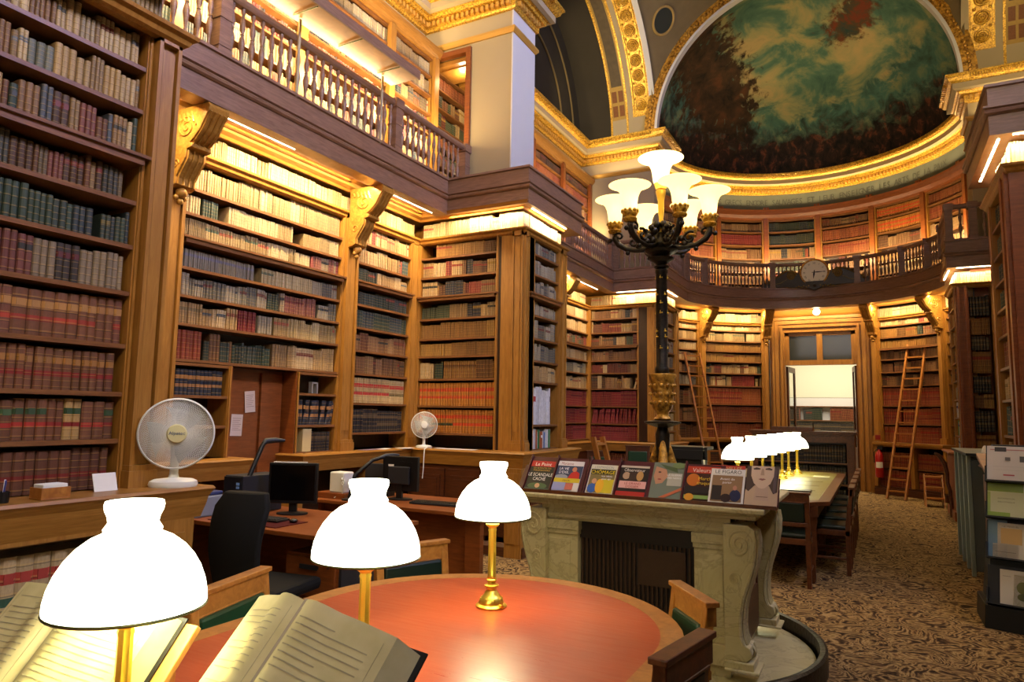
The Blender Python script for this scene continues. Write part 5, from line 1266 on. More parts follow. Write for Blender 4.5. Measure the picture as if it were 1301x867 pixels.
for i in range(6):
    a = math.radians(7+60*i); R3 = .335; c, s = cos(a), sin(a); zc = 2.935
    pt = lambda r, z: (CX_+r*c, CY_+r*s, z)
    mb = MB(); mb.tube([pt(.03,2.80),pt(.07,2.76),pt(.12,2.735),(pt(.18,2.735)),pt(.25,2.75),pt(.305,2.785),pt(.332,2.83),pt(R3,2.86),pt(R3,2.88)], [.02,.022,.02,.018,.02,.022,.024,.02,.016], 8)
    mb.tube([(CX_+(.2+.05*(1-k/14)*cos(k*.6+1))*c, CY_+(.2+.05*(1-k/14)*cos(k*.6+1))*s, 2.80+.05*(1-k/14)*sin(k*.6+1)) for k in range(14)], .011, 6)
    mb.tube([(CX_+(.30+.04*(1-k/12)*cos(k*.6))*c-.02*s, CY_+(.30+.04*(1-k/12)*cos(k*.6))*s+.02*c, 2.84+.035*(1-k/12)*sin(k*.6)) for k in range(12)], .009, 6)
    for r, z, q in ((.10,2.78,.028),(.14,2.80,.024),(.08,2.85,.03),(.37,2.82,.018),(.24,2.72,.018),(.16,2.76,.024),(.05,2.9,.03),(.11,2.87,.022)): mb.sphere(pt(r,z), q, 7, 5)
    arm_ = obj('arm', mb, BRONZE, t, smooth=60)
    mb = MB(); mb.lathe([(.02,2.865),(.045,2.875),(.05,2.89),(.04,2.90),(.05,2.915),(.056,2.935),(.05,2.945)], (CX_+R3*c, CY_+R3*s, 0), 18)
    for k in range(10): b = k*PI/5; mb.sphere((CX_+R3*c+.052*cos(b), CY_+R3*s+.052*sin(b), 2.942), .013, 6, 4)
    obj('gilt_cup', mb, GOLD, arm_, smooth=50)
    obj('glass_shade', tulip(CX_+R3*c, CY_+R3*s, zc, .97), TULIP, arm_, smooth=60); CAND.append((CX_+R3*c, CY_+R3*s, 3.06))
# ---- magazines on the stove
mb = MB(); t = thing('magazine_rack', 'low maroon sloping display rack on the stove mantel holding magazines', 'rack', (-1.35,4.25,1.03))
mb.add([(-2.2,4.24,1.032),(-.52,4.24,1.032),(-.52,4.26,1.032),(-2.2,4.26,1.032),(-2.2,4.375,1.19),(-.52,4.375,1.19),(-.52,4.39,1.19),(-2.2,4.39,1.19)],
       [(0,3,2,1),(4,5,6,7),(0,1,5,4),(1,2,6,5),(2,3,7,6),(3,0,4,7)]); obj('back_board', mb, MAROON, t)
mb = MB(); mb.box(-2.2,-.52,4.17,4.26,1.031,1.04); mb.box(-2.2,-.52,4.165,4.172,1.031,1.052); obj('ledge', mb, W_CHAIRD, t)
for x in (-2.1,-1.36,-.62):
    mb = MB(); mb.add([(x,4.39,1.032),(x+.01,4.39,1.032),(x+.01,4.45,1.032),(x,4.45,1.032),(x,4.385,1.18),(x+.01,4.385,1.18)], [(0,3,2,1),(0,1,5,4),(1,2,5),(2,3,4,5),(3,0,4)]); obj('rear_strut', mb, MAROON, t)
_mc = {}
def cm(h):
    if h not in _mc: _mc[h] = plain('print_'+h[1:], h, .35, 0, .4, .0)
    return _mc[h]
TILT = math.radians(53)
def magazine(label, x0, w, h, items, y=4.205, z=1.045, roll=0, folder=None, name='magazine', cat='magazine', base='#222222', tl=None, M=None, fh=.262):
    M = M or (TR(x0, y, z) @ Matrix.Rotation(tl or TILT, 4, 'X') @ Matrix.Rotation(roll, 4, 'Z'))
    if folder:
        f = MB(); f.box(-.012, w+.026, -.001, fh, -.012, -.004); f.box(-.016,-.006,-.001,fh+.012,-.012,.012); f.xform(M); o = obj('maroon_folder', f, MAROON); tag(o, folder, 'folder')
    t = thing(name, label, cat, M.translation)
    mb = MB(); mb.box(0, w, 0, h, -.004, 0); mb.xform(M); cov = obj('cover', mb, cm(base), t)
    lv = .0008
    for it in items:
        if it[0] == 'r':
            _, nm, c, a, b, x1, y1 = it; q = MB(); q.add([(a*w,b*h,lv),(x1*w,b*h,lv),(x1*w,y1*h,lv),(a*w,y1*h,lv)], [(0,1,2,3)])
        elif it[0] == 'e':
            _, nm, c, a, b, ra, rb_ = it; q = MB(); q.add([(a*w+ra*w*cos(k*PI/12), b*h+rb_*h*sin(k*PI/12), lv) for k in range(24)], [tuple(range(24))])
        elif it[0] == 'p':
            _, nm, c, pts = it; q = MB(); q.add([(a*w, b*h, lv) for a, b in pts], [tuple(range(len(pts)))])
        else:
            _, nm, c, a, b, size, txt = it[:7]; q = text_mb(txt, size*h, it[7] if len(it) > 7 else 1); q.xform(TR(a*w, b*h, lv+.0004))
        lv += .0005
        q.xform(M); obj(nm, q, cm(c), cov)
    return t
G = 'maroon plastic folder behind the '
magazine('magazine with red masthead and headline Le scandale caché, leftmost on stove', -2.13, .18, .225,
    [('r','masthead_band','#b3241c',0,.8,1,1),('t','masthead','#f0e8dc',.5,.83,.17,'Le Point',.95),('t','small_lines','#c79a2e',.5,.72,.07,'LES RETRAITES DES'),('t','small_lines','#c79a2e',.5,.64,.07,'PARLEMENTAIRES'),('t','headline','#e8e4da',.5,.46,.16,'LE SCANDALE',.8),('t','headline','#e8e4da',.5,.31,.16,'CACHÉ',.8),
     ('e','cover_photo','#3f5a34',.5,.12,.4,.11),('e','face_shape','#c49a6c',.5,.13,.1,.08),('r','foot_band','#3b4a38',0,0,1,.05)], folder=G+'leftmost magazine', base='#1c2016')
magazine('magazine with grey banner, red-shirted figure and yellow strip, second from left', -1.93, .185, .235,
    [('r','masthead_band','#cfcac2',0,.84,1,1),('t','masthead','#8a2020',.36,.87,.13,'Marianne',.8),('r','cover_photo','#303a52',0,.42,1,.84),('t','headline','#e6e6ea',.28,.7,.12,'LA VIE',.9),('t','headline','#e6e6ea',.3,.58,.12,"D'EXIL",.9),('e','car_shape','#8d9296',.25,.46,.25,.09),
     ('p','red_shirt','#b8261c',[(.5,.42),(.95,.42),(.92,.6),(.75,.68),(.6,.6)]),('e','face_shape','#b57452',.7,.72,.09,.08),('r','yellow_strip','#c9b01e',0,.28,1,.42),('t','strip_text','#3a3a18',.5,.32,.07,'SPECIAL'),('r','foot_photo','#8d90b0',0,.02,.5,.28),('r','foot_photo','#b5604a',.5,.05,.8,.26),('r','foot_photo','#cfc8b8',.8,.0,1,.28)], folder=G+'magazine with the red-shirted figure', base='#c8c2b8')
magazine('pale-edged magazine with yellow headline CHÔMAGE above a yellow figure', -1.69, .19, .22,
    [('t','masthead','#8a8a86',.48,.87,.13,"L'EXPANSION",.75),('r','cover_photo','#7b6a3a',.04,.04,.93,.84),('r','headline_band','#2e2c14',.04,.66,.93,.84),('t','headline','#e0c020',.48,.68,.17,'CHÔMAGE',.9),('r','yellow_panel','#c9b422',.5,.04,.93,.5),('e','blue_jacket','#2f5a9a',.2,.18,.16,.16),('e','face_shape','#c89468',.24,.42,.09,.09),
     ('e','yellow_jacket','#e0a820',.46,.26,.15,.24),('t','small_lines','#e8e4da',.65,.57,.09,'nos idées'),('t','small_lines','#e8e4da',.66,.48,.08,'pour agir')], folder=G+'CHÔMAGE magazine', base='#cfc8ae')
magazine('dark magazine with pink headline box low on its cover, left of candelabrum foot', -1.485, .19, .225,
    [('r','masthead_band','#b9aa90',0,.93,1,1),('t','masthead','#d8d0c0',.5,.8,.15,'Observateur',.8),('e','face_shape','#a88a6a',.25,.66,.13,.12),('e','face_shape','#b58a4a',.72,.66,.12,.16),('r','cover_photo','#3c2a1c',.35,.5,.6,.78),('r','headline_box','#d8a090',.05,.25,.98,.48),('t','headline','#8a2418',.52,.37,.1,'LE GRAND'),('t','headline','#8a2418',.52,.27,.1,'DOSSIER'),('r','foot_band','#a5281c',0,0,1,.14)], folder=G+'magazine with a pink headline box', base='#241b14')
magazine('grey-green magazine with a tilted face and pale text lines', -1.27, .20, .26,
    [('p','face_shape','#b07f5c',[(.08,.88),(.42,.8),(.5,.62),(.35,.42),(.15,.38),(.05,.6)]),('e','eye','#3a2a1c',.22,.72,.05,.02),('e','mouth','#8a3f30',.25,.52,.06,.02),('p','green_hat','#4a5a34',[(.2,.95),(.75,.85),(.8,.72),(.4,.82)]),('r','pale_text_block','#a9a48c',.5,.35,.95,.7),('p','orange_stripe','#b0603a',[(.3,.02),(.5,.02),(1,.25),(1,.33)]),
     ('t','small_lines','#e2dfd0',.7,.62,.07,'LA GUERRE'),('t','small_lines','#e2dfd0',.7,.54,.07,'DES NERFS'),('e','leafy_patch','#6a7a4a',.8,.92,.2,.08)], base='#6c7460', z=1.046)
magazine('dark magazine with orange-red masthead, orange glow and yellow headline', -1.055, .20, .245,
    [('r','masthead_band','#b0381c',0,.8,1,1),('t','masthead','#e2c8b0',.44,.83,.17,'Valeurs',.9),('e','orange_glow','#b8641c',.22,.6,.2,.18),('t','headline','#d8b430',.6,.6,.13,'Marché'),('t','headline','#d8b430',.6,.47,.13,'truqué ?'),('r','cover_photo','#241c18',0,.2,1,.4),('e','face_shape','#a8705a',.8,.28,.08,.08),('r','green_band','#7d9a4a',0,.06,1,.16),('e','orange_blob','#c98a24',.16,.1,.14,.1)], folder=G+'magazine with the orange-red masthead', base='#3a1c12')
magazine('red-topped magazine reading VILLES tucked behind the white-bordered one', -.915, .20, .26,
    [('r','masthead_band','#b03a28',0,.84,1,1),('t','masthead','#c8b46c',.68,.86,.14,'VILLES',.9),('r','cover_photo','#8a4a34',0,0,1,.84)], y=4.215, z=1.046, base='#9c4030')
magazine('white-bordered magazine with black capitals above two dark-suited figures', -.905, .20, .235,
    [('t','masthead','#1a1a1c',.5,.86,.15,'LE FIGARO',.92),('r','small_line_rule','#8a7a5a',.06,.82,.94,.825),('r','cover_photo','#8a6a44',.06,.04,.94,.8),('r','window_dark','#2a221c',.08,.08,.36,.5),('t','headline','#e8e0d0',.5,.66,.1,'Avant de'),('t','headline','#e8e0d0',.5,.56,.1,'partir'),('e','suit','#1e2440',.76,.22,.16,.17),('e','face_shape','#b07a5c',.74,.44,.06,.07),('e','dark_figure','#2a1a18',.5,.14,.15,.12)], y=4.185, z=1.048, base='#d8d2c0')
magazine('sepia magazine cover showing a close-up of a face, rightmost', -.70, .18, .265,
    [('p','dark_hair','#4a3a2e',[(.0,1),(1,1),(.98,.35),(.86,.3),(.72,.5),(.28,.5),(.1,.34),(.0,.4)]),('p','neck_shape','#b3977a',[(.28,.12),(.74,.12),(.7,.5),(.32,.5)]),('p','face_shape','#c9ad8c',[(.14,1),(.86,1),(.85,.74),(.76,.55),(.6,.44),(.5,.42),(.4,.44),(.25,.55),(.15,.74)]),('p','eye','#4a382e',[(.2,.93),(.3,.965),(.42,.94),(.42,.91),(.22,.9)]),('p','eye','#4a382e',[(.58,.94),(.7,.965),(.8,.93),(.78,.9),(.58,.91)]),('p','nose_shadow','#a98c6e',[(.47,.93),(.53,.93),(.56,.76),(.44,.76)]),('p','mouth','#8a5a4c',[(.38,.655),(.46,.68),(.5,.67),(.54,.68),(.62,.655),(.5,.62)]),('p','hair_lock','#5a4a48',[(.86,.95),(.96,.9),(.92,.3),(.84,.35)]),('r','caption','#6a5238',.35,.2,.7,.215)], y=4.19, z=1.048, base='#b89c78')
# ---- electric fans
def fan(label, x, y, z, ang, R, h, s=1.0, hub='cream'):
    """faces local -Y after rotation"""
    t = thing('table_fan', label, 'fan', (x, y, z), ang)
    mb = MB(); mb.lathe([(.0,0),(.12*s,0),(.125*s,.012*s),(.12*s,.03*s),(.10*s,.04*s),(.03*s,.048*s),(.0,.05*s)], n=32, sy=.8); obj('base', mb, WHITEP, t, smooth=40, local=True)
    mb = MB(); mb.lathe([(.03*s,.04*s),(.022*s,.07*s),(.022*s,h-R*.55),(.028*s,h-R*.35)], n=16, sy=.8); obj('neck', mb, WHITEP, t, smooth=40, local=True)
    mb = MB(); mb.lathe([(.0,-.03),(.035,-.03),(.05,-.0),(.05,.05),(.03,.09),(.0,.095)], n=20); mb.xform(TR(0,0,h) @ Matrix.Rotation(-PI/2, 4, 'X')); obj('motor_housing', mb, WHITEP, t, smooth=50, local=True)
    D = .035
    mb = MB(); pts = lambda r, d: [(r*cos(PI*i/28), d, h+r*sin(PI*i/28)) for i in range(56)]
    mb.tube(pts(R, -D), .006*s, 6, True); mb.tube(pts(R*.985, -D-.012), .003, 5, True)
    obj('guard_rim', mb, WHITEP, t, smooth=60, local=True)
    for nm, sg in (('front_guard', -1), ('rear_guard', 1)):
        mb = MB(); n = 130 if s > .9 else 80
        for i in range(n):
            a = 2*PI*i/n
            sw = .55
            q = []
            for k in range(5):
                f = k/4; r = R*(.24+.76*f); d = -D+sg*(.03*(1-f*f)) ; q.append((r*cos(a+sw*(1-f)), d, h+r*sin(a+sw*(1-f))))
            mb.tube(q, .0009, 3)
            if nm == 'front_guard':
                q = [(x2*1.0, d, 2*h-z2) for x2, d, z2 in q]; mb.tube(q, .0011, 3)
        obj(nm, mb, WHITEP, t, local=True)
    mb = MB(); mb.lathe([(0,0),(R*.27,0),(R*.27,.008),(R*.24,.014),(0,.016)], n=32); mb.xform(TR(0,-D-.032,h) @ Matrix.Rotation(PI/2, 4, 'X')); obj('hub_badge', mb, CREAMP if hub == 'cream' else WHITEP, t, smooth=40, local=True)
    if s > .9:
        q = text_mb('Alpatec', R*.14); q.xform(TR(0,-D-.0495,h-.006) @ Matrix.Rotation(PI/2, 4, 'X')); obj('badge_lettering', q, cm('#2c3c6a'), t, local=True)
    mb = MB()
    for i in range(3):
        a0 = i*2*PI/3+.5; vs = []; fs = []
        for k in range(7):
            f = k/6; r = R*(.15+.72*f)
            for e in (0, 1):
                a = a0+(e*1.35-.2+.35*f); vs.append((r*cos(a), -D+.012+(.02 if e else -.008), h+r*sin(a)))
        for k in range(6): fs.append((2*k, 2*k+1, 2*k+3, 2*k+2))
        mb.add(vs, fs)
    mb.lathe([(.0,-.02),(.035*s,-.02),(.035*s,.02),(0,.02)], (0,0,0), 16) if False else None
    obj('blades', mb, plain('fan_blade_grey_'+hub, '#8a8d88', .35), t, local=True, smooth=40)
    return t
fan('large white oscillating fan on the left counter beside the pilaster', -3.44, 2.515, 1.12, face(-3.5,2.5,-.3,.3)+PI-PI*0 if False else math.atan2(0-2.5, .1+3.5)+PI/2, .19, .29)
fan('small white fan in the alcove corner, in front of orange-spined volumes', -4.82, 6.84, 1.12, math.atan2(0-6.86, 0+4.8)+PI/2, .155, .275, s=.8, hub='white')
mb = MB(); mb.tube([(-4.76,6.80,1.13),(-4.70,6.74,1.135),(-4.68,6.66,1.12),(-4.68,6.65,1.05),(-4.69,6.66,.9),(-4.7,6.66,.78)], .006, 6); tag(obj('power_cord', mb, WHITEP, smooth=60), 'white power cord hanging from the small fan over the counter edge', 'cord')
# ---- things on the near counter
t = thing('card_box', 'small wooden card box with white slips on the near left counter', 'box', (-3.42,1.86,1.12))
mb = MB(); mb.box(-3.47,-3.37,1.80,1.93,1.121,1.127); 
for b_ in ((-3.47,-3.465,1.80,1.93),(-3.375,-3.37,1.80,1.93),(-3.465,-3.375,1.80,1.805),(-3.465,-3.375,1.925,1.93)): mb.box(*b_,1.127,1.175)
obj('tray', mb, W_CHAIR, t, bevel=.002)
mb = MB(); mb.box(-3.46,-3.38,1.81,1.92,1.13,1.19); obj('paper_slips', mb, PAPER, t, bevel=.004)
t = thing('card_holder', 'white card leaning against books by the near pilaster', 'card', (-3.5,2.17,1.12))
mb = MB(); mb.add([(-3.5,2.12,1.121),(-3.5,2.24,1.121),(-3.53,2.24,1.21),(-3.53,2.12,1.21),(-3.504,2.12,1.121),(-3.504,2.24,1.121),(-3.534,2.24,1.21),(-3.534,2.12,1.21)], [(0,1,2,3),(7,6,5,4),(0,4,5,1),(1,5,6,2),(2,6,7,3),(3,7,4,0)]); obj('card', mb, PAPER, t)
t = thing('pen_cup', 'dark pen cup with pens at the extreme left counter edge', 'cup', (-3.42,1.665,1.12))
mb = MB(); mb.lathe([(.025,.001),(.028,.05),(.026,.05),(.023,.004)], n=16); obj('cup', mb, BLACK, t, local=True)
for i, (dx, dy) in enumerate(((.01,.0),(-.01,.008),(0,-.012))):
    mb = MB(); mb.tube([(dx*.5,dy*.5,.01),(dx*2,dy*2,.10)], .004, 6); obj('pen', mb, cm(['#2a3a7a','#d8d8e0','#222222'][i]), t, local=True)
# leaning wood piece behind fan
mb = MB(); mb.add([(-3.62,2.50,1.12),(-3.60,2.50,1.12),(-3.60,2.53,1.12),(-3.62,2.53,1.12),(-3.66,2.46,1.26),(-3.64,2.46,1.26),(-3.64,2.49,1.26),(-3.66,2.49,1.26)], [(0,3,2,1),(4,5,6,7),(0,1,5,4),(1,2,6,5),(2,3,7,6),(3,0,4,7)])
tag(obj('wood_offcut', mb, W_STAND), 'short pale wooden slat leaning behind the large white fan', 'slat')
# ---- papers on the alcove counter and door
def sheet(label, x0, x1, y0, y1, z, m=PAPER, ang=0, name='paper_sheet'):
    mb = MB(); cx, cy = (x0+x1)/2, (y0+y1)/2; mb.box(x0-cx,x1-cx,y0-cy,y1-cy,0,.003); o = obj(name, mb, m); o.location = (cx,cy,z); o.rotation_euler.z = ang; return tag(o, label, 'paper')
sheet('white papers fanned on the alcove counter left of the small fan', -5.04,-4.94,6.2,6.42,1.122,ang=.3); sheet('mauve-edged paper pile on the alcove counter', -5.06,-4.95,5.93,6.18,1.122,cm('#8a7a90'))
sheet('curled white leaflet beside the small fan base', -4.98,-4.86,6.5,6.7,1.122,ang=-.4); sheet('long white papers right of the small fan on the side counter', -4.5,-4.1,6.78,6.9,1.122,ang=.05); sheet('single white paper at the right of the side counter', -4.62,-4.5,6.76,6.88,1.126,ang=.3)
def note(label, y, z, w, h, ang, c='#cbb6a6'):
    t = thing('paper_notice', label, 'notice', (-5.262, y, z))
    mb = MB(); mb.box(0,.003,-w/2,w/2,-h/2,h/2); mb.xform(Matrix.Rotation(ang, 4, 'X')); obj('sheet', mb, plain('pinkish_paper_'+c[1:], c, .8), t, local=True)
    mb = MB()
    for i in range(7): mb.box(.003,.0036,-w*.38,w*(.38-.1*(i%3)),h*(.3-.09*i),h*(.3-.09*i)+.004)
    mb.xform(Matrix.Rotation(ang, 4, 'X')); obj('print_lines', mb, cm('#8a7468'), t, local=True)
note('upper pinkish paper notice taped to the panelled alcove door', 4.60, 1.62, .12, .20, .1); note('lower pinkish paper notice taped to the panelled alcove door', 4.46, 1.40, .13, .20, -.03)
mb = MB(); mb.box(-4.965,-4.96,5.66,5.78,.95,1.06); tag(obj('blue_note', mb, cm('#8f9ac8')), 'pale blue paper note stuck under the alcove counter edge', 'paper')
for k, (y0, c, lb) in enumerate(((5.30,'#b9a878','grey cardboard file box on the lowest shelf right of the alcove door'),)):
    mb = MB(); mb.box(-5.24,-5.12,5.16,5.28,1.132,1.36); tag(obj('file_box', mb, cm(c)), lb, 'box')
t = thing('letter_stand', 'small grey arch-shaped stand alone on the shelf right of the alcove door', 'stand', (-5.17,5.33,1.72))
mb = MB(); mb.box(-5.2,-5.15,5.29,5.31,1.721,1.84); mb.box(-5.2,-5.15,5.36,5.38,1.721,1.84); mb.box(-5.2,-5.15,5.31,5.36,1.82,1.84); obj('arch', mb, cm('#8f8c86'), t, bevel=.004)
# ---- staff desks
def desk(label, x0, x1, y0, y1, z=.75, legs=()):
    t = thing('desk', label, 'desk', ((x0+x1)/2,(y0+y1)/2,0))
    mb = MB(); mb.box(x0,x1,y0,y1,z-.03,z); obj('desktop', mb, W_RED, t, bevel=.004)
    for nm, b in legs: mb = MB(); mb.box(*b); obj(nm, mb, W_RED, t, bevel=.003)
    return t
desk('left staff desk carrying the dark monitor and keyboard', -4.85,-3.02,3.38,4.25, .75, [('side_panel',(-4.83,-4.8,3.45,4.2,0,.72)),('side_panel',(-3.09,-3.05,3.95,4.2,0,.72)),('modesty_panel',(-4.8,-3.09,4.15,4.18,.2,.72))])
desk('right staff desk carrying the far monitor and white box', -4.6,-2.78,4.76,5.55, .75, [('side_panel',(-4.58,-4.54,4.85,5.5,0,.72)),('side_panel',(-2.98,-2.84,4.84,4.90,0,.72)),('modesty_panel',(-4.54,-2.98,4.90,4.93,.1,.72))])
t = thing('drawer_unit', 'reddish two-drawer pedestal under the left staff desk end', 'drawers', (-3.3,3.6,0))
mb = MB(); mb.box(-3.56,-3.1,3.50,3.95,.04,.60); obj('carcass', mb, W_RED, t, bevel=.004)
mb = MB(); mb.box(-3.1,-3.08,3.5,3.95,.04,.60); obj('dark_side', mb, DGREY, t)
for z0, z1 in ((.335,.585),(.07,.32)):
    mb = MB(); mb.box(-3.55,-3.12,3.482,3.502,z0,z1); d = obj('drawer', mb, W_RED, t, bevel=.003)
    mb = MB(); mb.box(-3.41,-3.26,3.462,3.47,z1-.075,z1-.045); mb.box(-3.41,-3.40,3.466,3.482,z1-.07,z1-.05); mb.box(-3.27,-3.26,3.466,3.482,z1-.07,z1-.05); hd = obj('handle', mb, DGREY, d)
    hd.location = (0,0,0)
mb = MB(); mb.lathe([(.0,0),(.012,0),(.012,.012),(.0,.012)], n=12); mb.xform(TR(-3.17,3.482,.54) @ Matrix.Rotation(PI/2, 4, 'X')); obj('lock', mb, DGREY, t)
def monitor(label, x, y, z, ang, w=.38, h=.31, m=SCREEN, back=False):
    t = thing('monitor', label, 'monitor', (x, y, z), ang)
    mb = MB(); mb.box(-w/2,w/2,-.02,.02,.08,.08+h); obj('housing', mb, BLACK, t, local=True, bevel=.006)
    mb = MB(); mb.box(-w/2+.018,w/2-.018,-.0215,-.0205,.105,.08+h-.018); obj('screen', mb, m, t, local=True)
    mb = MB(); mb.box(-.03,.03,.0,.03,.0,.2); obj('stem', mb, BLACK, t, local=True, bevel=.004)
    mb = MB(); mb.lathe([(.12,.001),(.12,.01),(.03,.018)], n=24, sy=.75); obj('foot', mb, BLACK, t, local=True, smooth=40)
    mb = MB(); mb.box(-w*.3,w*.3,.02,.045,.14,.3); obj('rear_bulge', mb, DGREY, t, local=True, bevel=.01)
    if back:
        mb = MB(); mb.box(.05,.11,.0455,.0465,.30,.318) ; obj('sticker', mb, PAPER, t, local=True)
        for k in range(3): mb = MB(); mb.box(-.13+.0*k,.0,.0205,.024,.33-.08*k,.345-.08*k); obj('vent_slot', mb, BLACK, t, local=True)
    else:
        mb = MB(); mb.box(-w/2+.03,w/2-.09,-.012,.012,.08+h,.08+h+.007); obj('top_note', mb, PAPER, t, local=True)
    return t
monitor('dark switched-off monitor on the left staff desk', -4.02, 3.98, .75, .45)
monitor('black monitor seen from behind on the right staff desk', -3.88, 5.16, .75, PI+.05, back=True)
t = thing('monitor', 'second dark monitor partly hidden behind the middle table lamp', 'monitor', (-4.2,5.3,.75), .1)
mb = MB(); mb.box(-.19,.19,-.02,.02,.05,.3); obj('housing', mb, DGREY, t, local=True, bevel=.006); mb = MB(); mb.box(-.1,.1,-.06,.06,.001,.05); obj('foot', mb, BLACK, t, local=True)
t = thing('keyboard', 'black keyboard on the dark red desk mat of the left desk', 'keyboard', (-3.98,3.62,.757), .12)
mb = MB(); mb.box(-.22,.22,-.07,.07,0,.015); obj('case', mb, BLACK, t, local=True, bevel=.004)
mb = MB()
for i in range(16):
    for j in range(5): mb.box(-.205+.026*i,-.205+.026*i+.021,-.058+.024*j,-.058+.024*j+.019,.015,.021)
obj('keys', mb, DGREY, t, local=True)
mb = MB(); mb.box(-4.3,-3.62,3.44,3.74,.751,.756); tag(obj('desk_mat', mb, cm('#4a1016')), 'dark red desk mat under the keyboard', 'mat')
t = thing('computer_mouse', 'small black mouse right of the keyboard', 'mouse', (-3.68,3.66,.757))
mb = MB(); mb.sphere((0,0,.012), .03, 12, 8, .5); obj('shell', mb, BLACK, t, local=True, smooth=60)
t = thing('keyboard', 'dark keyboard on the right staff desk in front of the rear-facing monitor', 'keyboard', (-3.42,5.05,.752), .1)
mb = MB(); mb.box(-.22,.22,-.07,.07,0,.02); obj('case', mb, DGREY, t, local=True, bevel=.004)
mb = MB()
for i in range(16):
    for j in range(5): mb.box(-.205+.026*i,-.205+.026*i+.021,-.058+.024*j,-.058+.024*j+.019,.02,.025)
obj('keys', mb, BLACK, t, local=True)
t = thing('computer_tower', 'dark grey computer tower behind the left monitor', 'computer', (-4.35,3.95,.75))
mb = MB(); mb.box(-4.48,-4.28,3.72,4.12,.751,1.04); obj('case', mb, DGREY, t, bevel=.008); mb = MB(); mb.box(-4.47,-4.29,3.705,3.72,.76,1.03); obj('front_panel', mb, BLACK, t)
mb = MB(); mb.box(-4.33,-4.30,3.70,3.705,.97,.99); mb.box(-4.33,-4.30,3.70,3.705,.945,.962); obj('badge', mb, cm('#7aa0d8'), t)
t = thing('printer', 'grey and blue printer at the left end of the staff desk', 'printer', (-4.6,3.6,.75))
mb = MB(); mb.box(-4.78,-4.42,3.42,3.68,.751,.90); obj('body', mb, plain('printer_grey', '#7c8086', .5), t, bevel=.012); mb = MB(); mb.box(-4.77,-4.43,3.43,3.67,.90,.93); obj('lid', mb, cm('#39406a'), t, bevel=.01)
t = thing('white_box', 'white plastic device box with cable on the right staff desk', 'box', (-4.42,4.95,.75))
mb = MB(); mb.box(-4.5,-4.33,4.9,5.04,.80,.985); obj('body', mb, WHITEP, t, bevel=.012)
mb = MB(); mb.tube([(-4.34,4.9,.93),(-4.33,4.87,.94),(-4.30,4.87,.88),(-4.32,4.88,.80),(-4.4,4.86,.76)], .006, 6); mb.tube([(-4.31+.02*cos(i*PI/5),4.87,.9+.025*sin(i*PI/5)) for i in range(10)], .005, 6, True); obj('cable', mb, cm('#c9c9b8'), t, smooth=60)
t = thing('wooden_riser', 'low wooden riser box under the white device', 'box', (-4.42,4.98,.75)); mb = MB(); mb.box(-4.62,-4.28,4.86,5.1,.751,.80); obj('box', mb, W_RED, t, bevel=.003)
def desklamp(label, pts, hd, base):
    t = thing('desk_lamp', label, 'lamp', base)
    mb = MB(); mb.lathe([(.07,0),(.07,.012),(.02,.02)], base, 20); obj('base', mb, BLACK, t, smooth=40)
    mb = MB(); mb.tube(pts, .018, 8); obj('arm', mb, BLACK, t, smooth=60)
    mb = MB(); mb.tube(hd, [.018,.024,.022,.012], 8); obj('head', mb, DGREY, t, smooth=60)
desklamp('tall angular black desk lamp beside the left computer', [(-4.3,3.70,.77),(-4.3,3.73,.9),(-4.3,3.90,1.25),(-4.3,3.92,1.28)], [(-4.3,3.92,1.28),(-4.3,3.94,1.30),(-4.28,4.02,1.305),(-4.25,4.09,1.30)], (-4.3,3.70,.751))
desklamp('long black cranked lamp arm over the right staff desk', [(-4.22,4.86,.77),(-4.2,4.9,.97),(-4.12,5.04,1.10),(-4.08,5.1,1.12)], [(-4.08,5.1,1.12),(-4.06,5.15,1.135),(-4.03,5.22,1.14),(-4.0,5.28,1.14)], (-4.22,4.86,.751))
# office chair
t = thing('office_chair', 'black upholstered swivel chair with high back at the left desk', 'chair', (-3.36,3.12,0), .15)
mb = MB()
def cush(mb, w0, w1, z0, z1, y, th, n=7):
    vs = []; fs = []
    for i in range(n+1):
        f = i/n; z = z0+(z1-z0)*f; w = w0+(w1-w0)*f; w = w*(1-.55*max(0, f-.8)**2*12); yy = y-.07*sin(f*PI)+.03*f
        for k in range(8): a = k*PI/4+PI/8; vs.append((w*cos(a)*1.08, yy+th*sin(a)*1.08, z))
    for i in range(n):
        for k in range(8): fs.append((i*8+k, i*8+(k+1) % 8, i*8+8+(k+1) % 8, i*8+8+k))
    fs.append(tuple(range(7,-1,-1))); fs.append(tuple(n*8+k for k in range(8))); mb.add(vs, fs)
OFF = plain('black_office_fabric', '#131312', .8, 0, .2, .2, 80)
cush(mb, .155, .20, .48, 1.06, -.22, .05); o = obj('backrest', mb, OFF, t, local=True, smooth=50, bevel=.01)
mb = MB(); mb.box(-.24,.24,-.2,.27,.42,.50); obj('seat', mb, OFF, t, local=True, bevel=.03)
mb = MB(); mb.tube([(0,0,.08),(0,0,.42)], .03, 10); mb.box(-.04,.04,-.26,0,.40,.43); mb.box(-.04,.04,-.29,-.25,.40,.62); obj('gas_column', mb, BLACK, t, local=True)
for i in range(5):
    a = i*2*PI/5+.3; mb = MB(); mb.tube([(0,0,.09),(.27*cos(a),.27*sin(a),.06)], .02, 6); mb.sphere((.28*cos(a),.28*sin(a),.03), .029, 8, 6); obj('caster_leg', mb, BLACK, t, local=True)
# paper pile on floor
mb = MB(); 
for i in range(8): mb.box(-3.95+.01*i,-3.7+.006*(i%3),3.45,3.75+.01*(i%2),.002+.012*i,.013+.012*i)
tag(obj('paper_pile', mb, PAPER), 'pile of white papers on the floor beside the drawer pedestal', 'papers')
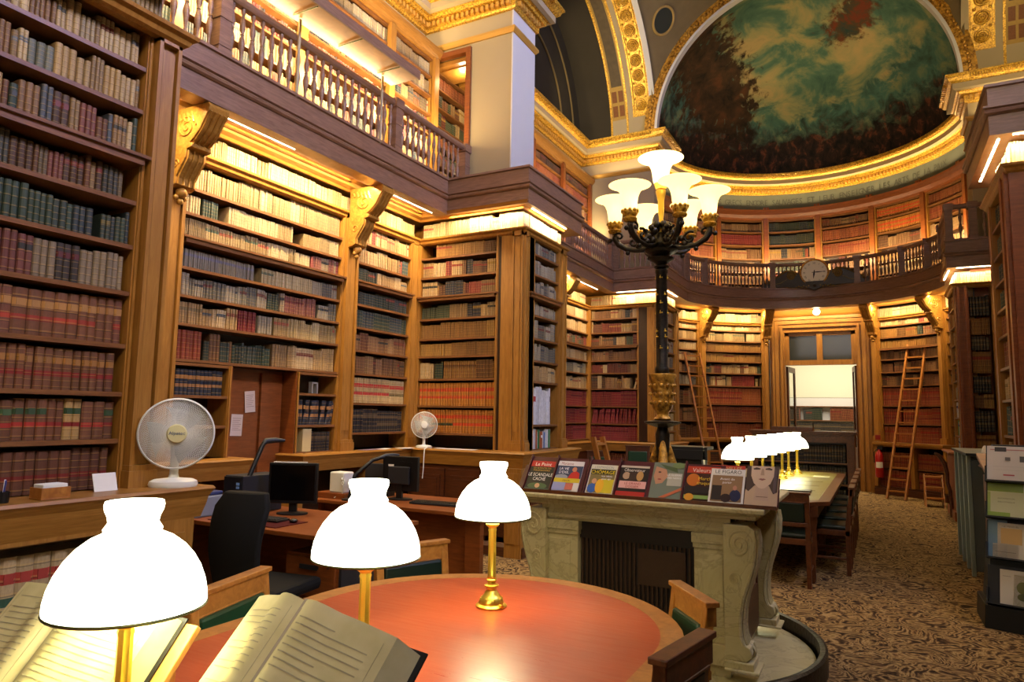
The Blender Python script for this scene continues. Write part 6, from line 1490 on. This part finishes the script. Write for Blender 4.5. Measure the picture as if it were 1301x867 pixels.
# ---- long table
t = thing('long_table', 'long walnut reading table with worn green-lit red leather, mid distance', 'table', (-1.2,9.2,0))
P = [(-1.96,7.3),(-1.72,7.08),(-.66,7.08),(-.43,7.32),(-.43,11.1),(-.6,11.3),(-1.8,11.3),(-1.96,11.1)]
I = [(-1.2+(x+1.2)*.86, 9.2+(y-9.2)*.955) for x, y in P]; mb = MB(); vs = []; fs = []
for (x, y), (a, b) in zip(P, I): vs += [(x,y,.72),(x,y,.76),(a,b,.76),(a,b,.72)]
for i in range(8):
    j = (i+1) % 8
    for k in range(4): fs.append((i*4+k, j*4+k, j*4+(k+1) % 4, i*4+(k+1) % 4))
mb.add(vs, fs); obj('table_rim', mb, W_CHAIRD, t, bevel=.004)
mb = MB(); mb.prism(I, lambda a,b,d: (a,b,d), .73, .759); obj('leather_inset', mb, MIXTOP, t)
mb = MB()
for y in (7.75,8.3,8.9,9.5,10.1,10.7): mb.box(-1.7,-.63,y,y+.012,.759,.7605)
obj('seams', mb, W_CHAIRD, t)
mb = MB(); mb.box(-1.86,-.53,7.18,11.2,.62,.72); obj('apron', mb, W_CHAIRD, t)
for x in (-1.85,-.6):
    for y in (7.25,8.6,9.9,11.15): mb = MB(); mb.lathe([(.03,0),(.04,.05),(.035,.2),(.055,.3),(.05,.5),(.06,.56),(.06,.64)], (x,y,0), 12); obj('leg', mb, W_CHAIRD, t, smooth=40)
chair('dark chair, back to the camera, at the near end of the long table', -.80, 6.98, 0, W_CHAIRD, DKLEA, top=.86, w=.44)
c0 = chair('first dark chair along the aisle side of the long table', -.30, 7.95, PI/2, W_CHAIRD, DKLEA, top=.86)
for i, y in enumerate((8.6,9.25,9.9,10.6)):
    copy_tree(c0, (-.30, y, 0), PI/2, ['second','third','fourth','fifth'][i]+' dark chair along the aisle side of the long table', 'chairs along the aisle side of the long table')
c0['group'] = 'chairs along the aisle side of the long table'
for i, (x, y, c, w, lb) in enumerate(((-.80,8.05,'#1c1410',.3,'flat black book tray lying on the long table near the aisle'),(-.82,7.55,'#1a1512',.2,'small dark notebook on the near part of the long table'),(-.70,10.3,'#cfc8b0',.2,'thin white paper at the far part of the long table'))):
    mb = MB(); mb.box(x-w/2,x+w/2,y-.09,y+.09,.7605,.785 if i < 2 else .765); tag(obj('flat_book' if i < 2 else 'paper_sheet', mb, cm(c), bevel=.003), lb, 'book' if i < 2 else 'paper')
# catalogue cabinet before the doorway
t = thing('catalogue_cabinet', 'dark green-lit cabinet with shelves of dark volumes beyond the long table', 'cabinet', (-1.1,12.5,0))
mb = MB(); mb.box(-1.93,-.30,12.2,12.8,1.30,1.34); mb.box(-1.9,-.33,12.22,12.8,1.27,1.30); obj('top', mb, W_CHAIRD, t, bevel=.004)
mb = MB(); mb.box(-1.6,-.95,12.35,12.7,1.34,1.40); obj('upper_riser', mb, W_CHAIRD, t)
for x0, x1 in ((-1.88,-1.80),(-.45,-.34)): mb = MB(); mb.box(x0,x1,12.25,12.78,0,1.27); obj('side_panel', mb, W_CHAIRD, t)
mb = MB(); mb.box(-1.80,-.45,12.6,12.78,0,1.27); obj('back_panel', mb, W_BACK, t)
mb = MB(); mb.box(-1.80,-.45,12.25,12.6,1.16,1.27); obj('top_rail', mb, W_CHAIRD, t)
for z in (.12,.50,.84): mb = MB(); mb.box(-1.80,-.45,12.27,12.6,z-.02,z); obj('shelf', mb, W_SHELF, t)
for i, z in enumerate((.12,.50,.84)): book_row(straight((-1.79,12.32), SU, SN), 1.33, z, .32, 'dark', ('in the cabinet beyond the long table','its left end'), i+1)
# ---- mid-distance chairs and black lectern desk
chair('green-backed chair standing behind the magazines, left of the candelabrum foot', -3.56, 11.2, PI+.2, W_DARK, GREENL, top=1.04, w=.40)
chair('second green chair, only its rounded top showing behind the magazines', -3.95, 10.4, PI+.3, W_DARK, GREENL, top=.97, w=.36)
t = thing('black_desk', 'black sloping lectern desk right of the candelabrum foot', 'desk', (-2.1,9.2,0))
mb = MB(); mb.box(-2.62,-1.92,8.9,9.3,1.12,1.16); mb.box(-2.62,-1.92,8.9,8.92,1.0,1.12); obj('top', mb, BLACK, t, bevel=.004)
mb = MB(); mb.box(-2.58,-2.0,8.95,9.28,0,1.12); obj('body', mb, BLACK, t)
mb = MB(); mb.box(-1.97,-1.95,8.9,8.92,.55,1.16); obj('bright_metal_edge', mb, cm('#d0ccb0'), t)
# ---- ladders
def ladder(label, b0, b1, t0, t1, n, hooks=False):
    """b0,b1 foot points; t0,t1 top points"""
    b0, b1, t0, t1 = map(Vector, (b0, b1, t0, t1)); t = thing('library_ladder', label, 'ladder', (b0+b1)/2)
    dr = (b1-b0).normalized()
    for a, b in ((b0, t0), (b1, t1)):
        d = (b-a).normalized(); s = d.cross(dr).normalized(); mb = MB(); vs = []
        for p in (a, b):
            for i, j in ((-1,-1),(1,-1),(1,1),(-1,1)): vs.append(p+dr*.017*i+s*.034*j)
        mb.add(vs, [(0,3,2,1),(4,5,6,7),(0,1,5,4),(1,2,6,5),(2,3,7,6),(3,0,4,7)]); obj('side_rail', mb, W_LADDER, t)
    for i in range(n):
        f = (i+.7)/n; p = b0.lerp(t0, f); q = b1.lerp(t1, f); d = (t0-b0).normalized(); s = Vector((0,0,1)); pr = dr.cross(s).normalized()
        mb = MB(); vs = []
        for c in (p, q):
            for i2, j in ((-1,-1),(1,-1),(1,1),(-1,1)): vs.append(c+pr*.04*i2+s*.014*j)
        mb.add(vs, [(0,3,2,1),(4,5,6,7),(0,1,5,4),(1,2,6,5),(2,3,7,6),(3,0,4,7)]); obj('rung', mb, W_LADDER, t)
ladder('tall leaning oak ladder in front of the right apse bookcase', (.11,15.55,0), (.42,15.42,0), (.62,16.42,3.12), (.93,16.22,3.12), 14)
ladder('leaning oak ladder between the second left pier and apse bookcase', (-3.0,14.35,0), (-2.72,14.5,0), (-3.72,15.1,2.95), (-3.46,15.4,2.95), 13)
ladder('short ladder leaning just right of the white pier', (-3.05,8.6,.0), (-2.98,8.85,.0), (-3.30,8.5,1.26), (-3.27,8.75,1.26), 4)
# step stool with curved rail
t = thing('step_stool', 'small wooden step stool at the foot of the right bookcase', 'stool', (.85,14.7,0))
for i, z in enumerate((.14,.32,.5)): mb = MB(); mb.box(.72,1.0,14.55+.14*i,14.72+.14*i,z,z+.025); obj('tread', mb, W_LADDER, t)
for x in (.71,.99):
    mb = MB(); mb.add([(x,14.5,0),(x+.02,14.5,0),(x+.02,15.05,0),(x,15.05,0),(x,14.86,.55),(x+.02,14.86,.55),(x+.02,15.05,.55),(x,15.05,.55)], [(0,3,2,1),(4,5,6,7),(0,1,5,4),(1,2,6,5),(2,3,7,6),(3,0,4,7)]); obj('side_board', mb, W_LADDER, t)
t = thing('handrail_unit', 'curved carved wooden handrail beside the far right pier counter', 'rail', (.93,13.6,0))
mb = MB(); mb.tube([(.80,13.2,1.02),(.86,13.2,.98),(.93,13.2,.86),(.96,13.2,.7),(.96,13.2,.55),(.99,13.2,.42),(1.0,13.2,.2),(1.0,13.2,.01)], [.02,.03,.035,.03,.028,.03,.028,.03], 8); obj('rail', mb, W_DARK, t, smooth=60)
# fire extinguisher
t = thing('fire_extinguisher', 'red fire extinguisher hanging right of the doorway', 'extinguisher', (.0,16.35,.35))
mb = MB(); mb.lathe([(.0,.0),(.07,.0),(.08,.03),(.08,.42),(.06,.5),(.025,.54),(.02,.58)], n=20); obj('cylinder', mb, cm('#9a1512'), t, local=True, smooth=40)
mb = MB(); mb.box(-.03,.06,-.02,.02,.57,.62); mb.box(-.02,.09,-.01,.01,.63,.65); mb.tube([(-.03,0,.58),(-.09,0,.52),(-.09,0,.3)], .01, 6); obj('valve', mb, BLACK, t, local=True)
mb = MB(); mb.arcbox((0,0), .0795, .0815, 130, 230, .2, .32, 8); obj('paper_label', mb, PAPER, t, local=True)
t = thing('call_point', 'small red call point above the fire extinguisher', 'sign', (-.01,16.5,1.12))
mb = MB(); mb.box(-.05,.05,-.02,.02,0,.1); obj('box', mb, cm('#7a1410'), t, local=True, bevel=.004)
# round ceiling light over door
t = thing('globe_light', 'small round white globe light above the doorway', 'lamp', (-1.12,16.3,3.93))
GLOBE = emis('glowing_globe', '#ffe0a8', 6); mb = MB(); mb.sphere((0,.22,-.02), .075, 20, 14); obj('globe', mb, GLOBE, t, smooth=60, local=True); mb = MB(); mb.lathe([(.05,.03),(.05,.09)], (0,.22,0), 16); obj('mount', mb, BRASS, t, local=True)
# ---- clock
CXc, CYc, CZc = -1.12, 16.27, 4.75
t = thing('wall_clock', 'round white clock with dark gilt scrollwork on the apse balcony', 'clock', (CXc, CYc, CZc))
Mc = TR(0,-.05,0) @ Matrix.Rotation(PI/2, 4, 'X')
mb = MB(); mb.lathe([(0,-.06),(.27,-.06),(.30,-.02),(.30,.02),(.285,.04),(.265,.03),(.26,.015),(0,.015)], n=48); mb.xform(Mc); obj('bezel', mb, GOLDC, t, local=True, smooth=40)
mb = MB(); mb.lathe([(0,.0),(.26,.0),(.26,.018),(0,.018)], n=48); mb.xform(Mc); obj('dial', mb, plain('ivory_dial', '#d9d2bc', .5), t, local=True)
NUM = ['XII','I','II','III','IIII','V','VI','VII','VIII','IX','X','XI']
for i in range(12):
    a = PI/2-i*PI/6; q = text_mb(NUM[i], .06, .8); q.xform(Mc @ TR(.205*cos(a), .205*sin(a), .021) @ Rz(a-PI/2) @ TR(0,-.021,0)); obj('numeral', q, BLACK, t, local=True)
for nm, a, L, w in (('hour_hand', -PI/2-.13, .14, .013), ('minute_hand', .02, .22, .009)):
    q = MB(); q.add([(-.05,-w*.6,.025),(.3*L,-w*1.5,.025),(L,-.003,.025),(L,.003,.025),(.3*L,w*1.5,.025),(-.05,w*.6,.025)], [(0,1,2,3,4,5)]); q.xform(Mc @ Rz(a)); obj(nm, q, BLACK, t, local=True)
DKS = plain('dark_scroll_green', '#231c12', .4, .3)
for s in (-1,1):
    mb = MB()
    body = [(s*.22,-.14),(s*.34,-.0),(s*.48,.08),(s*.62,.08),(s*.78,-.03),(s*.94,-.13),(s*1.1,-.18),(s*1.1,-.27),(s*.9,-.29),(s*.6,-.29),(s*.3,-.31),(s*.08,-.36)]
    mb.prism(body, lambda a,b,d: (a,d,b), -.075, -.005); obj('scroll_wing', mb, DKS, t, local=True)
    mb = MB(); YF = -.085
    mb.tube([(s*(.47+.10*(1-i/40)*cos(i*.42+PI)), YF, -.05+.10*(1-i/40)*sin(i*.42)) for i in range(40)], .016, 6)
    mb.tube([(s*(.98+.065*(1-i/26)*cos(i*.5)), YF, -.16+.065*(1-i/26)*sin(i*.5)) for i in range(26)], .014, 6)
    mb.tube([(s*.36,YF,-.0),(s*.46,YF,.065),(s*.58,YF,.06),(s*.72,YF,-.02),(s*.86,YF,-.11),(s*1.0,YF,-.15)], .016, 6)
    mb.tube([(s*.56,YF,-.12),(s*.7,YF,-.2),(s*.9,YF,-.23)], .006, 5)
    for k in range(6): mb.sphere((s*(.12+.05*k), YF, -.30-.02*(k%2)), .02, 6, 4)
    for k in range(4): mb.sphere((s*(.4+.05*k), YF, -.33+.01*(k%2)), .013, 6, 4)
    obj('gilt_scroll', mb, plain('tarnished_gilt_%d' % (s+1), '#8f7436', .4, .5, .4, .3, 40), t, local=True, smooth=60)
mb = MB(); mb.prism([(-.2,-.2),(.2,-.2),(.12,-.34),(0,-.40),(-.12,-.34)], lambda a,b,d: (a,d,b), -.09, -.0); mb.sphere((0,-.1,-.3), .035, 10, 8); obj('pendant_block', mb, DKS, t, local=True, smooth=50)
# ---- right foreground: brochure rack, lecterns
t = thing('brochure_rack', 'tall black brochure rack standing at the right edge', 'rack', (.95,6.55,0))
Ft = lambda a, b, d: (a, d, b)
BX0, BX1 = .66, 1.30
mb = MB(); mb.add([(BX0,6.42,0),(BX1,6.20,0),(BX1,6.9,0),(BX0,6.9,0),(BX0+.01,6.43,.17),(BX1,6.21,.17),(BX1,6.9,.17),(BX0+.01,6.9,.17)], [(0,3,2,1),(4,5,6,7),(0,1,5,4),(1,2,6,5),(2,3,7,6),(3,0,4,7)]); obj('base_cabinet', mb, BLACK, t, bevel=.004)
mb = MB(); mb.add([(BX0+.05,6.56,.17),(BX1,6.4,.17),(BX1,6.9,.17),(BX0+.05,6.9,.17),(BX0+.16,6.78,1.36),(BX1,6.68,1.36),(BX1,6.9,1.36),(BX0+.16,6.9,1.36)], [(0,3,2,1),(4,5,6,7),(0,1,5,4),(1,2,6,5),(2,3,7,6),(3,0,4,7)]); obj('back_panel', mb, BLACK, t)
def rackM(z, k): 
    x = BX0+.035+(.06)*((z-.2)/1.2); y = 6.43+.17*((z-.2)/1.2)
    return TR(x, y, z) @ Rz(math.radians(-16)) @ Matrix.Rotation(math.radians(74), 4, 'X')
for k, z in enumerate((.2,.53,.83,1.10)):
    M = rackM(z, k); mb = MB(); mb.box(-.01,.62,-.02,-.008,-.05,.03); mb.box(-.01,.62,-.02,.27,-.03,-.014); mb.box(-.012,-.002,-.02,.1,-.05,.02); mb.xform(M); obj('tier', mb, BLACK, t)
def bro(label, z, x, w, h, items, base, roll=0, name='brochure'):
    M = rackM(z, 0) @ TR(x, -.005, 0) @ Rz(roll); magazine(label, 0, w, h, items, base=base, M=M, name=name, cat='brochure')
bro('white newspaper with small pictures on the top tier of the brochure rack', 1.10, .0, .42, .27, [('r','headline_band','#b0746a',.05,.88,.9,.91),('r','small_picture','#3a3430',.12,.84,.3,.97),('r','small_picture','#4a4640',.5,.55,.64,.72),('r','small_picture','#6a6258',.28,.58,.36,.68),('r','red_spot','#a84a4a',.25,.14,.42,.18),('r','text_block','#a59c8c',.1,.3,.9,.305),('r','text_block','#a59c8c',.1,.4,.9,.405)], '#c9c0ae')
bro('green-edged leaflet spread on the second tier of the brochure rack', .83, .0, .24, .265, [('r','green_block','#7f9a34',.0,.72,.95,1),('r','green_edge','#9ab05a',0,0,.08,.7),('r','green_foot','#8ba83c',0,0,.6,.12),('t','small_lines','#7a8060',.5,.5,.06,'INFORMATION'),('t','small_lines','#7a8060',.5,.4,.06,'BIBLIOTHEQUE')], '#c3c596')
bro('right pale leaflet with small green photo on the second tier', .83, .26, .26, .265, [('r','green_photo','#6f8c34',.15,.72,.4,.97),('r','text_block','#a5a37e',.1,.6,.9,.61),('r','text_block','#a5a37e',.1,.45,.9,.46),('r','text_block','#a5a37e',.1,.3,.9,.31)], '#bfc09a')
bro('blue-backed brochure on the third tier of the brochure rack', .53, .0, .12, .28, [], '#5f7f92')
bro('cream leaflet overlapping the blue-backed brochure', .53, .06, .17, .26, [('r','orange_panel','#c2a05c',.12,.4,.9,.85),('t','small_lines','#6a5a40',.5,.88,.07,'LE MENSUEL')], '#c9c1a8')
bro('small cream booklet at the bottom of the third tier', .53, .03, .16, .10, [('r','rule','#7a7460',.1,.4,.9,.43)], '#cbc4aa')
bro('dark photographic brochure headed energ on the third tier', .53, .25, .24, .26, [('e','leafy_patch','#35502c',.4,.75,.35,.15),('t','headline','#d9e0e2',.45,.55,.2,'énergi'),('e','cloudy_patch','#6b645c',.5,.25,.4,.18),('e','pale_patch','#8d8a84',.3,.15,.15,.08)], '#222b2e')
bro('tall white leaflet on the lowest tier of the brochure rack', .2, .07, .17, .25, [('r','text_block','#a0998a',.1,.8,.4,.82)], '#c8c2ae')
bro('olive-green booklet overlapping white leaflets on the lowest tier', .2, .15, .12, .22, [('e','dark_leaf','#5c5c14',.5,.6,.35,.2),('e','dark_leaf','#4a4c12',.5,.3,.3,.12)], '#8a8a24', roll=-.03)
bro('narrow white leaflet at the right of the lowest tier', .2, .27, .08, .21, [], '#c5c4b8', roll=-.03)
# grey panel display and counter
t = thing('panel_display', 'folding display of narrow grey-green upright panels by the right pier', 'display', (.92,8.9,0))
for i in range(4):
    y = 9.7-.42*i; x = .82-.0*i
    mb = MB(); mb.box(x,x+.42,y-.02,y+.02,.05,1.15); obj('panel', mb, GREYP, t, bevel=.003)
    mb = MB(); mb.box(x-.035,x,y-.03,y+.03,0,1.2); obj('upright', mb, plain('pale_metal_%d' % i, '#7f8a80', .5, .3), t, bevel=.003)
mb = MB(); mb.box(.77,1.3,8.3,9.85,1.2,1.225); obj('top_board', mb, BLACK, t)
mb = MB(); mb.add([(.93,8.45,1.226),(1.10,8.45,1.226),(1.10,8.6,1.226),(.93,8.6,1.226),(.95,8.52,1.30),(1.12,8.52,1.30),(1.12,8.62,1.28),(.95,8.62,1.28)], [(0,3,2,1),(4,5,6,7),(0,1,5,4),(1,2,6,5),(2,3,7,6),(3,0,4,7)]); tag(obj('name_card', mb, PAPER), 'white tilted card standing on the dark display counter', 'card')
t = thing('lectern', 'brown sloping-topped wooden lectern behind the brochure rack', 'lectern', (1.0,7.3,0))
mb = MB(); mb.add([(.80,7.0,1.05),(1.25,7.0,1.05),(1.25,7.75,1.22),(.80,7.75,1.22),(.80,7.0,1.08),(1.25,7.0,1.08),(1.25,7.75,1.25),(.80,7.75,1.25)], [(0,3,2,1),(4,5,6,7),(0,1,5,4),(1,2,6,5),(2,3,7,6),(3,0,4,7)]); obj('sloping_top', mb, W_RED, t)
mb = MB(); mb.box(.84,1.25,7.05,7.7,0,1.06); obj('body', mb, W_CHAIRD, t)
# ---- gallery light hoods
def hood(label, y0, y1):
    t = thing('gallery_light_hood', label, 'light', (-4.4,(y0+y1)/2,5.2), 0, 'long wooden lighting hoods above the first left balustrade')
    mb = MB(); mb.box(-4.66,-4.28,y0,y1,5.16,5.18); obj('underboard', mb, W_OAKH, t)
    mb = MB(); mb.box(-4.28,-4.26,y0,y1,5.14,5.24); obj('front_fascia', mb, W_RAIL, t)
    mb = MB(); mb.box(-4.66,-4.28,y0,y1,5.2,5.24); obj('top', mb, W_RAIL, t)
    for k in range(3):
        y = y0+(y1-y0)*(k+.5)/3
        mb = MB(); mb.tube([(-4.6,y-.01,5.15),(-4.3,y-.01,5.15)], .006, 5); obj('crossbar', mb, BRASSD, t)
    mb = MB(); mb.tube([(-4.675,y0+.02,5.215),(-4.675,y1-.02,5.215)], .012, 8); obj('tube', mb, TUBE, t)
    if y0 < 3: mb = MB(); mb.box(-4.62,-4.32,y0+.1,y1-.1,5.15,5.16); obj('lit_diffuser', mb, TUBE, t)
    return t
TUBE = emis('lit_fluorescent_tube', '#ffd98a', 9)
hood('wooden lighting hood above the middle of the first left balustrade', 3.98, 5.78); hood('shorter lighting hood at the top left corner, brightly lit beneath', 2.6, 3.5)
for i, y in enumerate((4.35,5.55)):
    mb = MB(); mb.box(-4.60,-4.585,y-.012,y+.012,4.40,5.15); tag(obj('hood_strut', mb, cm('#a59a84')), ['left','right'][i]+' pale vertical strut crossing the first left balustrade', 'strut', 'pale struts holding the gallery hood')
# strip lights under the galleries
def strip(label, a, b, m=None):
    t = thing('strip_light', label, 'light', a); mb = MB(); mb.tube([a, b], .013, 8); obj('tube', mb, m or TUBE, t); 
    mb = MB(); mb.tube([(a[0],a[1],a[2]+.018),(b[0],b[1],b[2]+.018)], .016, 6); obj('batten', mb, WHITEP, t)
TUBE2 = emis('lit_strip_tube', '#ffe6b0', 16)
STR = [('strip light under the first gallery between the carved brackets', (-4.74,3.7,3.99), (-4.74,4.5,3.99)),
       ('strip light under the first gallery corner bay', (-4.74,6.0,3.99), (-4.74,6.75,3.99)),
       ("strip light over the white pier's side bookcase", (-4.5,6.96,3.985), (-3.66,6.96,3.985)),
       ("strip light over the white pier's front bookcase", (-3.54,7.1,3.985), (-3.54,8.1,3.985)),
       ('strip light behind the candelabrum column, on the pier side', (-4.5,12.85,3.985), (-3.66,12.85,3.985)),
       ('strip light on the front of the second left pier', (-3.54,13.0,3.985), (-3.54,13.8,3.985)),
       ('strip light under the second gallery in the alcove', (-4.74,9.5,3.99), (-4.74,12.4,3.99)),
       ('strip light on the front of the right pier at the right edge', (1.01,7.0,3.985), (1.01,8.2,3.985)),
       ('strip light on the near side of the right pier', (1.1,6.93,3.985), (2.0,6.93,3.985)),
       ('strip light on the near side of the far right pier', (1.2,12.84,3.985), (2.1,12.84,3.985)),
       ('strip light on the front of the far right pier', (1.11,13.0,3.985), (1.11,13.9,3.985))]
for lb, a, b in STR: strip(lb, a, b, TUBE2)
t = thing('hanging_spotlight', 'small bright spotlight hanging on a thin wire at the top centre', 'lamp', (-3.3,6.95,6.62))
mb = MB(); mb.tube([(-3.3,6.95,6.72),(-3.3,6.95,9.5)], .004, 5); obj('suspension_wire', mb, GREYP, t)
mb = MB(); mb.lathe([(.02,.1),(.05,.08),(.06,0),(.055,0),(.0,.03)], (-3.3,6.95,6.62), 16, cap=False); obj('housing', mb, WHITEP, t, smooth=40)
mb = MB(); mb.sphere((-3.3,6.95,6.63), .035, 12, 8); obj('bulb', mb, emis('spot_bulb', '#fff4d8', 10), t, smooth=60)
finish_books()
# ------------------------------------------------------------------ lights
def area(name, loc, direc, sx, sy, power, col, spread=None):
    """sx along the world axis closest to Y for left-wall lights"""
    l = bpy.data.lights.new(name, 'AREA'); l.shape = 'RECTANGLE'; l.size = sx; l.size_y = sy; l.energy = power; l.color = col
    if spread: l.spread = spread
    o = bpy.data.objects.new(name, l); COL.objects.link(o); o.location = loc
    o.rotation_euler = Vector(direc).to_track_quat('-Z', 'Y').to_euler(); return o
def strip_area(a, b, direc, power, col=(1,.75,.40), w=.04):
    a, b = Vector(a), Vector(b); d = (b-a).normalized(); z = -Vector(direc).normalized(); x = (d-z*d.dot(z)).normalized(); y = z.cross(x)
    l = bpy.data.lights.new('strip_or_fill_light', 'AREA'); l.shape = 'RECTANGLE'; l.size = (b-a).length; l.size_y = w; l.energy = power; l.color = col
    o = bpy.data.objects.new('strip_or_fill_light', l); COL.objects.link(o)
    o.matrix_world = Matrix.Translation((a+b)/2) @ Matrix((x, y, z)).transposed().to_4x4(); return o
KS = 2.0
strip_area((-4.74,3.7,3.965), (-4.74,5.6,3.965), (-.5,0,-1), 26*KS)
strip_area((-4.74,5.95,3.965), (-4.74,6.8,3.965), (-.5,0,-1), 11*KS)
strip_area((-4.6,6.93,3.96), (-3.6,6.93,3.96), (0,.35,-1), 9*KS)
strip_area((-3.52,7.1,3.96), (-3.52,8.2,3.96), (-.35,0,-1), 6*KS, (1,.86,.62))
strip_area((-4.74,9.5,3.965), (-4.74,12.5,3.965), (-.5,0,-1), 26*KS)
strip_area((-4.5,12.82,3.96), (-3.6,12.82,3.96), (0,.35,-1), 10*KS)
strip_area((-3.52,12.9,3.96), (-3.52,14.0,3.96), (-.35,0,-1), 7*KS)
for a0 in (-60,-48,-36,-26,26,38,50,62):
    p0, p1 = arcpt(2.62, a0-5), arcpt(2.62, a0+5); n = Vector((sin(math.radians(a0)), cos(math.radians(a0)), -2.2))
    strip_area((p0[0],p0[1],3.97), (p1[0],p1[1],3.97), n, 6.5*KS)
p0, p1 = arcpt(2.6, -18), arcpt(2.6, 18); strip_area((p0[0],p0[1],3.97), (p1[0],p1[1],3.97), (0,.6,-1), 10*KS)
strip_area((1.0,7.0,3.96), (1.0,8.3,3.96), (.35,0,-1), 5*KS); strip_area((1.0,6.91,3.96), (2.2,6.91,3.96), (0,.35,-1), 8*KS)
strip_area((1.12,12.82,3.96), (2.2,12.82,3.96), (0,.35,-1), 7*KS); strip_area((1.09,12.9,3.96), (1.09,14,3.96), (.35,0,-1), 6*KS)
strip_area((-4.74,2.6,3.965), (-4.74,3.35,3.965), (-.5,0,-1), 9*KS)
strip_area((-4.76,2.6,5.04), (-4.76,7.2,5.04), (.4,0,1), 30, w=.03)  # unseen upward light added to make the hood undersides glow
for a0 in (-70,-50,-30,-10,10,30,50,70):  # hidden uplights added to brighten the apse cornice
    p0, p1 = arcpt(2.78, a0-9), arcpt(2.78, a0+9); n = Vector((-.25*sin(math.radians(a0)), -.25*cos(math.radians(a0)), 1))
    strip_area((p0[0],p0[1],6.47), (p1[0],p1[1],6.47), n, 5.5, w=.03)
for sx in (1,-1):  # further uplights added for the side cornices, no fixtures
    X = lambda x: x if sx > 0 else 2*XC-x
    strip_area((X(-4.98),8.3,6.46), (X(-4.98),13.0,6.46), (.3*sx,0,1), 11, w=.03)
    strip_area((X(-4.8),12.98,6.52), (X(-3.9),12.98,6.52), (0,-.3,1), 3.2, w=.03)
strip_area((-4.98,3,6.46), (-4.98,7.2,6.46), (.3,0,1), 18, w=.03)  # unseen uplight added for the first left cornice
# gallery hoods throw light on the upper shelves
strip_area((-4.7,2.6,5.2), (-4.7,7.2,5.2), (-1,0,-.05), 60*KS, w=.05)
strip_area((-4.72,8.8,5.3), (-4.72,12.9,5.3), (-1,0,0), 34*KS, w=.06)
for a0 in (-66,-44,-22,0,22,44,66):
    p0, p1 = arcpt(2.55, a0-9), arcpt(2.55, a0+9); n = Vector((sin(math.radians(a0)), cos(math.radians(a0)), .1))
    strip_area((p0[0],p0[1],5.1), (p1[0],p1[1],5.1), n, 6*KS, w=.05)
def point(name, loc, e, col, r=.03):
    l = bpy.data.lights.new(name, 'POINT'); l.energy = e; l.color = col; l.shadow_soft_size = r
    o = bpy.data.objects.new(name, l); COL.objects.link(o); o.location = loc; return o
for x, y in TLAMPS: point('table_lamp_light', (x, y, 1.155), 3.2, (1,.93,.5), .025)
for x, y in FL: point('table_lamp_light', (x, y, 1.155), 5, (.95,1,.55), .025)
for i, (x, y, z) in enumerate(CAND): point('candelabrum_light', (x, y, z+.02), 5, (1,.78,.42), .05)
point('gallery_passage_light', (-4.95,7.7,6.2), 6, (1,.75,.4), .05)
area('far_room_light', (-1,19.5,3.8), (0,0,-1), 3, 3, 110, (1,.93,.78))
# added spots without fixtures, brightening the upper pier, cornice and vault
for loc, to, e in (((-4.6,10.6,6.9),(-4.0,13.1,8.6),50),((2.0,10.6,6.9),(1.7,13.1,8.6),25),((-4.9,5.2,6.6),(-4.7,7.4,6.5),22)):
    l = bpy.data.lights.new('added_cornice_spot', 'SPOT'); l.energy = e*2.2; l.color = (1,.80,.45); l.spot_size = 1.6; l.spot_blend = .6; l.shadow_soft_size = .05
    o = bpy.data.objects.new('added_cornice_spot', l); COL.objects.link(o); o.location = loc; o.rotation_euler = (Vector(to)-Vector(loc)).to_track_quat('-Z', 'Y').to_euler()
# window daylight from the right lunette above the first alcove
mb = MB(); mb.box(3.05,3.1,3.4,6.4,7.6,9.2); struct('window_1', mb, emis('daylit_window', '#b4beff', 26))
mb = MB(); mb.box(3.05,3.1,-2,1.2,7.4,9.2); struct('added_fill_near', mb, emis('fill_glow_near', '#fff0dc', 19))  # added warm glowing panel out of view, fills the near end with light
mb = MB(); mb.box(-3.4,1.2,-2.94,-2.9,4.6,8.4); struct('added_fill_back', mb, emis('fill_glow_back', '#fff0dc', .25))  # added glowing panel behind the camera, weak ambient fill
w = bpy.data.worlds.new('world'); scene.world = w; w.use_nodes = True
w.node_tree.nodes['Background'].inputs[0].default_value = (.8,.85,1,1); w.node_tree.nodes['Background'].inputs[1].default_value = .2
scene.view_settings.view_transform = 'Standard'; scene.view_settings.look = 'None'; scene.view_settings.gamma = 1
scene.view_settings.use_curve_mapping = False
scene.view_settings.exposure = 0.95
